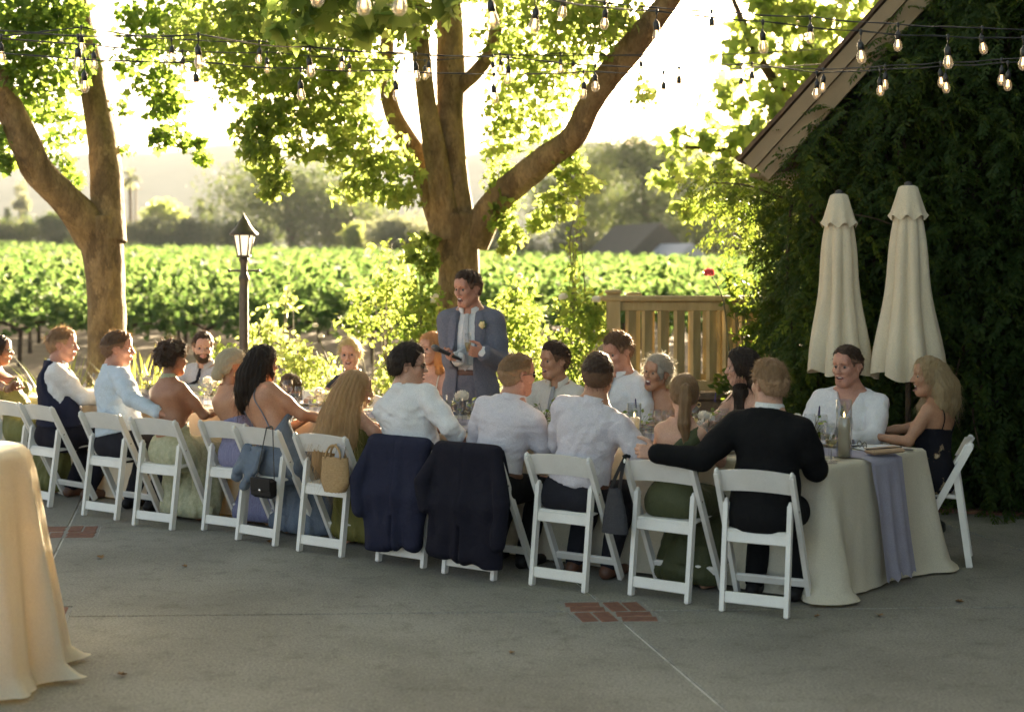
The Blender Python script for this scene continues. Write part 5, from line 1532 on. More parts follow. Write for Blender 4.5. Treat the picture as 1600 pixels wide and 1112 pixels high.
class Person:
    def __init__(s, label, pos, yaw, head, fwd=.06, look=0.0, pitch=0.0, roll=0.0, female=False, skin='fair', hs=None, stand=False,
                 arms=None, legs=True, twist=0.0, smile=.5, open_=0.0, build=1.0, brow='dark', seat=.45, foot_y=.44, child=False, seed=0, low_h=.016):
        if smile >= .6 and open_ < .2: open_ = .22
        s.seed = seed; s.f = female; s.skin = skin; s.low_h = low_h
        s.root = empty('person', (pos[0], pos[1], 0), yaw, label, 'person', None)
        s.pos, s.yaw = pos, yaw
        c, sn = math.cos(yaw), math.sin(yaw)
        s.Wm = np.array([[c, -sn, 0], [sn, c, 0], [0, 0, 1]]); s.Wo = A(pos[0], pos[1], 0)
        kx = (head[0] - 800) / FPX
        lx = (kx * (pos[1] + c * fwd) - pos[0] + sn * fwd) / (c - kx * sn)
        Yw = pos[1] + sn * lx + c * fwd
        ztop = CH - (head[1] - HZ) * Yw / FPX
        hs = hs or (1.0 if female else 1.07); s.hs = hs
        # head frame
        la = R(look)                             # clockwise from the way the body faces
        cy, sy = math.cos(-la), math.sin(-la)
        Rz = np.array([[cy, -sy, 0], [sy, cy, 0], [0, 0, 1]])
        cp, sp = math.cos(R(pitch)), math.sin(R(pitch))
        Rx = np.array([[1, 0, 0], [0, cp, -sp], [0, sp, cp]])
        cr, sr = math.cos(R(roll)), math.sin(R(roll))
        Ry = np.array([[cr, 0, sr], [0, 1, 0], [-sr, 0, cr]])
        s.Hm = Rz @ Ry @ Rx
        s.Hc = A(lx, fwd, ztop) - A(0, 0, .128 * hs)
        k = .93 if female else 1.0
        if child: k = .66
        pz = seat + .085 * k if not stand else .97
        s.P = A(0, 0, pz)
        s.Nb = s.Hc - A(0, .028, .148) * hs - s.Hm[:, 1] * .012 * hs
        up = s.Nb - s.P; L = np.linalg.norm(up); s.s = float(np.clip(L / .545, .60 if child else .84, 1.1)); s.up = up / L
        ry = A(math.cos(R(twist)), math.sin(R(twist)), 0)
        s.rt = nrm(ry - s.up * (ry @ s.up)); s.fw = np.cross(s.up, s.rt)
        s.L = L; s.b = build
        T = lambda x, y, z: s.P + (s.rt * x + s.fw * y) * s.s + s.up * z * (L / .545)
        s.T = T; S = s.s
        fm = female
        bx = build
        s.torso = [
            ('e', T(0, -.012, .02), A(.165 if fm else .16, .118, .115) * S * A(bx, bx, 1), None, .05),
            ('e', T(0, .0 if fm else .012, .15), A(.118 if fm else .142, .092 if fm else .112, .13) * S * A(bx, bx, 1), None, .09),
            ('e', T(0, .0, .335), A(.134 if fm else .162, .098 if fm else .118, .18) * S * A(bx, bx, 1), np.stack([s.rt, s.fw, s.up], 1), .08),
            ('c', T(-.085, -.028, .43), T(.085, -.028, .43), .072 * S, .072 * S, .07),
        ]
        shx = (.148 if fm else .182) * (1 + (bx - 1) * .6)
        for sg in (-1, 1):
            s.torso.append(('c', T(sg * shx * .66, -.012, .478), T(sg * .03, -.012, .565), (.042 if fm else .05) * S, .046 * S, .05))
        if fm:
            for sg in (-1, 1): s.torso.append(('e', T(sg * .068, .085, .315), A(.062, .056, .06) * S, None, .05))
        s.pelvis = [('e', s.P + A(sg * .085, -.02, -.02) * k, A(.098, .115, .09) * k * A(bx, bx, 1), None, .05) for sg in (-1, 1)] if not stand else \
                   [('e', s.P + A(sg * .07, -.03, -.03), A(.09, .11, .1), None, .05) for sg in (-1, 1)]
        s.Sh = {sg: T(sg * shx, -.012, .468) for sg in (-1, 1)}
        # arms
        s.arm = {}; s.hands = {}; s.El = {}; s.Wr = {}
        arms = arms or {}
        L1, L2 = .285 * S * (.95 if fm else 1), .255 * S * (.95 if fm else 1)
        for sg, key in ((-1, 'L'), (1, 'R')):
            a = arms.get(key, 'table')
            pole = A(sg * .55, -.35, -.8)
            curl = (.35, .45, .35); th = .4
            if a == 'table': W, f, n = A(sg * .13, .36, .80), A(-sg * .5, .85, -.05), A(0, 0, -1)
            elif a == 'lap': W, f, n = A(sg * .09, .27, .69) * k + A(lx * .4, 0, .0), A(-sg * .6, .75, -.25), A(0, 0, -1)
            else:
                W = A(*a['at']); f = A(*a['f']); n = A(*a['n'])
                if a.get('world', True):
                    W = s.Wm.T @ (W - s.Wo); f = s.Wm.T @ f; n = s.Wm.T @ n
                if 'pole' in a: pole = A(*a['pole'])
                curl = a.get('curl', curl); th = a.get('thumb', .4)
            E, W = ik(s.Sh[sg], W, L1, L2, pole)
            r0, r1, r2 = ((.047, .037, .025) if fm else (.058, .045, .030))
            s.arm[sg] = [('c', s.Sh[sg], s.Sh[sg] * .45 + E * .55, r0 * S, (r0 + r1) / 2 * S * 1.04, .04),
                         ('c', s.Sh[sg] * .45 + E * .55, E, (r0 + r1) / 2 * S, r1 * S, .03),
                         ('c', E, E * .6 + W * .4, r1 * S, (r1 * .62 + r2 * .42) * S, .02), ('c', E * .6 + W * .4, W, (r1 * .62 + r2 * .42) * S, r2 * S, .02)]
            s.hands[sg] = hand_prims(W, f, n, sg, hs * (.92 if fm else 1) * (.8 if child else 1), curl, th)
            s.El[sg] = E; s.Wr[sg] = W
        # legs
        s.leg = {}; s.foot = {}
        for sg in (-1, 1):
            if stand:
                hp, kn, an = s.P + A(sg * .09, -.01, -.06), A(sg * .11, .02, .5), A(sg * .12, -.03, .09)
            else:
                hp, kn, an = s.P + A(sg * .09 * k, .03, -.02), A(sg * .12 * k, .40 * k, seat + .045 * k), A(sg * .12 * k, foot_y * k if not child else .3, .09 if not child else .16)
            s.leg[sg] = [('c', hp, kn, .084 * k, .058 * k, .03), ('c', kn, kn * .6 + an * .4, .056 * k, .054 * k, .02), ('c', kn * .6 + an * .4, an, .054 * k, .036 * k, .02)]
            s.foot[sg] = [('c', an + A(0, -.035, -.05), an + A(sg * .02, .15 * k, -.062), .034, .027, .02), ('c', an, an + A(0, .04, -.045), .036, .034, .03)]
        s.kn = {sg: s.leg[sg][0][2] for sg in (-1, 1)}; s.an = {sg: s.leg[sg][2][2] for sg in (-1, 1)}
        s.neck = [('c', s.Nb - s.up * .03, s.Hc + s.Hm @ (A(0, -.022, -.05) * hs), (.05 if fm else .062) * hs, (.045 if fm else .055) * hs, .03)]
        s.make_body(smile, open_, brow)

    # head -----------------------------------------------------------
    def hp(s, x, y, z): return s.Hc + s.Hm @ (A(x, y, z) * s.hs)
    def head_prims(s, smile, open_):
        h = s.hs; E = lambda c, r, k: ('e', s.hp(*c), A(*r) * h, s.Hm, k * h)
        Cn = lambda a, b, ra, rb, k: ('c', s.hp(*a), s.hp(*b), ra * h, rb * h, k * h)
        fm = s.f
        jw = .046 if fm else .052
        P = [E((0, -.014, .036), (.075, .096, .086), .01), E((0, .024, -.03), (.06, .068, .082), .04),
             E((0, .052, -.090 - .008 * open_), (.026 if fm else .031, .03, .026), .03)]
        for sg in (-1, 1):
            P += [Cn((sg * jw, -.002, -.052), (sg * .02, .056, -.095 - .008 * open_), .02, .02, .03),
                  E((sg * .036, .064, -.024 + .006 * smile), (.026, .024, .024), .025)]
        P += [Cn((-.036, .078, .026), (.036, .078, .026), .014, .014, .02), E((0, .07, .06), (.05, .03, .04), .03)]
        P += [Cn((0, .092, .018), (0, .112, -.028), .008, .0125, .012), E((.012, .101, -.031), (.009, .011, .008), .006), E((-.012, .101, -.031), (.009, .011, .008), .006)]
        lz = -.060
        P += [Cn((-.024 - .004 * smile, .084 - .004 * smile, lz + .009 * smile), (0, .098, lz + .005), .0055, .0072, .006),
              Cn((.024 + .004 * smile, .084 - .004 * smile, lz + .009 * smile), (0, .098, lz + .005), .0055, .0072, .006),
              Cn((-.021, .083, lz + .004 * smile - .012 * open_), (0, .096, lz - .011 - .016 * open_), .0055, .0078, .006),
              Cn((.021, .083, lz + .004 * smile - .012 * open_), (0, .096, lz - .011 - .016 * open_), .0055, .0078, .006)]
        for sg in (-1, 1):
            P += [E((sg * .078, -.012, -.002), (.008, .017, .029), .008), Cn((sg * .080, -.02, .022), (sg * .087, -.03, .0), .007, .006, .006)]
        cut = [E((sg * .031, .098, .006), (.020, .0185, .0125), .016) for sg in (-1, 1)]
        cut += [E((sg * .086, -.004, -.002), (.007, .008, .014), .006) for sg in (-1, 1)]
        if open_ > .05:
            cut.append(E((0, .100, lz - .003 - .007 * open_), (.021 + .004 * smile, .024, .005 + .012 * open_), .004))
        return P, cut
    def mesh_of(s, prims, h, inf=0.0, fn=None, cuts=(), k=None):
        lo, hi = prim_bounds(prims, inf)
        g = SDF(lo - .03, hi + .03, h)
        for p in prims: g.prim(p, inf, k)
        for c in cuts: g.cut(c, c[-1])
        if fn: g.field(fn)
        return g.mesh()
    def make_body(s, smile, open_, brow):
        pb = s.torso + s.pelvis + s.neck + s.arm[-1] + s.arm[1] + s.leg[-1] + s.leg[1] + s.foot[-1] + s.foot[1]
        V1, Q1 = s.mesh_of(pb, s.low_h)
        zc = float((s.neck[0][1] * .55 + s.neck[0][2] * .45)[2])
        c = V1[Q1].mean(1); keep = ~((c[:, 2] > zc) & (np.linalg.norm(c - s.Hc, axis=1) < .2))
        Q1 = Q1[keep]
        hp_, cut = s.head_prims(smile, open_)
        lo, hi = prim_bounds(hp_); lo[2] = zc - .03
        g = SDF(lo - .02, hi + .02, .0055 * max(s.hs, .8))
        for p in hp_: g.prim(p)
        for p in s.neck + s.torso[-2:]: g.prim(p)
        for p in cut: g.cut(p, p[-1])
        V2, Q2 = g.mesh()
        if len(Q2): Q2 = Q2[V2[Q2].mean(1)[:, 2] > zc - .012]
        V, Q = [V1, V2], [Q1, Q2 + len(V1)]
        n = len(V1) + len(V2)
        for sg in (-1, 1):
            lo, hi = prim_bounds(s.hands[sg])
            g = SDF(lo - .015, hi + .015, .0048)
            for p in s.hands[sg]: g.prim(p)
            g.prim(s.arm[sg][-1])
            v, q = g.mesh(); V.append(v); Q.append(q + n); n += len(v)
        V = np.concatenate(V); Q = np.concatenate(Q)
        fc = V[Q].mean(1)
        hl = (fc - s.Hc) @ s.Hm / s.hs
        mi = np.zeros(len(Q), int)
        lz = -.060
        lip = (np.abs(hl[:, 0]) < .027) & (hl[:, 1] > .086) & (hl[:, 2] < lz + .014) & (hl[:, 2] > lz - .021 - .012 * open_)
        d = (np.abs(hl[:, 0]) / (.03)) ** 2 + ((hl[:, 2] - lz + .004 + .008 * open_ - .008 * smile * (np.abs(hl[:, 0]) / .025) ** 2) / (.0125 + .010 * open_)) ** 2
        mi[lip & (d < 1)] = 1
        if open_ > .05:
            ins = (np.abs(hl[:, 0]) < .024) & (hl[:, 1] < .0935) & (hl[:, 1] > .066) & (np.abs(hl[:, 2] - (lz - .003 - .007 * open_)) < .004 + .012 * open_)
            mi[ins] = 2
        s.body = link('body', mesh_np('body', V, Q, [SKIN[s.skin], M['lip'], M['mouth']], True, mi), s.root)
        s.trees = {}
        # eyes, brows, teeth
        for sg in (-1, 1):
            mb = MB()
            Rm = Matrix(s.Hm.tolist())
            mb.ball((0, 0, 0), .0118 * s.hs, 8, 6, 0)
            mb.ball(tuple(s.Hm @ (A(0, .0052, -.001) * s.hs)), (.0092 * s.hs, .0085 * s.hs, .0085 * s.hs), 8, 5, 1, Rm)
            mb.build('eye', [M['eye_white'], M['iris']], s.root, tuple(s.hp(sg * .031, .0765, .0045)))
        for sg in (-1, 1):
            mb = MB()
            pts = [s.hp(sg * x, y, z) for x, y, z in ((.013, .0965, .0235), (.025, .0945, .0285), (.037, .0865, .0275), (.046, .0755, .0215))]
            mb.tube([tuple(p) for p in pts], [v * s.hs * (.62 if s.f else .9) for v in (.0028, .0036, .003, .0014)], 6)
            mb.build('eyebrow', HAIR[brow], s.root)
        if open_ > .05:
            mb = MB()
            y0 = .0905 if open_ > .05 else .1015
            rows = []
            for z in (lz + .005 + .001 * smile, lz - .003 - .003 * open_):
                rows.append([tuple(s.hp(x, y0 - 9 * x * x, z + .010 * smile * (x / .022) ** 2)) for x in np.linspace(-.019, .019, 7)])
            rows2 = [[tuple(Vector(p) - Vector(s.Hm[:, 1] * .003)) for p in r] for r in rows]
            mb.grid(rows); mb.grid(rows2[::-1]); mb.grid([rows[0], rows2[0]]); mb.grid([rows2[1], rows[1]])
            mb.build('teeth', M['teeth'], s.root)

    # clothes ---------------------------------------------------------
    def garment(s, name, prims, inf, m, h=.011, clip=None, amp=.0, freq=30, stretch=(1, 1, 1), k=None, label=None, seed=1, drape=0.0):
        sd = s.seed * 17 + seed
        def fn(X, Y, Z, D):
            if amp:
                a_, b_, c_ = X * stretch[0], Y * stretch[1], Z * stretch[2]
                D = D - .95 * amp * (wob(a_, b_, c_, sd, freq) + .9 * (.45 - np.abs(wob(a_, b_, c_, sd + 5, freq * 2.3))) * (.75 + .5 * wob(X, Y, Z, sd + 9, 9)))
            if drape:
                D = D - drape * np.clip((.46 - Z) * 5, 0, 1) * (wob(X, Y, Z * .12, sd + 3, 62) + .3)
            if clip is not None:
                D = np.maximum(D, clip(X, Y, Z))
            return D
        V, Q = s.mesh_of(prims, h, inf, fn, k=k)
        o = link(name, mesh_np(name, V, Q, m), s.root)
        if label: o['label'] = label
        s.trees[name] = BVHTree.FromPolygons([tuple(v) for v in V], [tuple(q) for q in Q])
        return o
    def plane(s, p, n):
        n = nrm(n)
        return lambda X, Y, Z: (X - p[0]) * n[0] + (Y - p[1]) * n[1] + (Z - p[2]) * n[2]
    def sleeves(s, to=1.0):
        """arm prims, the forearm cut off at TO of its length"""
        out = []
        for sg in (-1, 1):
            out += s.arm[sg][:2]
            E, W = s.El[sg], s.Wr[sg]
            if to > 0.02:
                r1, r2 = s.arm[sg][2][3], s.arm[sg][3][4]
                e = E + (W - E) * to
                out.append(('c', E, e, r1 * .97, r1 + (r2 * 1.08 - r1) * to, .02))
        return out
    def shirt(s, m, to=.95, amp=.0075, inf=.015, name='shirt', collar=True, stretch=(1, 1, 1.4), open_neck=False, freq=44, tuck=True, label=None, belly=.0):
        nk = s.plane(s.Nb + s.up * .018 * s.hs - s.fw * .03, s.up + s.fw * .40)
        lw = s.plane(s.P + s.up * .07 * s.s, -s.up)
        def clip(X, Y, Z):
            d = np.maximum(nk(X, Y, Z), lw(X, Y, Z))
            if open_neck:
                q = [(X - s.P[0]) * a[0] + (Y - s.P[1]) * a[1] + (Z - s.P[2]) * a[2] for a in (s.rt, s.fw, s.up)]
                d = np.maximum(d, np.minimum((q[2] - .36 * s.s) * .42 - np.abs(q[0]), q[1]))
            return d
        pr = s.torso + s.sleeves(to)
        if belly: pr = pr + [('e', s.T(0, -.02, .13), A(.158, .128, .11) * s.s, None, .06)]
        s.garment(name, pr, inf, m, .0105, clip, amp, freq, stretch, label=label)
        if collar: s.collar(m, .022 if open_neck else .027, op=1.5 if open_neck else .38)
        if to < .8:                                   # rolled cuffs
            for sg in (-1, 1):
                E, W = s.El[sg], s.Wr[sg]; d = nrm(W - E)
                c = E + (W - E) * to
                mb = MB(); r = s.arm[sg][2][3] * (1 - .35 * to) + .021
                mb.tube([tuple(c - d * .03), tuple(c - d * .026), tuple(c + d * .02), tuple(c + d * .024)], [r - .006, r, r, r - .008], 14)
                mb.build('cuff', m, s.root)
    def collar(s, m, h=.027, r=None, name='collar', inf=0.0, op=None):
        r = (r or (.054 if s.f else .066)) * s.hs
        ax = nrm(s.neck[0][2] - s.neck[0][1]) * .5 + s.up * .5
        ax = nrm(ax); fx = nrm(s.fw - ax * (s.fw @ ax)); rx = np.cross(fx, ax)
        c = s.Nb + ax * .018 * s.hs
        rows = [[] for _ in range(5)]
        op = op if op is not None else (.0 if 'band' in name else .38)
        for kk in range(29):
            a = op + (math.pi * 2 - 2 * op) * kk / 28
            fr = math.cos(a)                              # 1 at the front
            d = rx * math.sin(a) + fx * fr
            dz = -.034 * max(0, fr) ** 1.5
            gap = 1 + .12 * max(0, fr) ** 6
            for j, (dr, z) in enumerate(((0.0, -.012), (.0, h), (.004, h + .002), (.010, h - .004), (.017, -.006 - .012 * max(0, fr) ** 3))):
                rows[j].append(tuple(c + d * (r + dr + inf) * gap * (1.0 if abs(fr) > 2 else 1) + ax * (z + dz)))
        mb = MB(); mb.grid(rows)
        mb.build(name, m, s.root)
    def trousers(s, m, belt=None, top=.105):
        pl = s.plane(s.P + s.up * top * s.s, s.up)
        pr = s.torso[:2] + s.pelvis + s.leg[-1] + s.leg[1]
        pr = pr[:2] + [(p[0], p[1], p[2], p[3] * 1.0, p[4] * 1.0, p[5]) if p[0] == 'c' else p for p in pr[2:]]
        an = min(s.an[1][2], s.an[-1][2])
        s.garment('trousers', pr, .021, m, .0145, lambda X, Y, Z: np.maximum(pl(X, Y, Z), an - .035 - Z), .004, 24, seed=3)
        if belt:
            p1 = s.plane(s.P + s.up * (top + .012) * s.s, s.up); p0 = s.plane(s.P + s.up * (top - .026) * s.s, -s.up)
            s.garment('belt', s.torso[:2], .0255, belt, .0085, lambda X, Y, Z: np.maximum(p1(X, Y, Z), p0(X, Y, Z)), seed=4)
    def shoes(s, m):
        for sg in (-1, 1):
            an = s.an[sg]
            pr = [('c', an + A(0, -.04, -.048), an + A(sg * .02, .17, -.058), .042, .033, .02), ('c', an + A(0, 0, -.01), an + A(0, .05, -.045), .044, .04, .03)]
            V, Q = s.mesh_of(pr, .012, 0, lambda X, Y, Z, D: np.maximum(D, .004 - Z))
            link('shoe', mesh_np('shoe', V, Q, m), s.root)
    def skirt_prims(s, spread=1.0, floor=.03, back=0.0):
        pr = [('e', q[1], q[2] * .96, None, .05) for q in s.pelvis] + [s.torso[0]]
        for sg in (-1, 1):
            k, a = s.kn[sg], s.an[sg]
            hp = s.leg[sg][0][1]
            pr += [('c', hp, k, .098, .082, .05), ('c', k, A(a[0] * 1.05 * spread, a[1] + .01, floor + .06), .075, .085 * spread, .05)]
        k0 = (s.kn[1] + s.kn[-1]) / 2; h0 = (s.leg[1][0][1] + s.leg[-1][0][1]) / 2; a0 = (s.an[1] + s.an[-1]) / 2
        pr += [('c', h0, k0, .10, .085, .07), ('c', k0, A(a0[0], a0[1], floor + .06), .075, .085 * spread, .07)]
        if back: pr += [('c', A(sg * .13, .12, .43), A(sg * .17, .16, floor + .08), .05, .065 * back, .05) for sg in (-1, 1)]
        return pr
    def dress(s, m, clip, inf=.010, straps=(), amp=.004, spread=1.0, back=0.0, freq=40, stretch=(1.6, 1.6, .35), label=None, extra=(), shoulder=False):
        fl = lambda X, Y, Z: .03 - Z
        pr = s.torso + s.skirt_prims(spread, back=back) + list(extra)
        if shoulder: pr = pr + [s.arm[shoulder][0]]
        s.garment('dress', pr, inf, m, .0115, lambda X, Y, Z: np.maximum(clip(X, Y, Z), fl(X, Y, Z)), amp, freq, stretch, label=label, drape=.016)
        for st in straps:
            s.strip('strap', st, m)
    def on_body(s, x, y, z, off=.006, key=None, back=False):
        """a point laid on the body (or a garment) seen from the front or the back; x, y, z in torso measure"""
        p = s.T(x, 0, z) + s.fw * (-.4 if back else .4)
        d = s.fw if back else -s.fw
        if key: tr = s.trees[key]
        else:
            if not hasattr(s, 'btree'):
                me = s.body.data
                s.btree = BVHTree.FromPolygons([v.co[:] for v in me.vertices], [q.vertices[:] for q in me.polygons])
            tr = s.btree
        h = tr.ray_cast(Vector(p), Vector(d), 1.0)
        q = A(*h[0]) if h[0] is not None else s.T(x, y, z)
        return q - d * off
    def strip(s, name, pts, m, w=.009, t=.004):
        mb = MB(); P = [Vector(p) for p in spline(pts, 4)]
        rows = [[], [], [], []]
        for i, p in enumerate(P):
            d = (P[min(i + 1, len(P) - 1)] - P[max(i - 1, 0)]).normalized()
            o = Vector(s.fw if (A(*p) - s.T(0, 0, .35)) @ s.fw > 0 else -s.fw)
            sd = d.cross(o).normalized()
            for j, (a, b) in enumerate(((-1, 0), (1, 0), (1, 1), (-1, 1))):
                rows[j].append(tuple(p + sd * a * w / 2 + o * b * t))
        rows.append(rows[0])
        mb.grid(rows)
        return mb.build(name, m, s.root)
    def tie(s, m, key='shirt', L=.36, w=.072):
        rows = []
        for i in range(13):
            t = i / 12
            z = .52 - t * L
            ww = .026 if i < 2 else (.03 + (w - .03) * min(1, t * 1.05)) if i < 12 else .006
            rows.append([tuple(s.on_body(x, 0, z, .010 + (.010 if i < 2 else 0) + .004 * (1 - abs(x) * 25), key)) for x in (-ww / 2, -ww / 4, 0, ww / 4, ww / 2)])
        rows2 = [[tuple(Vector(p) - Vector(s.fw) * .008) for p in r] for r in rows]
        mb = MB(); mb.grid(rows); mb.grid([list(reversed(r)) for r in rows2])
        for a, b in ((0, 0), (-1, -1)): mb.grid([[r[a] for r in rows], [r[b] for r in rows2]])
        mb.build('tie', m, s.root)

    # hair -------------------------------------------------------------
    HL = {'short': ([-.13, -.07, -.045, -.03, -.018, .02, .026, .042, .05, .062, .085, .12], [-.062, -.056, -.045, -.02, .026, .028, .004, .006, .035, .062, .076, .09]),
          'bob': ([-.13, -.05, .0, .03, .05, .066, .085, .12], [-.085, -.085, -.07, -.05, .0, .05, .074, .09]),
          'up': ([-.13, -.07, -.045, -.025, .02, .04, .055, .07, .085, .12], [-.045, -.05, -.035, .02, .03, .025, .045, .066, .078, .09])}
    def hair(s, m, style='short', thick=.013, top=.0, noise=.0058, nf=150, extra=(), tapered=False, strands=260, slen=.03, flow='short', h=.0052, stripes=0.0, sw=.0009, part=0):
        hx, hy = s.HL[style]
        h_ = s.hs
        E = lambda c, r, k: ('e', s.hp(*c), A(*r) * h_, s.Hm, k * h_)
        pr = [E((0, -.014, .036), (.075 + thick, .096 + thick, .086 + thick), .01), E((0, -.03, .0), (.070 + thick * .8, .078 + thick, .085), .03)]
        if top: pr.append(E((0, .015, .085 + top * .4), (.058, .075, .035 + top), .03))
        lo, hi = prim_bounds(pr)
        g = SDF(lo - .01, hi + .01, h * h_)
        for p in pr: g.prim(p)
        sd = s.seed * 31 + 3
        def fn(X, Y, Z, D):
            x, y, z = X - s.Hc[0], Y - s.Hc[1], Z - s.Hc[2]
            q = [(x * s.Hm[0, i] + y * s.Hm[1, i] + z * s.Hm[2, i]) / h_ for i in range(3)]
            zl = np.interp(q[1], hx, hy)
            if tapered: D = D + np.clip(.055 - q[2], 0, .1) * .085 * (thick / .013)
            D = D - noise * wob(X, Y, Z, sd, nf) - noise * .8 * wob(X, Y, Z, sd + 1, nf * 2.6)
            return np.maximum(D, (zl - q[2]) * .8 * h_ + noise * .8 * wob(X, Y, Z, sd + 2, nf * 1.5))
        g.field(fn)
        V, Q = g.mesh()
        if extra:
            ex = [(('c', p[0], p[1], p[2], p[3], p[4])) for p in extra]
            lo, hi = prim_bounds(ex)
            g = SDF(lo - .02, hi + .02, max(h, .0065))
            for p in ex: g.prim(p)
            cx, cyy = s.Hc[0], s.Hc[1]
            def fn2(X, Y, Z, D):
                if stripes:
                    an = np.arctan2(X - cx, -(Y - cyy) + .25)
                    D = D + stripes * np.sin(95 * an + 2.2 * wob(X, Y, Z * .35, sd + 4, 16)) + stripes * .6 * np.sin(190 * an + 3 * wob(X, Y, Z * .3, sd + 6, 20))
                return D - noise * wob(X, Y, Z * .45, sd + 7, nf * .45)
            g.field(fn2)
            V2, Q2 = g.mesh()
            Q = np.concatenate([Q, Q2 + len(V)]); V = np.concatenate([V, V2])
        fl = None
        if tapered:
            q = ((V[Q].mean(1) - s.Hc) @ s.Hm) / h_
            zz = np.interp(q[:, 1], [-.12, -.06, .02, .06], [.030, .035, .048, .052])
            fl = (q[:, 2] < zz + .006 * np.sin(q[:, 1] * 300)).astype(int)
        # loose strands that stand off the surface
        r = np.random.default_rng(sd)
        F = []; SV = []
        fcs = V[Q]; c = fcs.mean(1)
        nn = np.cross(fcs[:, 1] - fcs[:, 0], fcs[:, 2] - fcs[:, 0]); nn /= np.maximum(np.linalg.norm(nn, axis=1, keepdims=True), 1e-9)
        strands = int(strands * 2.6)
        pick = r.integers(0, len(Q), strands)
        crown = s.hp(0, -.05, .11)
        for i in pick:
            p, n = c[i], nn[i]
            if flow == 'short':
                d = (p - crown) * 6 + r.normal(size=3) * .28 + n * .12
            else:
                d = A(0, 0, -1) + r.normal(size=3) * .22 + n * .12
            d = d - n * (d @ n) * (.45 if flow == 'short' else .8); d = nrm(d)
            L = slen * r.uniform(.5, 1.4)
            sdv = nrm(np.cross(d, n)) * sw * r.uniform(.6, 1.3)
            b = len(SV); bend = r.normal(size=3) * .12 * L
            off = n * .001
            for t, wd in ((0, 1), (.5, .8), (1, .15)):
                q = p + off + d * L * t + n * L * (.03 * t if flow == 'short' else .05 * math.sin(3.1 * t)) + bend * t * t
                SV += [q - sdv * wd, q + sdv * wd]
            F += [(b, b + 1, b + 3, b + 2), (b + 2, b + 3, b + 5, b + 4)]
        if SV:
            Q = np.concatenate([Q, np.array(F) + len(V)]); V = np.concatenate([V, np.array(SV)])
        mi = None
        if fl is not None:
            mi = np.zeros(len(Q), int); mi[:len(fl)] = fl
            n_ = len(Q) - len(fl); mi[len(fl):] = fl[pick] if n_ == 2 * len(pick) and False else np.repeat(fl[pick], 2)[:n_]
        return link('hair', mesh_np('hair', V, Q, [m, fade_mat(m, s.skin)] if tapered else m, True, mi), s.root)
    def hang(s, pts, k=.03):
        """hair chain: points (x, y, z, r) measured from the head centre in the body's frame"""
        out = []
        for a, b in zip(pts[:-1], pts[1:]):
            out.append((s.Hc + A(*a[:3]), s.Hc + A(*b[:3]), a[3], b[3], k))
        return out
    def hang_h(s, pts, k=.03):
        out = []
        for a, b in zip(pts[:-1], pts[1:]):
            out.append((s.hp(*a[:3]), s.hp(*b[:3]), a[3], b[3], k))
        return out
    def beard(s, m):
        h = s.hs
        pr = s.head_prims(.3, 0)[0][:9]
        lo, hi = prim_bounds(pr)
        def fn(X, Y, Z, D):
            x, y, z = X - s.Hc[0], Y - s.Hc[1], Z - s.Hc[2]
            q = [(x * s.Hm[0, i] + y * s.Hm[1, i] + z * s.Hm[2, i]) / h for i in range(3)]
            D = D - .002 * wob(X, Y, Z, 5, 160)
            top = np.interp(q[1], [-.03, .02, .05, .075, .1], [.0, -.035, -.05, -.045, -.042])
            mouth = .017 - np.sqrt((q[0] * .62) ** 2 + ((q[2] + .061)) ** 2)
            return np.maximum(np.maximum(D, q[2] - top), mouth)
        V, Q = s.mesh_of(pr, .005, .0035, fn)
        link('beard', mesh_np('beard', V, Q, m), s.root)
    def glasses(s, lens, frame, name='sunglasses'):
        mb = MB(); h = s.hs
        for sg in (-1, 1):
            ring = [s.hp(sg * .033 + .026 * math.cos(a), .104 - .010 * ((sg * .033 + .026 * math.cos(a)) / .05) ** 2, .006 + .019 * math.sin(a)) for a in np.linspace(0, 2 * math.pi, 15)]
            mb.tube([tuple(p) for p in ring], .0022 * h, 5, 0, False)
            mb.tube([tuple(s.hp(sg * .058, .095, .010)), tuple(s.hp(sg * .079, .05, .012)), tuple(s.hp(sg * .086, -.012, .012)), tuple(s.hp(sg * .086, -.035, -.006))], .0022 * h, 5)
            base = len(mb.v)
            cc = s.hp(sg * .033, .103, .006)
            mb.add([tuple(cc)] + [tuple(p) for p in ring[:-1]], [(0, 1 + i, 1 + (i + 1) % 14) for i in range(14)], 1)
            mb.add([tuple(cc - s.Hm[:, 1] * .002)] + [tuple(p - s.Hm[:, 1] * .002) for p in ring[:-1]], [(0, 1 + (i + 1) % 14, 1 + i) for i in range(14)], 1)
        mb.tube([tuple(s.hp(-.008, .105, .012)), tuple(s.hp(0, .107, .014)), tuple(s.hp(.008, .105, .012))], .002 * h, 5)
        mb.build(name, [frame, lens], s.root)
    def ring_part(s, name, c, ax, r, tr, m, n=20):
        ax = nrm(ax); u = nrm(np.cross(ax, A(.3, .8, .5))); v = np.cross(ax, u)
        mb = MB()
        mb.tube([tuple(c + (u * math.cos(a) + v * math.sin(a)) * r) for a in np.linspace(0, 2 * math.pi, n + 1)], tr, 6, 0, False)
        return mb.build(name, m, s.root)
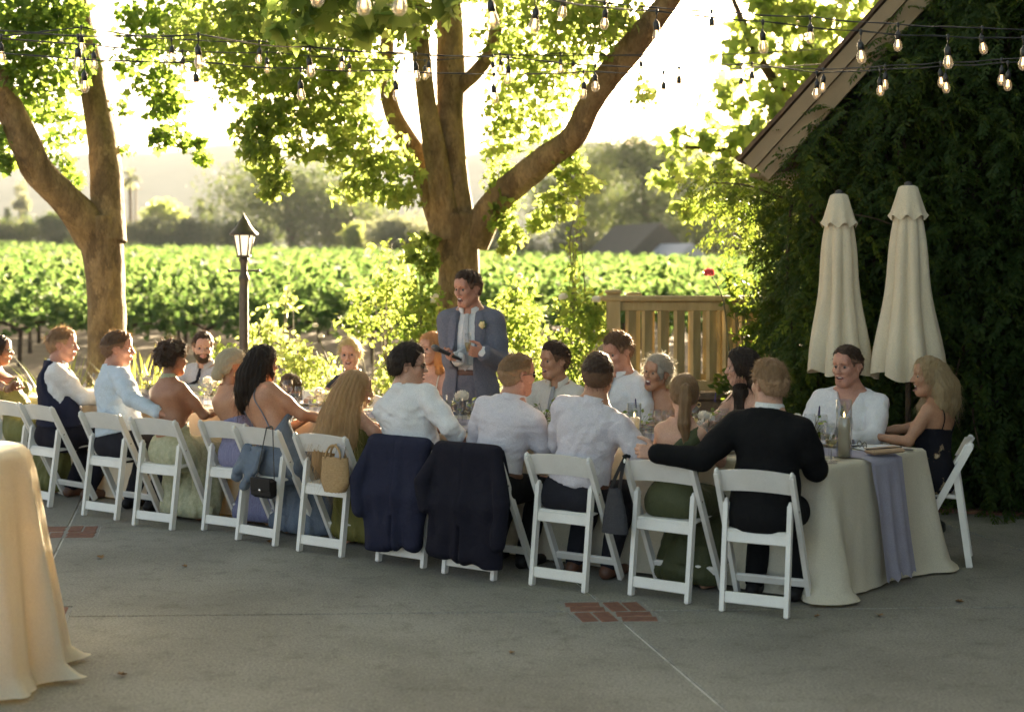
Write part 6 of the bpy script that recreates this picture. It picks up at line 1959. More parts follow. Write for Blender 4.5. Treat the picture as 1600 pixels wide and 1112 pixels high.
# ------------------------------------------------------------------ the guests
def front(i, label, head, fwd=.05, dx=0.0, dy=0.0, **kw):
    x, y, yw = SEATS[i]
    c, sn = math.cos(yw), math.sin(yw)
    o = .215 + dy
    kw.setdefault('seed', i + 1); kw.setdefault('foot_y', .19)
    return Person(label, (x - sn * o + c * dx, y + c * o + sn * dx), yw, head, fwd, **kw)
BACK = []
def back(px, label, head, off=.26, fwd=.04, yaw=147, **kw):
    # on the far side of the table, where the line of sight at px meets the row of seats
    k = (px - 800) / FPX
    b = TA + TW * (TWID + off)
    # b + u*t = (k*Y, Y)
    t = (k * b.y - b.x) / (TU.x - k * TU.y)
    p = b + TU * t
    BACK.append((p.x, p.y, R(yaw)))
    kw.setdefault('seed', 20 + len(BACK))
    return Person(label, (p.x, p.y), R(yaw), head, fwd, **kw)
def below(s, z, tilt=0.0):
    """keeps what lies under a neckline at height z of the torso"""
    return s.plane(s.T(0, 0, z), s.up + s.fw * tilt)

# -- front row, far left to right
p = front(0, 'woman in a moss green one-shoulder dress raising her hand at the table end', (-2, 524), look=42, female=True, skin='deep', twist=-50,
          arms={'R': {'at': tuple(onz(36, 618, .9) * 0 + at(40, 628, 11.05)), 'f': (.75, .1, .65), 'n': (-.3, -.4, -.8), 'curl': (.7, .8, .5), 'pole': (.5, -.6, -.5)}})
pl1, pl2 = p.plane(p.T(-.02, 0, .40), p.up * .8 + p.rt * .62), below(p, .56)
p.dress(CL['moss'], lambda X, Y, Z: np.maximum(pl1(X, Y, Z), pl2(X, Y, Z)), spread=1.2)
p.hair(HAIR['black'], 'bob', .016, extra=p.hang([(0, -.06, .02, .08), (0, -.10, -.10, .085), (0, -.13, -.24, .06), (0, -.14, -.34, .03)]), stripes=.003, flow='long', slen=.09)
p.glasses(M['dark_glass'], M['black_plastic'])
p.ring_part('bracelet', p.Wr[1] - nrm(p.Wr[1] - p.El[1]) * .02, p.Wr[1] - p.El[1], .034, .004, M['gold'])

p = front(1, 'man in a navy waistcoat over a white shirt, face turned in profile', (97, 513), look=44, skin='ruddy', build=1.06, twist=-32, brow='light', fwd=.07)
p.shirt(CL['white'], .96, .007)
vn = p.plane(p.Nb + p.up * .0, p.up + p.fw * .5)
va = {sg: (p.Sh[sg], nrm(p.rt * sg + p.up * .25)) for sg in (-1, 1)}
def vclip(X, Y, Z, p=p, vn=vn, va=va):
    d = vn(X, Y, Z)
    for sg in (-1, 1):
        q = p.T(sg * .145, 0, .46); d = np.maximum(d, p.plane(q, p.rt * sg + p.up * .12)(X, Y, Z))
    return np.maximum(d, p.P[2] + .075 - Z)
p.garment('vest', p.torso, .036, CL['navy'], .0105, vclip, .003, 26, seed=8)
p.trousers(CL['navy_deep']); p.shoes(M['brown_leather'])
p.hair(HAIR['light'], 'short', .012, top=.010, tapered=True)

tgt = at(243, 646, 10.45)
p = front(2, 'grey-templed man in a pale blue shirt with an arm along the next chair', (184, 518), look=46, skin='ruddy', build=1.06, twist=-22, fwd=.06, brow='brown',
          arms={'R': {'at': tuple(at(247, 644, 10.35)), 'f': (.93, .1, -.02), 'n': (.15, .75, -.6), 'curl': (.12, .14, .12), 'thumb': .05, 'pole': (.6, -.5, -.5)}})
p.shirt(CL['blue'], .93, .0065, belly=1)
p.trousers(CL['trouser'], M['brown_leather']); p.shoes(M['black_leather'])
p.hair(HAIR['brown'], 'short', .010, top=.006, tapered=True)

p = front(3, 'woman with short curly brown hair, bare back and a pale sage halter dress', (270, 535), look=17, female=True, skin='deep', twist=-6, fwd=.07)
c1 = p.plane(p.T(0, -.02, .165), p.up - p.fw * .55)
p.dress(CL['sage'], c1, spread=1.15, back=.8, amp=.006)
p.collar(CL['sage'], .026, .05, 'halter_band')
p.hair(HAIR['dark'], 'up', .030, top=.02, noise=.011, nf=70, strands=500, slen=.035)

p = front(4, 'woman with an ash blonde low bun in a strapless lavender dress', (363, 546), look=30, female=True, skin='tan', twist=-10, fwd=.05)
p.dress(CL['lav'], below(p, .295), amp=.003, spread=1.1)
p.hair(HAIR['ash'], 'up', .017, top=.008, noise=.003, extra=p.hang_h([(-.01, -.095, -.03, .046), (.01, -.112, -.05, .04), (-.02, -.10, -.055, .036)]), strands=200)
p.ring_part('earring', p.hp(.083, -.012, -.048), p.Hm[:, 1] + p.Hm[:, 0] * .5, .013, .0018, M['gold'])
p.ring_part('earring', p.hp(-.083, -.012, -.048), p.Hm[:, 1], .013, .0018, M['gold'])

p = front(5, 'woman with long wavy dark hair and an open-backed dusty blue dress', (410, 542), look=16, female=True, skin='tan', twist=-14, fwd=.06, dx=.05)
c1 = p.plane(p.T(0, -.05, .20), p.up - p.fw * .75)
sp = [p.on_body(sg * .088, 0, z, .004, back=True) for sg, z in ((1, .515), (1, .44), (1, .34), (1, .24), (1, .17))]
sp2 = [p.on_body(sg * .088, 0, z, .004, back=True) for sg, z in ((-1, .515), (-1, .44), (-1, .34), (-1, .24), (-1, .17))]
p.dress(CL['dusty'], c1, spread=1.3, straps=(sp, sp2), amp=.006, back=.7)
p.hair(HAIR['black'], 'bob', .022, top=.015, noise=.008, nf=60, strands=700, slen=.10, flow='long', stripes=.004,
       extra=p.hang([(-.01, -.05, .03, .085), (-.03, -.10, -.07, .085), (-.05, -.12, -.17, .072), (-.065, -.12, -.26, .05), (-.07, -.115, -.33, .02)]) + p.hang([(.05, -.05, .0, .05), (.045, -.10, -.13, .055), (.02, -.125, -.24, .04)]) + p.hang_h([(.07, .03, .0, .012), (.082, .035, -.06, .009), (.078, .03, -.12, .006)]))
p.ring_part('earring', p.hp(.083, -.005, -.055), p.Hm[:, 1] + p.Hm[:, 0], .02, .0022, M['gold'])

p = front(6, 'woman with waist-long straight honey blonde hair and glasses, leaning forward', (556, 580), look=44, female=True, skin='fair', twist=-16, fwd=.16, dx=.05, pitch=-6)
p.dress(CL['olive'], below(p, .36), spread=1.0, back=.7)
p.hair(HAIR['honey'], 'bob', .018, noise=.0025, nf=70, strands=900, slen=.17, flow='long', stripes=.0035,
       extra=p.hang([(-.01, -.03, .05, .09), (-.02, -.10, -.05, .10), (-.035, -.17, -.18, .11), (-.05, -.225, -.33, .115), (-.05, -.25, -.46, .085), (-.03, -.25, -.56, .04)])
       + p.hang([(-.05, -.06, .0, .06), (-.10, -.12, -.17, .075), (-.15, -.17, -.32, .06), (-.19, -.20, -.40, .02)]) + p.hang([(.04, -.06, .0, .06), (.06, -.13, -.18, .075), (.065, -.19, -.34, .07), (.05, -.22, -.46, .04)]))
p.glasses(M['glass'], M['gold'], 'eyeglasses')

p = front(7, 'dark-haired man in sunglasses and a white shirt before a navy jacket', (638, 540), look=55, skin='fair', twist=-4, fwd=.08, smile=.9, build=1.02, brow='black',
          arms={'R': {'at': (.30, .16, .70), 'world': False, 'f': (.2, .95, -.1), 'n': (-.3, 0, -1), 'pole': (.7, -.6, -.3)}})
p.shirt(CL['blue'] if 0 else CL['white'], .30, .0075, collar=True, belly=1)
p.trousers(CL['trouser']); p.shoes(M['brown_leather'])
p.hair(HAIR['black'], 'short', .020, top=.022, noise=.005, nf=80, strands=420, slen=.03)
p.glasses(M['dark_glass'], mat('tortoise frame', (.10, .045, .015), .3))

p = front(8, 'man with cropped light brown hair and sunglasses, pale shirt before a black jacket', (808, 553), look=24, skin='ruddy', twist=4, fwd=.13, build=1.0, dx=.03, brow='light')
p.shirt(CL['pink'], .55, .006, stretch=(.25, .25, 1.5), freq=40)
p.trousers(CL['charcoal'], M['brown_leather']); p.shoes(M['black_leather'])
p.hair(HAIR['light'], 'short', .008, top=.003, tapered=True, strands=200, slen=.014)
p.glasses(M['dark_glass'], M['black_plastic'])

p = front(9, 'man with dark hair seen from behind in a pale pink-grey shirt and brown belt', (934, 553), look=-28, skin='tan', twist=2, fwd=.04, build=1.06,
          arms={'R': {'at': (.30, .25, .68), 'world': False, 'f': (-.2, .95, -.1), 'n': (-.3, 0, -1), 'pole': (.8, -.4, -.4)}})
p.shirt(CL['pink'], .75, .0065, belly=1)
p.trousers(CL['trouser'], M['brown_leather']); p.shoes(M['brown_leather'])
p.hair(HAIR['dark'], 'short', .014, top=.014, tapered=True, noise=.004, strands=380, slen=.024)

p = front(10, 'woman with a long ponytail in an olive green one-shoulder dress', (1069, 583), look=-30, female=True, skin='fair', twist=0, fwd=.07)
pl1 = p.plane(p.T(0, 0, .385), p.up * .75 - p.rt * .78)
pl2 = below(p, .55)
p.dress(CL['green'], lambda X, Y, Z, a=pl1, b=pl2: np.maximum(a(X, Y, Z), b(X, Y, Z)), amp=.004, stretch=(1.2, .6, 1.6), freq=44)
p.hair(HAIR['light'], 'up', .009, noise=.0018, strands=120, slen=.02, stripes=.003,
       extra=p.hang_h([(0, -.10, .055, .026), (0, -.135, .045, .03), (-.0, -.15, -.02, .034)], .02) + [(p.hp(0, -.15, -.02), p.hp(0, -.15, -.02) + A(-.005, -.005, -.13), .034, .036, .02), (p.hp(0, -.15, -.02) + A(-.005, -.005, -.13), p.hp(0, -.15, -.02) + A(-.0, .0, -.28), .036, .012, .02)])
p.ring_part('earring', p.hp(.085, -.008, -.055), p.Hm[:, 1], .012, .0018, M['gold'])

p = front(11, 'sandy-haired man in a black suit jacket with an arm round the next chair', (1202, 563), look=-50, skin='fair', twist=0, fwd=.03, build=.98, brow='light', dy=.02,
          arms={'L': {'at': tuple(at(1026, 708, 7.98)), 'f': (-.92, .05, .12), 'n': (.25, .9, -.2), 'curl': (.75, .9, .6), 'thumb': .2, 'pole': (-.05, -.55, -1)}})
p.collar(CL['white'], .040)
jn = p.plane(p.Nb + p.up * .006, p.up + p.fw * .5)
p.garment('jacket', p.torso + p.sleeves(.98) + [('e', p.P + A(0, -.06, -.02), A(.185, .13, .12), None, .05), ('e', p.T(0, -.03, .14), A(.165, .125, .14), None, .06)], .024, CL['charcoal'], .0105,
          lambda X, Y, Z: np.maximum(jn(X, Y, Z), p.P[2] - .10 - Z), .005, 20, (1, 1, .7), seed=9)
p.trousers(CL['charcoal']); p.shoes(M['black_leather'])
p.hair(HAIR['light'], 'short', .013, top=.012, tapered=True, strands=420, slen=.022)

# -- far side of the table
p = back(317, 'bearded man in a striped grey shirt and dark tie across the table', (317, 520), look=-48, twist=14, skin='fair', brow='black', smile=.3)
p.shirt(CL['stripe'], .95, .005); p.tie(CL['tie_navy']); p.trousers(CL['trouser'])
p.hair(HAIR['dark'], 'short', .015, top=.018, tapered=True); p.beard(HAIR['dark'])

p = back(452, 'small child with straight brown hair leaning over the table', (452, 585), off=.20, look=-20, female=True, child=True, skin='fair', hs=.78, pitch=-38, fwd=.10, smile=.1)
p.dress(CL['dusty'], below(p, .5))
p.hair(HAIR['brown'], 'bob', .02, noise=.003, flow='long', slen=.09, stripes=.003, extra=p.hang([(0, -.03, .03, .075), (.03, .02, -.08, .055), (.04, .03, -.2, .03)]) + p.hang([(.0, -.05, .0, .07), (0, -.08, -.16, .06)]))

p = back(547, 'smiling woman with fair hair tied back and a dark floral dress', (547, 530), look=-28, female=True, skin='fair', smile=1.0, brow='light', roll=3)
p.dress(CL['floral_grey'], below(p, .50), shoulder=False, extra=[p.arm[-1][0], p.arm[1][0]])
p.hair(HAIR['blonde'], 'up', .017, top=.010, noise=.003, strands=320, slen=.04, extra=p.hang_h([(0, -.09, -.02, .05), (0, -.10, -.07, .04)]))

p = back(676, 'red-haired bride in an ivory strappy gown beside the speaker', (674, 522), look=8, female=True, skin='fair', pitch=6, brow='light', smile=.6, fwd=.02)
p.dress(CL['ivory'], below(p, .345), spread=1.5, straps=([p.on_body(.085, 0, z, .004) for z in (.52, .46, .40, .33)], [p.on_body(-.085, 0, z, .004) for z in (.52, .46, .40, .33)]))
p.hair(HAIR['red'], 'up', .022, top=.016, noise=.006, nf=70, strands=700, slen=.06, flow='long', stripes=.003,
       extra=p.hang([(-.06, -.02, .02, .04), (-.085, .0, -.08, .042), (-.075, -.01, -.17, .03), (-.06, -.01, -.24, .012)]) + p.hang_h([(0, -.10, .0, .055), (0, -.11, -.05, .045)]))

# the groom stands
gx, gy = at(735, 425, 10.75).x, 10.75
p = Person('groom standing in an open slate blue suit, giving a speech', (gx, gy), R(166), (731, 424), fwd=.02, look=28, pitch=-4, skin='ruddy', stand=True, smile=1.0, open_=.75, build=.88, seed=40, brow='dark',
           arms={'R': {'at': tuple(at(717, 560, 10.46)), 'f': (-.80, -.50, .12), 'n': (.15, -.3, .9), 'curl': (.8, .95, .6), 'thumb': .5, 'pole': (.2, -.6, -.9)},
                 'L': {'at': tuple(at(756, 551, 10.44)), 'f': (-.92, -.3, .12), 'n': (-.2, .75, .25), 'curl': (.75, .85, .5), 'thumb': .5, 'pole': (-.25, -.5, -.9)}})
GROOM = p
p.shirt(CL['white'], .99, .004); p.tie(CL['sky_satin'], L=.40)
p.trousers(CL['slate'], M['brown_leather'], top=.115); p.shoes(M['brown_leather'])
jn = p.plane(p.Nb + p.up * .022 - p.fw * .03, p.up + p.fw * .42)
def jclip(X, Y, Z, p=p, jn=jn):
    x = (X - p.P[0]) * p.rt[0] + (Y - p.P[1]) * p.rt[1] + (Z - p.P[2]) * p.rt[2]
    y = (X - p.P[0]) * p.fw[0] + (Y - p.P[1]) * p.fw[1] + (Z - p.P[2]) * p.fw[2]
    z = (X - p.P[0]) * p.up[0] + (Y - p.P[1]) * p.up[1] + (Z - p.P[2]) * p.up[2]
    v = np.interp(z, [-.3, .0, .12, .3, .45, .53], [.085, .075, .06, .070, .066, .060])
    op = np.minimum(v - np.abs(x), y - .0)
    return np.maximum(np.maximum(jn(X, Y, Z), op), p.P[2] - .20 - Z)
p.garment('jacket', p.torso + p.sleeves(.93) + p.pelvis + [p.leg[-1][0], p.leg[1][0], ('e', p.P + A(0, -.01, -.02), A(.19, .13, .16), None, .06), ('e', p.T(0, .01, .18), A(.165, .125, .16), None, .06)], .026, CL['slate'], .0095, jclip, .0045, 22, (1, 1, .7), seed=9)
for sg in (-1, 1):                                  # lapels
    rows = []
    for t in np.linspace(0, 1, 9):
        z = .53 - .36 * t; xi = float(np.interp(z, [.12, .3, .45, .53], [.062, .074, .066, .05])); w = .062 * math.sin(math.pi * min(1, .25 + t * .8)) ** .7 * (1 - t ** 6) + .004
        rows.append([tuple(p.on_body(sg * (xi + w * q), 0, z, .010 + .006 * math.sin(q * 3.1), 'jacket')) for q in (0.08, .4, .7, 1)])
    mb = MB(); mb.grid(rows if sg > 0 else [r[::-1] for r in rows])
    mb.build('lapel', CL['slate_light'], p.root)
mb = MB(); q = p.on_body(-.115, 0, .44, .018, 'jacket')  # buttonhole flower on his left
rr = random.Random(4)
for k in range(16):
    a = k * 2.4; r_ = .004 + .0011 * k
    mb.ball((q[0] + r_ * math.cos(a) * p.rt[0] , q[1] + (.012 - .0006 * k) * p.fw[1] + r_ * math.cos(a) * p.rt[1], q[2] + r_ * math.sin(a)), (.011, .008, .011), 6, 4, 0)
for k in range(7):
    a = k * .9 + .3
    mb.ball((q[0] + .028 * math.cos(a) * p.rt[0], q[1] - .004 * p.fw[1], q[2] + .03 * math.sin(a)), (.012, .004, .008), 6, 4, 1)
mb.build('boutonniere', [mat('cream rose', (.70, .55, .25), .7), mat('buttonhole leaf', (.06, .10, .03), .6)], p.root)
for sg in (-1, 1):                                  # shirt cuffs past the sleeves
    W = p.Wr[sg]; d = nrm(W - p.El[sg]); mb = MB()
    mb.tube([tuple(W - d * .05), tuple(W - d * .045), tuple(W + d * .012), tuple(W + d * .015)], [.030, .0345, .0345, .029], 14, 0, False)
    mb.build('shirt_cuff', CL['white'], p.root)
W = p.Wr[-1]; d = nrm(W - p.El[-1])
p.ring_part('watch', W + d * .022, d, .034, .007, M['brown_leather'])
p.hair(HAIR['dark'], 'short', .014, top=.014, tapered=True, strands=380, slen=.022)

p = back(866, 'young man in white shirt and grey tie smiling up at the speaker', (866, 537), look=22, skin='tan', twist=10, smile=.8, pitch=3, brow='dark')
p.shirt(CL['cream'], .95, .005); p.tie(CL['tie_grey']); p.trousers(CL['trouser'])
p.hair(HAIR['dark'], 'short', .017, top=.022, tapered=True, noise=.006, strands=420)

p = back(970, 'tall man in white shirt and tie looking down, before the wooden railing', (966, 521), look=18, skin='ruddy', twist=-18, pitch=-14, brow='brown', smile=.3, build=1.05)
p.shirt(CL['white'], .95, .006); p.tie(CL['tie_grey']); p.trousers(CL['trouser'])
p.hair(HAIR['brown'], 'short', .015, top=.018, tapered=True, noise=.006, strands=420)

p = back(1036, 'laughing woman with tied-back grey hair and bare shoulders', (1027, 555), look=14, female=True, skin='tan', smile=1.0, open_=1.0, roll=-9, pitch=4, twist=0, brow='light')
p.dress(CL['brown'], below(p, .30))
p.hair(HAIR['grey'], 'up', .018, top=.012, noise=.004, strands=420, slen=.04, extra=p.hang_h([(-.05, .05, .055, .022), (-.068, .045, .02, .018), (-.075, .03, -.02, .012)]) + p.hang_h([(.05, .05, .055, .022), (.068, .04, .02, .018), (.075, .02, -.02, .014)]) + p.hang_h([(0, -.10, -.01, .045), (0, -.11, -.05, .035)]))

p = back(1160, 'woman with dark half-up hair turned away in profile, bare shoulders', (1160, 547), look=72, female=True, skin='fair', twist=-35, brow='black')
p.dress(CL['brown'], below(p, .30), straps=([p.on_body(.085, 0, z, .004) for z in (.52, .46, .40, .30)],))
p.hair(HAIR['black'], 'bob', .022, top=.018, noise=.007, strands=600, slen=.09, flow='long', stripes=.004,
       extra=p.hang_h([(.05, .05, .05, .02), (.078, .055, -.02, .018), (.085, .06, -.10, .012), (.08, .062, -.15, .006)]) + p.hang_h([(0, -.09, .02, .06), (-.03, -.10, -.10, .055)]) + p.hang([(.02, -.02, -.05, .055), (.0, .03, -.17, .05), (-.01, .06, -.3, .04), (-.01, .06, -.38, .015)]))
p.ring_part('earring', p.hp(-.085, -.008, -.055), p.Hm[:, 1], .013, .0018, M['gold'])

p = back(1322, 'man in an open-collared white shirt with sunglasses hung on it', (1324, 541), look=12, skin='ruddy', twist=8, smile=.6, build=1.1, brow='dark', fwd=.02)
SHADED_MAN = p
p.shirt(CL['white'], .85, .0065, open_neck=True); p.trousers(CL['trouser'])
p.hair(HAIR['dark'], 'short', .011, top=.008, tapered=True, strands=260, slen=.016)

# the woman at the end, beside the corner
END = (2.725, 9.13, R(72))
p = Person('woman with wavy blonde hair in a black floral dress laughing at the table end', (END[0], END[1]), END[2], (1452, 559), fwd=.02, look=-16, pitch=3, female=True, skin='tan', smile=.9, open_=1.0, build=1.05, twist=-22, brow='light', seed=45)
c1 = below(p, .345)
p.dress(CL['floral'], c1, spread=1.1, straps=([p.on_body(.092, 0, z, .005, back=True) for z in (.53, .46, .40, .32)], [p.on_body(-.092, 0, z, .005, back=True) for z in (.53, .46, .40, .32)]))
p.hair(HAIR['sandy'], 'bob', .014, top=.012, noise=.007, nf=60, strands=700, slen=.10, flow='long', stripes=.004,
       extra=p.hang([(0, -.06, .03, .075), (.01, -.10, -.06, .085), (.01, -.11, -.16, .085), (.0, -.11, -.23, .05)]) + p.hang([(-.05, -.05, .02, .04), (-.07, -.08, -.08, .045), (-.075, -.08, -.17, .04), (-.06, -.05, -.22, .022)])
       + p.hang([(.06, -.02, .02, .045), (.08, -.03, -.08, .05), (.08, .01, -.17, .045), (.05, .05, -.2, .03)]))
# ------------------------------------------------------------------ chairs of the far side
BL = ['bearded man', 'small child', 'smiling fair-haired woman', 'red-haired bride', 'young man in white shirt and grey tie', 'tall man looking down', 'laughing grey-haired woman', 'woman with dark half-up hair', 'man with sunglasses hung on his shirt']
for (x, y, yw), w in zip(BACK, BL):
    f = Vector((-math.sin(yw), math.cos(yw)))
    chair(x - f.x * .215, y - f.y * .215, yw, 'white folding chair under the ' + w)
f = Vector((-math.sin(END[2]), math.cos(END[2])))
chair(END[0] - f.x * .23, END[1] - f.y * .23, END[2], 'white folding chair under the laughing blonde woman at the table end')
gq = at(830, 600, 11.15)
chair(gq.x, gq.y, R(147), 'empty white folding chair behind the speaking groom')

# ------------------------------------------------------------------ banquet table, cloth, runner
tb = empty('banquet_table', tab(TLEN / 2, TWID / 2, 0), math.atan2(TU.y, TU.x), 'long banquet table hidden under the white cloth', 'table')
mb = MB(); mb.box((.2, 0, TZ - .022), (TLEN - .45, TWID - .04, .03), None, 0, .005); mb.build('tabletop', M['rail_wood'], tb)
for sx in (-1, -.33, .33, 1):
    for sy in (-1, 1):
        mb = MB(); mb.tube([(sx * (TLEN / 2 - .3), sy * (TWID / 2 - .12), .0), (sx * (TLEN / 2 - .3), sy * (TWID / 2 - .12), TZ - .037)], .02, 8); mb.build('leg', M['steel'], tb)
def cloth_mesh(L, W, H, floor=.012, seed=2, corner=.10):
    """a cloth over a L x W top; +x runs along the length from the corner"""
    rr = random.Random(seed)
    per = []
    rc_ = .014; step = .028
    def seg(a, b, nrm_):
        n = max(2, int((Vector(b) - Vector(a)).length / step))
        for i in range(n):
            u = i / n; per.append((a[0] + (b[0] - a[0]) * u, a[1] + (b[1] - a[1]) * u, nrm_, min(u, 1 - u) * (Vector(b) - Vector(a)).length))
    def arc(c, a0):
        for i in range(7):
            a = a0 + math.pi / 2 * i / 7; per.append((c[0] + rc_ * math.cos(a), c[1] + rc_ * math.sin(a), a, 0.0))
    seg((rc_, 0), (L - rc_, 0), -math.pi / 2); arc((L - rc_, rc_), -math.pi / 2)
    seg((L, rc_), (L, W - rc_), 0); arc((L - rc_, W - rc_), 0)
    seg((L - rc_, W), (rc_, W), math.pi / 2); arc((rc_, W - rc_), math.pi / 2)
    seg((0, W - rc_), (0, rc_), math.pi); arc((rc_, rc_), math.pi)
    N_ = len(per); rows = []
    cx, cy = L / 2, W / 2
    r0 = []
    for x, y, a, e in per:
        xi = min(max(x, .12), L - .12); yi = min(max(y, .12), W - .12); r0.append((xi, yi, H + .0035))
    rows.append(r0)
    rows.append([(x - .012 * math.cos(a), y - .012 * math.sin(a), H + .004) for x, y, a, e in per])
    ts = [0.02, .05, .09, .14, .20, .27, .35, .43, .51, .59, .67, .75, .82, .88, .93, .97, 1.0]
    for t in ts:
        row = []
        s_ = 0
        for i, (x, y, a, e) in enumerate(per):
            s_ = i * step
            f1 = mnoise.noise((s_ * 2.1, t * .5, seed)) + .6 * mnoise.noise((s_ * 5.3, t * .9, seed + 4))
            f2 = math.sin(s_ * 11 + 2.5 * mnoise.noise((s_ * .9, 0, seed + 9)))
            cornerw = math.exp(-(e / .085) ** 2); fr_ = .22 if (abs(a + math.pi / 2) < .01 and x < L - .5 and x > .5) else 1.0
            f3 = (.5 - abs(mnoise.noise((s_ * 4.2 + .3 * math.sin(t * 3), t * .35, seed + 20)))) * 2
            f4 = mnoise.noise((s_ * 14, t * 2.5, seed + 30))
            out = .006 + fr_ * t * (.030 + .026 * f1 * t + .014 * f2 * t * t + .030 * f3 * t) + .005 * f4 * min(1, t * 5) + cornerw * corner * t ** 1.1
            z = H + .004 - (H - floor) * t
            if t > .95: out += .012 * (t - .95) / .05 * (1 + f1) + .02 * cornerw
            z = max(z, floor + .006 * (1 + f1))
            row.append((x + out * math.cos(a), y + out * math.sin(a), z))
        rows.append(row)
    V = [(skew(x, y), y, z) for r_ in rows for x, y, z in r_]; F = []
    for i in range(len(rows) - 1):
        for k in range(N_): F.append((i * N_ + k, (i + 1) * N_ + k, (i + 1) * N_ + (k + 1) % N_, i * N_ + (k + 1) % N_))
    F = [f[::-1] for f in F]
    me = bpy.data.meshes.new('tablecloth')
    me.from_pydata(V, [], F + [tuple(range(N_))])
    me.polygons.foreach_set('use_smooth', [True] * len(me.polygons)); me.polygons[-1].use_smooth = False
    me.materials.append(M['table_linen']); me.update()
    return me
me = cloth_mesh(TLEN, TWID, TZ)
o = link('tablecloth', me, None, TA); 
# table axes: x along TU, y across TW (left-handed turn, so mirror y)
ang = math.atan2(TU.y, TU.x)
o.rotation_euler = (0, 0, ang); o.scale = (1, -1, 1)
tag(o, 'floor-length cream linen cloth over the long banquet table', 'tablecloth')
def tpos(s, t, z=0.0): return tab(s, t, TZ + .0065 + z)
# lavender runner, falling over the near end
rows_t, rows_b = [], []
S = [x for x in np.linspace(TLEN - .3, .04, 160)]
rr = random.Random(6)
w0, w1 = .40, .74
path = [(s_, TZ + .0075, 0) for s_ in S] + [(.012, TZ + .008, 0)] + [(-.02 - .085 * ((TZ - z) / TZ) ** 1.1, z, 1) for z in np.linspace(TZ - .01, .06, 26)]
NW = 15
for i, (s_, z, fall) in enumerate(path):
    ct, cb = [], []
    d = (TZ - z) if fall else 0
    for q in range(NW):
        u = q / (NW - 1); t = w0 + (w1 - w0) * u
        t += .014 * mnoise.noise((s_ * 2.2, u * .8, 1)) + d * (.03 * mnoise.noise((d * 2, u * 2, 7)))
        if fall:
            wv = .016 * min(1, d * 4) * math.sin(u * 17 + 1.2 * math.sin(d * 3)) + .012 * mnoise.noise((u * 5, d * 2, 3)) * min(1, d * 4)
            zz = z + (.07 * mnoise.noise((u * 7, 1, 1)) if i == len(path) - 1 else 0)
            p = tab(s_ - .012 - max(0, wv) - .008, t, zz)
        else:
            lump = .0028 * (1 + math.sin(u * 19 + 5 * mnoise.noise((s_ * 1.4, 0, 2))) + .8 * mnoise.noise((s_ * 5, u * 6, 5)))
            p = tab(s_, t, z + lump)
        ct.append(tuple(p))
    rows_t.append(ct)
mb = MB(); mb.grid(rows_t)
o = mb.build('table_runner', M['runner']); tag(o, 'sheer lavender gauze runner along the table and down its near end', 'table runner')

# ------------------------------------------------------------------ tableware
def lathe_mesh(name, prof, n, m):
    mb = MB(); mb.lathe(prof, n); return mb.mesh(name, m)
GL = lathe_mesh('glass', [(.0, .0), (.036, .0), (.036, .002), (.012, .006), (.0045, .012), (.0038, .085), (.010, .092), (.030, .112), (.041, .140), (.040, .168), (.033, .205), (.0318, .205)], 20, M['glass'])
WN = lathe_mesh('drink', [(.0, .096), (.010, .0945), (.029, .113), (.037, .132), (.037, .136), (.0, .136)], 16, M['wine'])
TU_ = lathe_mesh('glass', [(.0, .0), (.030, .0), (.032, .004), (.037, .05), (.0385, .105), (.0375, .105), (.036, .05), (.030, .01), (.0, .01)], 20, M['glass'])
FL = lathe_mesh('glass', [(.0, .0), (.032, .0), (.032, .002), (.005, .008), (.0038, .085), (.012, .10), (.024, .15), (.025, .19), (.021, .235), (.0202, .235)], 18, M['glass'])
PL = lathe_mesh('plate', [(.0, .004), (.085, .004), (.10, .008), (.138, .019), (.139, .022), (.098, .012), (.085, .0085), (.0, .0085)], 32, M['china'])
SP = lathe_mesh('side_plate', [(.0, .003), (.055, .003), (.066, .006), (.088, .014), (.089, .017), (.064, .010), (.054, .0075), (.0, .0075)], 28, M['china'])
def wine_glass(s, t, label, drink=False, kind=GL):
    g_ = link('wine_glass' if kind is GL else 'tumbler', kind, None, tpos(s, t)); 
    tag(g_, label, 'glass', 'glasses on the banquet table')
    if drink: link('drink', WN, g_)
    return g_
def fork(n_t=3):
    mb = MB(); mb.box((0, -.045, .002), (.008, .11, .0025), None, 0, .001); mb.box((0, .02, .0022), (.005, .03, .002)); mb.box((0, .042, .0026), (.021, .016, .002))
    for k in range(n_t + 1): mb.box((-.009 + k * .006, .066, .003), (.0026, .034, .0018))
    return mb.mesh('fork', M['steel'])
def knife():
    mb = MB(); mb.box((0, -.05, .003), (.012, .10, .005), None, 0, .002); mb.box((.001, .055, .0025), (.015, .115, .0022), None, 0, .001); return mb.mesh('knife', M['steel'])
FK, KN = fork(), knife()
def napkin_mesh(seed):
    rows = []
    for i in range(9):
        r_ = []
        for j in range(13):
            u, v = i / 8 - .5, j / 12 - .5
            r_.append((u * .11 + .006 * math.sin(v * 9 + seed), v * .22 + .006 * math.cos(u * 11), .006 + .010 * (1 + mnoise.noise((u * 5 + seed, v * 6, seed))) * (1 - (2 * v) ** 4)))
        rows.append(r_)
    mb = MB(); mb.grid(rows); mb.grid([[(x, y, .001) for x, y, z in r_][::-1] for r_ in rows]); return mb.mesh('napkin', M['napkin'])
NK = [napkin_mesh(k) for k in range(3)]
whoF = ['woman in moss green', 'man in the navy waistcoat', 'man in the pale blue shirt', 'curly-haired woman', 'woman in lavender', 'woman in dusty blue', 'long-haired honey blonde woman', 'dark-haired man in sunglasses', 'crop-haired man in sunglasses', 'man in the pink-grey shirt', 'woman with the ponytail', 'man in the black suit']
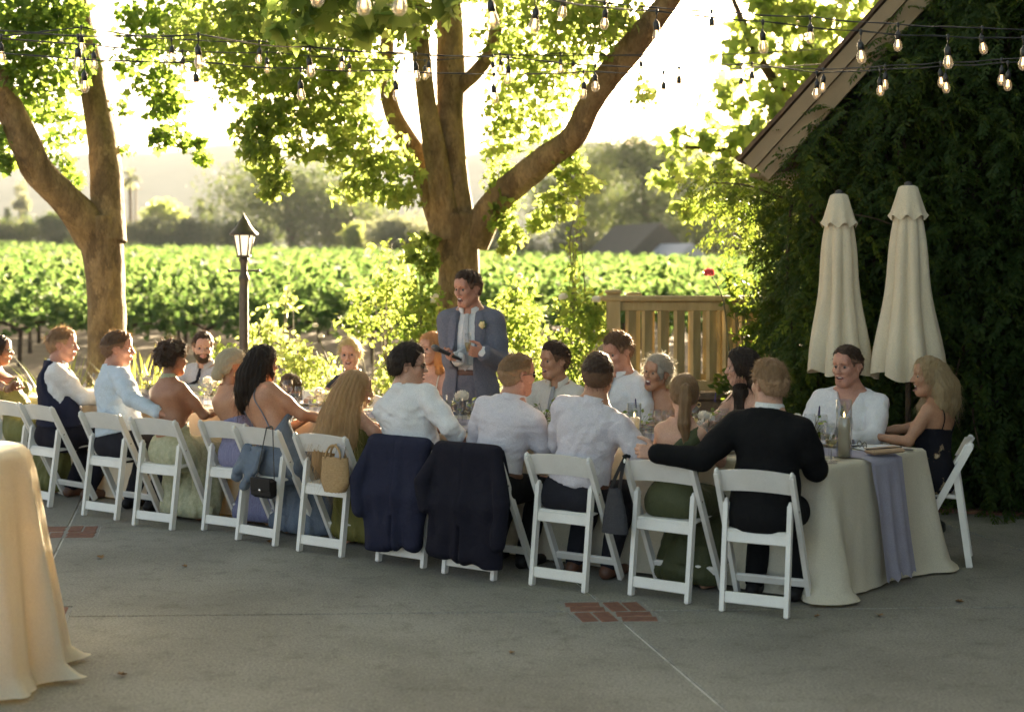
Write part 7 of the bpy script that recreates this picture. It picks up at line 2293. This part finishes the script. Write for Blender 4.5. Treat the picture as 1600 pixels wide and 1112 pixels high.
whoB = ['bearded man', 'child', 'fair-haired woman', 'bride', 'young man with grey tie', 'tall man looking down', 'laughing grey-haired woman', 'woman with dark half-up hair', 'man with hung sunglasses']
def place(v, side, who, seed):
    """a setting before the guest whose seat is at v"""
    rr = random.Random(seed)
    d = Vector((v[0], v[1], 0)) - TA; s_ = min(max(d.dot(TU), .34), TLEN - .2)
    sgn = 1 if side == 'F' else -1
    t0 = .20 if side == 'F' else TWID - .20
    yaw = ang + (math.pi if side == 'F' else 0)
    p = link('plate', PL, None, tpos(s_, t0)); tag(p, 'white dinner plate in front of the ' + who, 'plate', 'dinner plates on the table')
    if rr.random() < .65:
        n_ = link('napkin', NK[seed % 3], None, tpos(s_ + rr.uniform(-.02, .02), t0, .022)); n_.rotation_euler = (0, 0, yaw + rr.uniform(-.3, .3)); tag(n_, 'folded grey napkin on the plate of the ' + who, 'napkin', 'napkins on the plates')
    k_ = link('knife', KN, None, tpos(s_ - sgn * .18, t0)); k_.rotation_euler = (0, 0, math.atan2(TW.y, TW.x) - math.pi / 2 + (0 if side == 'F' else math.pi)); tag(k_, 'steel knife beside the plate of the ' + who, 'knife', 'knives on the table')
    f_ = link('fork', FK, None, tpos(s_ + sgn * .18, t0)); f_.rotation_euler = k_.rotation_euler; tag(f_, 'steel fork beside the plate of the ' + who, 'fork', 'forks on the table')
    tt = .36 if side == 'F' else TWID - .34
    if rr.random() < .9:
        wine_glass(s_ - sgn * rr.uniform(.10, .16), tt + rr.uniform(-.03, .02), ('half-full stemmed glass by the ' if seed % 2 else 'stemmed wine glass by the ') + who, seed % 2 == 1)
    if rr.random() < .8:
        wine_glass(s_ - sgn * rr.uniform(.0, .05), tt + sgn * rr.uniform(.0, .05), 'straight tumbler by the ' + who, False, TU_)
    if rr.random() < .35:
        wine_glass(s_ + sgn * rr.uniform(.08, .13), tt + sgn * .02, 'second stemmed glass by the ' + who, False)
for i, (x, y, yw) in enumerate(SEATS): place((x, y), 'F', whoF[i], 100 + i)
for i, (x, y, yw) in enumerate(BACK): place((x, y), 'B', whoB[i], 200 + i)

# centrepieces
def vase(px, py, label, big=.0, blooms=((0, 0, .17), (.05, .01, .14)), spike=None, z0=TZ, leaves=16, blue=False, st=None, bs=.045):
    s_, t_ = st or tab_at(px, py); s_ = min(max(s_, .1), TLEN - .1); t_ = min(max(t_, .06), TWID - .06)
    c = tpos(s_, t_, .004)
    t = empty('flower_vase', c, 0, label, 'vase of flowers', 'flower vases along the table')
    mb = MB(); mb.lathe([(.0, .0), (.030, .0), (.034, .01), (.034, .05), (.022, .07), (.02, .09), (.024, .095), (.022, .095), (.018, .085)], 18); mb.build('vase', M['blue_glass'] if blue else M['glass'], t)
    rr = random.Random(int(px) + 3); r_ = np.random.default_rng(int(px))
    mb = MB()
    for b in blooms: mb.tube([(0, 0, .02), (b[0] * .4, b[1] * .4, b[2] * .6), b], .0022, 5)
    P, Nn, Dd, S_ = [], [], [], []
    for k in range(leaves):
        a = r_.uniform(0, 6.28); e = r_.uniform(.06, .16); z = r_.uniform(.07, .19)
        p = A(math.cos(a) * e * .6, math.sin(a) * e * .6, z); P.append(p); Dd.append(A(math.cos(a), math.sin(a), r_.uniform(-.3, .8))); Nn.append(A(0, 0, 1) + r_.normal(size=3) * .4); S_.append(r_.uniform(.035, .065))
        mb.tube([(0, 0, .06), tuple(p)], .0012, 4)
    mb.build('stem', M['stem'], t)
    V, F = leaves_np(np.array(P), np.array(Nn), np.array(Dd), np.array(S_), 'oval', r_); link('foliage', mesh_np('foliage', V, F, LM['rose'], False), t)
    for b in blooms: flower(Vector(b), bs, LM['flower'], t, rr)
    if spike:
        mb = MB(); mb.tube([(0, 0, .05), (spike[0] * .5, 0, spike[1] * .6), (spike[0] * .9, 0, spike[1] - .07)], .002, 5); mb.build('stem', M['stem'], t)
        mb = MB(); rq = random.Random(2)
        for k in range(34):
            u = k / 34; a = k * 2.4; rr_ = .010 * (1 - u * .7); mb.ball((spike[0] * (.9 + .1 * u) + .6 * rr_ * math.cos(a), .6 * rr_ * math.sin(a), spike[1] - .05 + .06 * u), .0036, 5, 3)
        mb.build('flower_spike', mat('violet salvia', (.05, .035, .10), .7), t)
vase(1268, 705, 'blue bud vase of white roses beside the pillar candle', blooms=((-.09, .0, .20), (-.03, .02, .15)), spike=(.05, .26), leaves=18, bs=.04, blue=True)
vase(1104, 690, 'vase of white blooms with a violet spike by the ponytail woman', blooms=((-.02, .0, .165), (.02, .02, .15)), spike=(.06, .30), bs=.045)
vase(1000, 684, 'leafy green posy with a violet spike beside the white pillar candle', blooms=((.02, .0, .09),), spike=(-.03, .24), leaves=30, bs=.02)
vase(722, 664, 'large white rose in a vase before the groom', blooms=((0, 0, .20),), leaves=14, bs=.062)
vase(505, 650, 'white blooms in a vase between the dusty blue dress and the fair-haired woman', blooms=((-.03, 0, .18), (.03, .01, .15), (.0, -.03, .13)), leaves=26)
vase(330, 632, 'pale flowers in a vase before the bearded man', blooms=((-.03, 0, .19), (.04, .01, .16)), leaves=24)
vase(850, 676, 'yellow-green sprig vase between the pink-grey shirt and the young man', blooms=((.02, 0, .12),), leaves=30, bs=.025)
vase(230, 622, 'small flower vase by the curly-haired woman', blooms=((0, 0, .16),), leaves=18)
def candle(px, py, label, h=.13, gh=.26, r=.036, lit=True, st=None):
    s_, t_ = st or tab_at(px, py)
    t = empty('pillar_candle', tpos(s_, t_, .004), 0, label, 'candle', 'pillar candles in glass cylinders')
    mb = MB(); mb.lathe([(.0, .003), (r, .003), (r, h - .006), (r - .006, h), (r * .4, h - .006), (.0, h - .007)], 24); mb.build('candle', M['wax'], t)
    mb = MB(); mb.lathe([(.0, .0), (r + .012, .0), (r + .012, gh), (r + .0095, gh), (r + .0095, .004)], 28); mb.build('glass_cylinder', M['glass'], t)
    if lit:
        mb = MB(); mb.lathe([(.0, h - .002), (.0045, h + .006), (.0055, h + .013), (.003, h + .024), (.0, h + .034)], 10); mb.build('flame', M['flame'], t)
        mb = MB(); mb.tube([(0, 0, h - .01), (.001, 0, h + .008)], .0012, 5); mb.build('wick', M['black_plastic'], t)
candle(1319, 716, 'lit ivory pillar candle in a tall glass cylinder near the table end', .235, .34, .034)
candle(991, 690, 'white pillar candle in glass between the tall man and the ponytail woman', .15, .24, .034, True)
candle(690, 668, 'pillar candle in glass before the red-haired bride', .12, .22, .03, False)
candle(415, 640, 'pillar candle in glass behind the woman in lavender', .12, .22, .03, False)
for px, py, d_, lb in ((1311, 726, True, 'nearest stemmed glass of white wine in front of the pillar candle'), (1299, 722, False, 'tall stemmed glass just behind the nearest wine glass'), (1284, 700, False, 'stemmed glass between the blue bud vase and the candle'),
                       (1024, 690, False, 'stemmed glass by the laughing woman beside the candle'), (1044, 692, False, 'second glass by the laughing woman close to the ponytail'), (700, 674, True, 'champagne glass close to the sleeve of the dark-haired man'), (737, 676, True, 'wine glass left of the crop-haired man before the groom'), (716, 668, False, 'glass just under the large white rose'),
                       (487, 666, True, 'wine glass right of the dusty blue dress'), (318, 630, False, 'stemmed glass before the bearded man'), (376, 634, False, 'stemmed glass between lavender and dusty blue dresses'), (440, 646, False, 'tall glass before the child'), (228, 620, False, 'tumbler seen just behind the pale blue shirt')):
    s_, t_ = tab_at(px, py); wine_glass(min(max(s_, .05), TLEN - .05), min(max(t_, .05), TWID - .05), lb, d_, TU_ if 'tumbler' in lb else GL)
# things at the near end: open white menu, eyeglasses, tan clutch, pen
s_, t_ = tab_at(1380, 703)
t = empty('booklet', tpos(s_, t_, .001), ang + .9, 'open white booklet lying at the table end before the blonde woman', 'booklet')
for k, sg in enumerate((-1, 1)):
    mb = MB(); mb.grid([[(sg * u * .16, v, .010 - .007 * u + .006 * math.sin(u * 3.1)) for v in (-.11, 0, .11)] for u in np.linspace(0, 1, 7)]); mb.grid([[(sg * u * .16, v, .002) for v in (-.11, 0, .11)][::-1] for u in np.linspace(0, 1, 7)]); mb.build('page', M['china'], t)
s_, t_ = tab_at(1385, 714)
t = empty('clutch', tpos(s_ + .02, t_ + .02, .012), ang + 1.05, 'tan leather clutch lying on the runner at the table end', 'bag')
mb = MB(); mb.box((0, 0, .016), (.24, .09, .026), None, 0, .010); mb.build('body', M['tan_leather'], t)
mb = MB(); mb.box((0, -.028, .031), (.236, .045, .005), None, 0, .002); mb.build('flap', M['tan_leather'], t)
mb = MB(); mb.tube([(-.13, 0, .03), (.15, .01, .036)], .004, 6); mb.build('zip', M['black_metal'], t)
s_, t_ = tab_at(1347, 704)
t = empty('eyeglasses', tpos(s_, t_, .012), ang + 2.4, 'thin black eyeglasses folded beside the open booklet', 'eyeglasses')
for sg in (-1, 1):
    mb = MB(); mb.tube([(sg * .034 + .026 * math.cos(a), .0, .02 + .019 * math.sin(a)) for a in np.linspace(0, 6.2832, 17)], .0022, 5, 0, False); mb.build('rim', M['black_plastic'], t)
    mb = MB(); mb.add([(sg * .034 + .025 * math.cos(a), 0, .02 + .018 * math.sin(a)) for a in np.linspace(0, 6.2832, 15)[:-1]], [tuple(range(14))]); mb.build('lens', M['glass'], t)
    mb = MB(); mb.tube([(sg * .06, 0, .022), (sg * .055, -.10, .012), (sg * .04, -.13, .004)], .002, 5); mb.build('temple', M['black_plastic'], t)
mb = MB(); mb.tube([(-.009, 0, .024), (0, 0, .028), (.009, 0, .024)], .002, 5); mb.build('bridge', M['black_plastic'], t)

# ------------------------------------------------------------------ things in hands and on people
p = GROOM
def w_of(p, v): return Vector(tuple(p.Wo + p.Wm @ v))
a_, b_ = at(673, 540, 10.34), at(722, 563, 10.42)
g = a_.lerp(b_, .42); d = (a_ - b_).normalized()
t = empty('microphone', g, 0, 'dark handheld microphone in the right hand of the groom', 'microphone')
t.rotation_euler = d.to_track_quat('Z', 'Y').to_euler()
mb = MB(); mb.lathe([(.0, -.15), (.011, -.148), (.013, -.10), (.018, .03), (.019, .045)], 14); mb.build('handle', M['black_plastic'], t)
mb = MB(); mb.lathe([(.019, .045), (.024, .055), (.026, .072), (.022, .092), (.010, .104), (.0, .106)], 14); mb.build('grille', mat('mic grille', (.10, .10, .10), .5, metal=.6), t)
g = w_of(p, p.Wr[-1] + p.Hm[:, 0] * 0) ; g = at(731, 552, 10.36)
t = link('champagne_flute', FL, None, g - Vector((0, 0, .085))); tag(t, 'champagne flute held in the left hand of the groom', 'glass'); link('drink', lathe_mesh('drink', [(.0, .10), (.010, .1005), (.022, .15), (.0225, .165), (.0, .165)], 14, M['wine']), t)
# sunglasses on the shirt of the shaded man
q = SHADED_MAN; v = w_of(q, q.on_body(.02, 0, .40, .012, 'shirt'))
t = empty('sunglasses', v, R(20), 'dark sunglasses hung from the open collar of the seated man', 'sunglasses')
for sg in (-1, 1):
    mb = MB(); mb.ball((0, -.008, sg * .031 - .03), (.016, .005, .026), 12, 6); mb.build('lens', M['dark_glass'], t)
mb = MB(); mb.tube([(0.012, .002, .03), (.016, .02, .05), (.012, .03, -.06)], .003, 5); mb.tube([(0, -.008, .02), (0, -.008, -.08)], .003, 5); mb.build('frame', M['black_plastic'], t)

# ------------------------------------------------------------------ jackets over two chairs
def jacket(i, label, m, left_low, seed, sleeve_l, sleeve_r):
    x, y, yaw = SEATS[i]
    t = empty('jacket', (x, y, 0), yaw, label, 'jacket', 'jackets over chair backs')
    pr = []; rq = random.Random(seed * 5)
    pr.append(('c', A(-.205, .0, .785), A(.205, .0, .785), .028, .028, .03))
    for q, xx in enumerate(np.linspace(-.21, .20, 9)):
        side = min(abs(q - 0), abs(q - 8))
        zb = .15 + (-.055 if side < 2 and (q < 4) == left_low else .015 if side < 2 else 0) + rq.uniform(-.012, .012)
        yo = rq.uniform(-.022, .0)
        lean_ = rq.uniform(-.03, .03)
        pr.append(('c', A(xx, -.014, .76), A(xx * 1.10 + lean_, -.040 + yo, .45), .030, .032, .075))
        pr.append(('c', A(xx * 1.10 + lean_, -.040 + yo, .45), A(xx * 1.14 + lean_ * 1.5, -.045 + yo * 1.7, zb), .032, .035, .08))
        if q % 2 == 0: pr.append(('c', A(xx, .055, .77), A(xx * 1.05, .15, .52), .022, .022, .03))
    for sg, zz in ((-1, sleeve_l), (1, sleeve_r)):
        if zz is None: continue
        e = A(sg * .292, -.075, (zz + .72) / 2)
        pr += [('c', A(sg * .215, -.018, .752), e, .038, .052, .012), ('c', e, A(sg * .270, -.085, zz), .052, .046, .010)]
    lo, hi = prim_bounds(pr)
    g_ = SDF(lo - .03, hi + .03, .0095)
    for q in pr: g_.prim(q)
    def fn(X, Y, Z, D):
        w = np.clip((.80 - Z) * 2.2, .15, 1)
        D = D - .008 * w * wob(X * 1.0 + .35 * Z, Y * .4, Z * .4, seed, 26) - .006 * w * wob(X * 1.0 - .5 * Z, Y * .4, Z * .3, seed + 11, 34) - .005 * w * wob(X, Y, Z * .5, seed + 2, 42)
        D = D + .010 * np.exp(-(X / .008) ** 2) * (Y < 0) * .5 + .02 * np.exp(-((X - .006) / .009) ** 2) * (Y < 0) * (Z < .33)
        return np.maximum(D, .085 - Z)
    g_.field(fn)
    V, Q = g_.mesh()
    link('cloth', mesh_np('cloth', V, Q, m), t)
    if sleeve_l is not None and seed == 1:
        for k in range(4):
            mb = MB(); mb.ball((-.285 - .002 * k, -.072, sleeve_l + .05 + k * .02), (.008, .004, .008), 8, 5); mb.build('button', M['black_plastic'], t)
jacket(7, 'navy suit jacket with cuff buttons draped over a chair back', CL['navy'], True, 1, .34, None)
jacket(8, 'near-black suit jacket draped over the chair beside the navy one', CL['navy_deep'], False, 2, .42, .24)

# ------------------------------------------------------------------ bags and dress cloth on chairs
def on_chair(i, name, label, cat):
    x, y, yaw = SEATS[i]; return empty(name, (x, y, 0), yaw, label, cat)
t = on_chair(5, 'chain_bag', 'small black leather bag hanging by its chain from a chair back', 'bag')
mb = MB(); mb.box((.15, -.075, .405), (.19, .055, .135), None, 0, .02); mb.build('body', M['black_leather'], t)
mb = MB(); mb.box((.15, -.106, .43), (.182, .008, .085), None, 0, .006); mb.build('flap', M['black_leather'], t)
mb = MB(); mb.ball((.15, -.113, .392), (.012, .006, .012), 10, 6); mb.build('clasp', M['steel'], t)
mb = MB()
for sg in (-1, 1):
    for k in range(26):
        u = k / 25; p0 = Vector((.15 + sg * .085, -.06, .465)).lerp(Vector((.15 + sg * .03, -.02, .80)), u); mb.ball(p0, (.006, .004, .009), 6, 4)
mb.tube([(.12, -.02, .80), (.15, .0, .812), (.18, -.02, .80)], .006, 6); mb.build('chain', M['black_metal'], t)
t = on_chair(6, 'straw_bag', 'woven straw bag with round handles hung behind the honey blonde woman', 'bag')
mb = MB()
cx, cy, cz = .20, -.085, .575
rows = []
for i in range(15):
    u = i / 14; z = cz - .13 + u * .225
    w = .118 * (1 - .5 * max(0, .30 - u) ** 1.2 * 3) * (1 - .12 * u); d_ = .052 * (1 - .45 * u)
    rows.append([(cx + w * math.copysign(abs(math.cos(a)) ** .7, math.cos(a)), cy + d_ * math.sin(a) + .002 * math.sin(i * 3.14 + a * 18), z + .002 * math.sin(a * 18 + i * 1.57)) for a in np.linspace(0, 2 * math.pi, 49)])
mb.grid(rows); mb.build('body', M['straw'], t)
for dy in (-.025, .025):
    mb = MB(); mb.tube([(cx + .062 * math.cos(a), cy + dy * (1 - .3 * math.sin(a)), cz + .085 + .085 * math.sin(a)) for a in np.linspace(0, math.pi, 14)], .008, 7); mb.build('handle', M['straw'], t)
t = on_chair(6, 'phone', 'grey phone sticking out of the woven straw bag', 'phone')
mb = MB(); mb.box((cx + .035, cy, cz + .105), (.07, .009, .145), Matrix.Rotation(.25, 3, 'Y'), 0, .004); mb.build('case', mat('grey phone case', (.30, .29, .29), .5), t)
t = on_chair(10, 'woven_tote', 'dark woven leather tote hanging by its strap from a chair back', 'bag')
mb = MB()
rows = []
for i in range(13):
    u = i / 12; z = .36 + .26 * u; w = .085 * (1 - .55 * u ** 1.5); d_ = .035 * (1 - .5 * u)
    rows.append([(-.262 + w * math.cos(a), -.045 + d_ * math.sin(a) + .002 * math.sin(i * 3.14 + a * 16), z) for a in np.linspace(0, 2 * math.pi, 41)])
mb.grid(rows); mb.add([p for p in rows[0][:-1]], [tuple(range(39, -1, -1))]); mb.build('body', mat('dark woven leather', (.025, .026, .032), .5, (.012, .012, .016), 90, .9, 90), t)
mb = MB()
for sx in (-1, 1): mb.grid([[(-.262 + sx * .03 * (1 - u) + .05 * u - .012, -.045 + .03 * u * u, .61 + .19 * u), (-.262 + sx * .03 * (1 - u) + .05 * u + .012, -.045 + .03 * u * u, .61 + .19 * u)] for u in np.linspace(0, 1, 8)])
mb.tube([(-.225, -.015, .80), (-.212, .0, .808), (-.20, .02, .80)], .011, 6); mb.build('strap', M['black_leather'], t)
t = on_chair(5, 'dress_cloth', 'dusty blue dress cloth hanging between the slats of the chain-bag chair', 'dress_cloth')  # spill of the dusty blue dress, built as a separate piece
pr = [('c', A(xx, .03, .64), A(xx - .035, -.03 - .012 * (q % 2), .44 + .055 * math.sin(q * 2.1)), .020, .030, .03) for q, xx in enumerate(np.linspace(-.14, .04, 5))]
lo, hi = prim_bounds(pr); g_ = SDF(lo - .03, hi + .03, .010)
for q in pr: g_.prim(q)
g_.field(lambda X, Y, Z, D: D - .014 * wob(X, Y * .5, Z * .35, 4, 70) - .004 * wob(X, Y, Z, 9, 60)); V, Q = g_.mesh()
link('cloth', mesh_np('cloth', V, Q, CL['dusty']), t)

# ------------------------------------------------------------------ cocktail table in front
CX, CY = -2.63, 6.52
ct_ = empty('cocktail_table', (CX, CY, 0), 0, 'tall round cocktail table under a cloth at the near left', 'table')
mb = MB(); mb.lathe([(.0, 1.03), (.33, 1.03), (.34, 1.045), (.33, 1.056), (.0, 1.056)], 40); mb.build('tabletop', M['rail_wood'], ct_)
mb = MB(); mb.lathe([(.0, .0), (.24, .0), (.24, .02), (.03, .05), (.03, 1.03), (.0, 1.03)], 20); mb.build('pedestal', M['black_metal'], ct_)
nz = 46; prof = []
for i in range(nz):
    u = i / (nz - 1); prof.append((u, 1.062 - (1.062 - .012) * u))
NA = 220; rows = []
rows.append([(0, 0, 1.0635)] * (NA + 1))
for r_ in (.15, .30, .355): rows.append([(r_ * math.cos(a), r_ * math.sin(a), 1.0635) for a in np.linspace(0, 2 * math.pi, NA + 1)])
for u, z in prof[1:]:
    row = []
    for a in np.linspace(0, 2 * math.pi, NA + 1):
        f = math.cos(11 * a + 1.1 * math.sin(2 * a + 1) + .25 * math.sin(5 * u)) * .75 + .4 * math.cos(17 * a + 2 * math.sin(a * 3) + 1.3)
        fl = .372 + u * .135 + f * (.014 * min(1, u * 9) + .058 * u ** .75)
        if u > .93: fl += (u - .93) / .07 * (.03 + .05 * (f > .3) * f)
        row.append((fl * math.cos(a), fl * math.sin(a), max(z, .010 + .008 * (1 + f)) if u > .9 else z))
    rows.append(row)
mb = MB(); mb.grid([r_[::-1] for r_ in rows])
o = mb.build('tablecloth', M['linen'], None, (CX, CY, 0)); tag(o, 'floor-length white cloth falling in deep folds over the cocktail table', 'tablecloth')

# fallen leaves on the concrete
lf = [mesh_np('fallen_leaf', *(lambda V, F: (V * .05, F))(*leaf_unit('plane', .5, -.3)), mat('dry leaf', (.23, .13, .05), .9, (.15, .08, .03), 20), False) for _ in range(1)][0]
FLV = [(159, 873, 'dry leaf alone on the concrete near the cocktail table'), (797, 1021, 'dry leaf in the middle of the open concrete'), (421, 848, 'dry leaf beside the rear leg of the chain-bag chair'), (1273, 964, 'dry leaf by the bottom corner of the tablecloth'), (1372, 961, 'dry leaf below the lavender runner'), (196, 1055, 'dry leaf close to the hem of the cocktail tablecloth'), (1494, 940, 'dry leaf on the open concrete right of the table'), (292, 886, 'small dry leaf in front of the curly-haired woman')]
rr = random.Random(9)
for px, py, lb in FLV:
    v = onz(px, py); o = link('fallen_leaf', lf, None, (v.x, v.y, .004)); o.rotation_euler = (rr.uniform(-.2, .2), rr.uniform(-.2, .2), rr.uniform(0, 6)); s_ = rr.uniform(.6, 1.1); o.scale = (s_, s_, s_); tag(o, lb, 'leaf', 'fallen leaves on the concrete')

# ------------------------------------------------------------------ the hazy evening air
hz = mat('x', (1, 1, 1)); bpy.data.materials.remove(hz)
hm = bpy.data.materials.new('evening haze'); hm.use_nodes = True; nt = hm.node_tree
for n in list(nt.nodes):
    if n.type != 'OUTPUT_MATERIAL': nt.nodes.remove(n)
pv = nt.nodes.new('ShaderNodeVolumePrincipled'); pv.inputs['Color'].default_value = (.82, .91, 1.0, 1); pv.inputs['Density'].default_value = HAZE; pv.inputs['Anisotropy'].default_value = .1
nt.links.new(pv.outputs[0], nt.nodes['Material Output'].inputs['Volume'])
mb = MB(); mb.box((0, 990, 95), (6200, 2120, 200)); 
if HAZE > 0:
    o = mb.build('haze', hm); tag(o, kind='stuff')
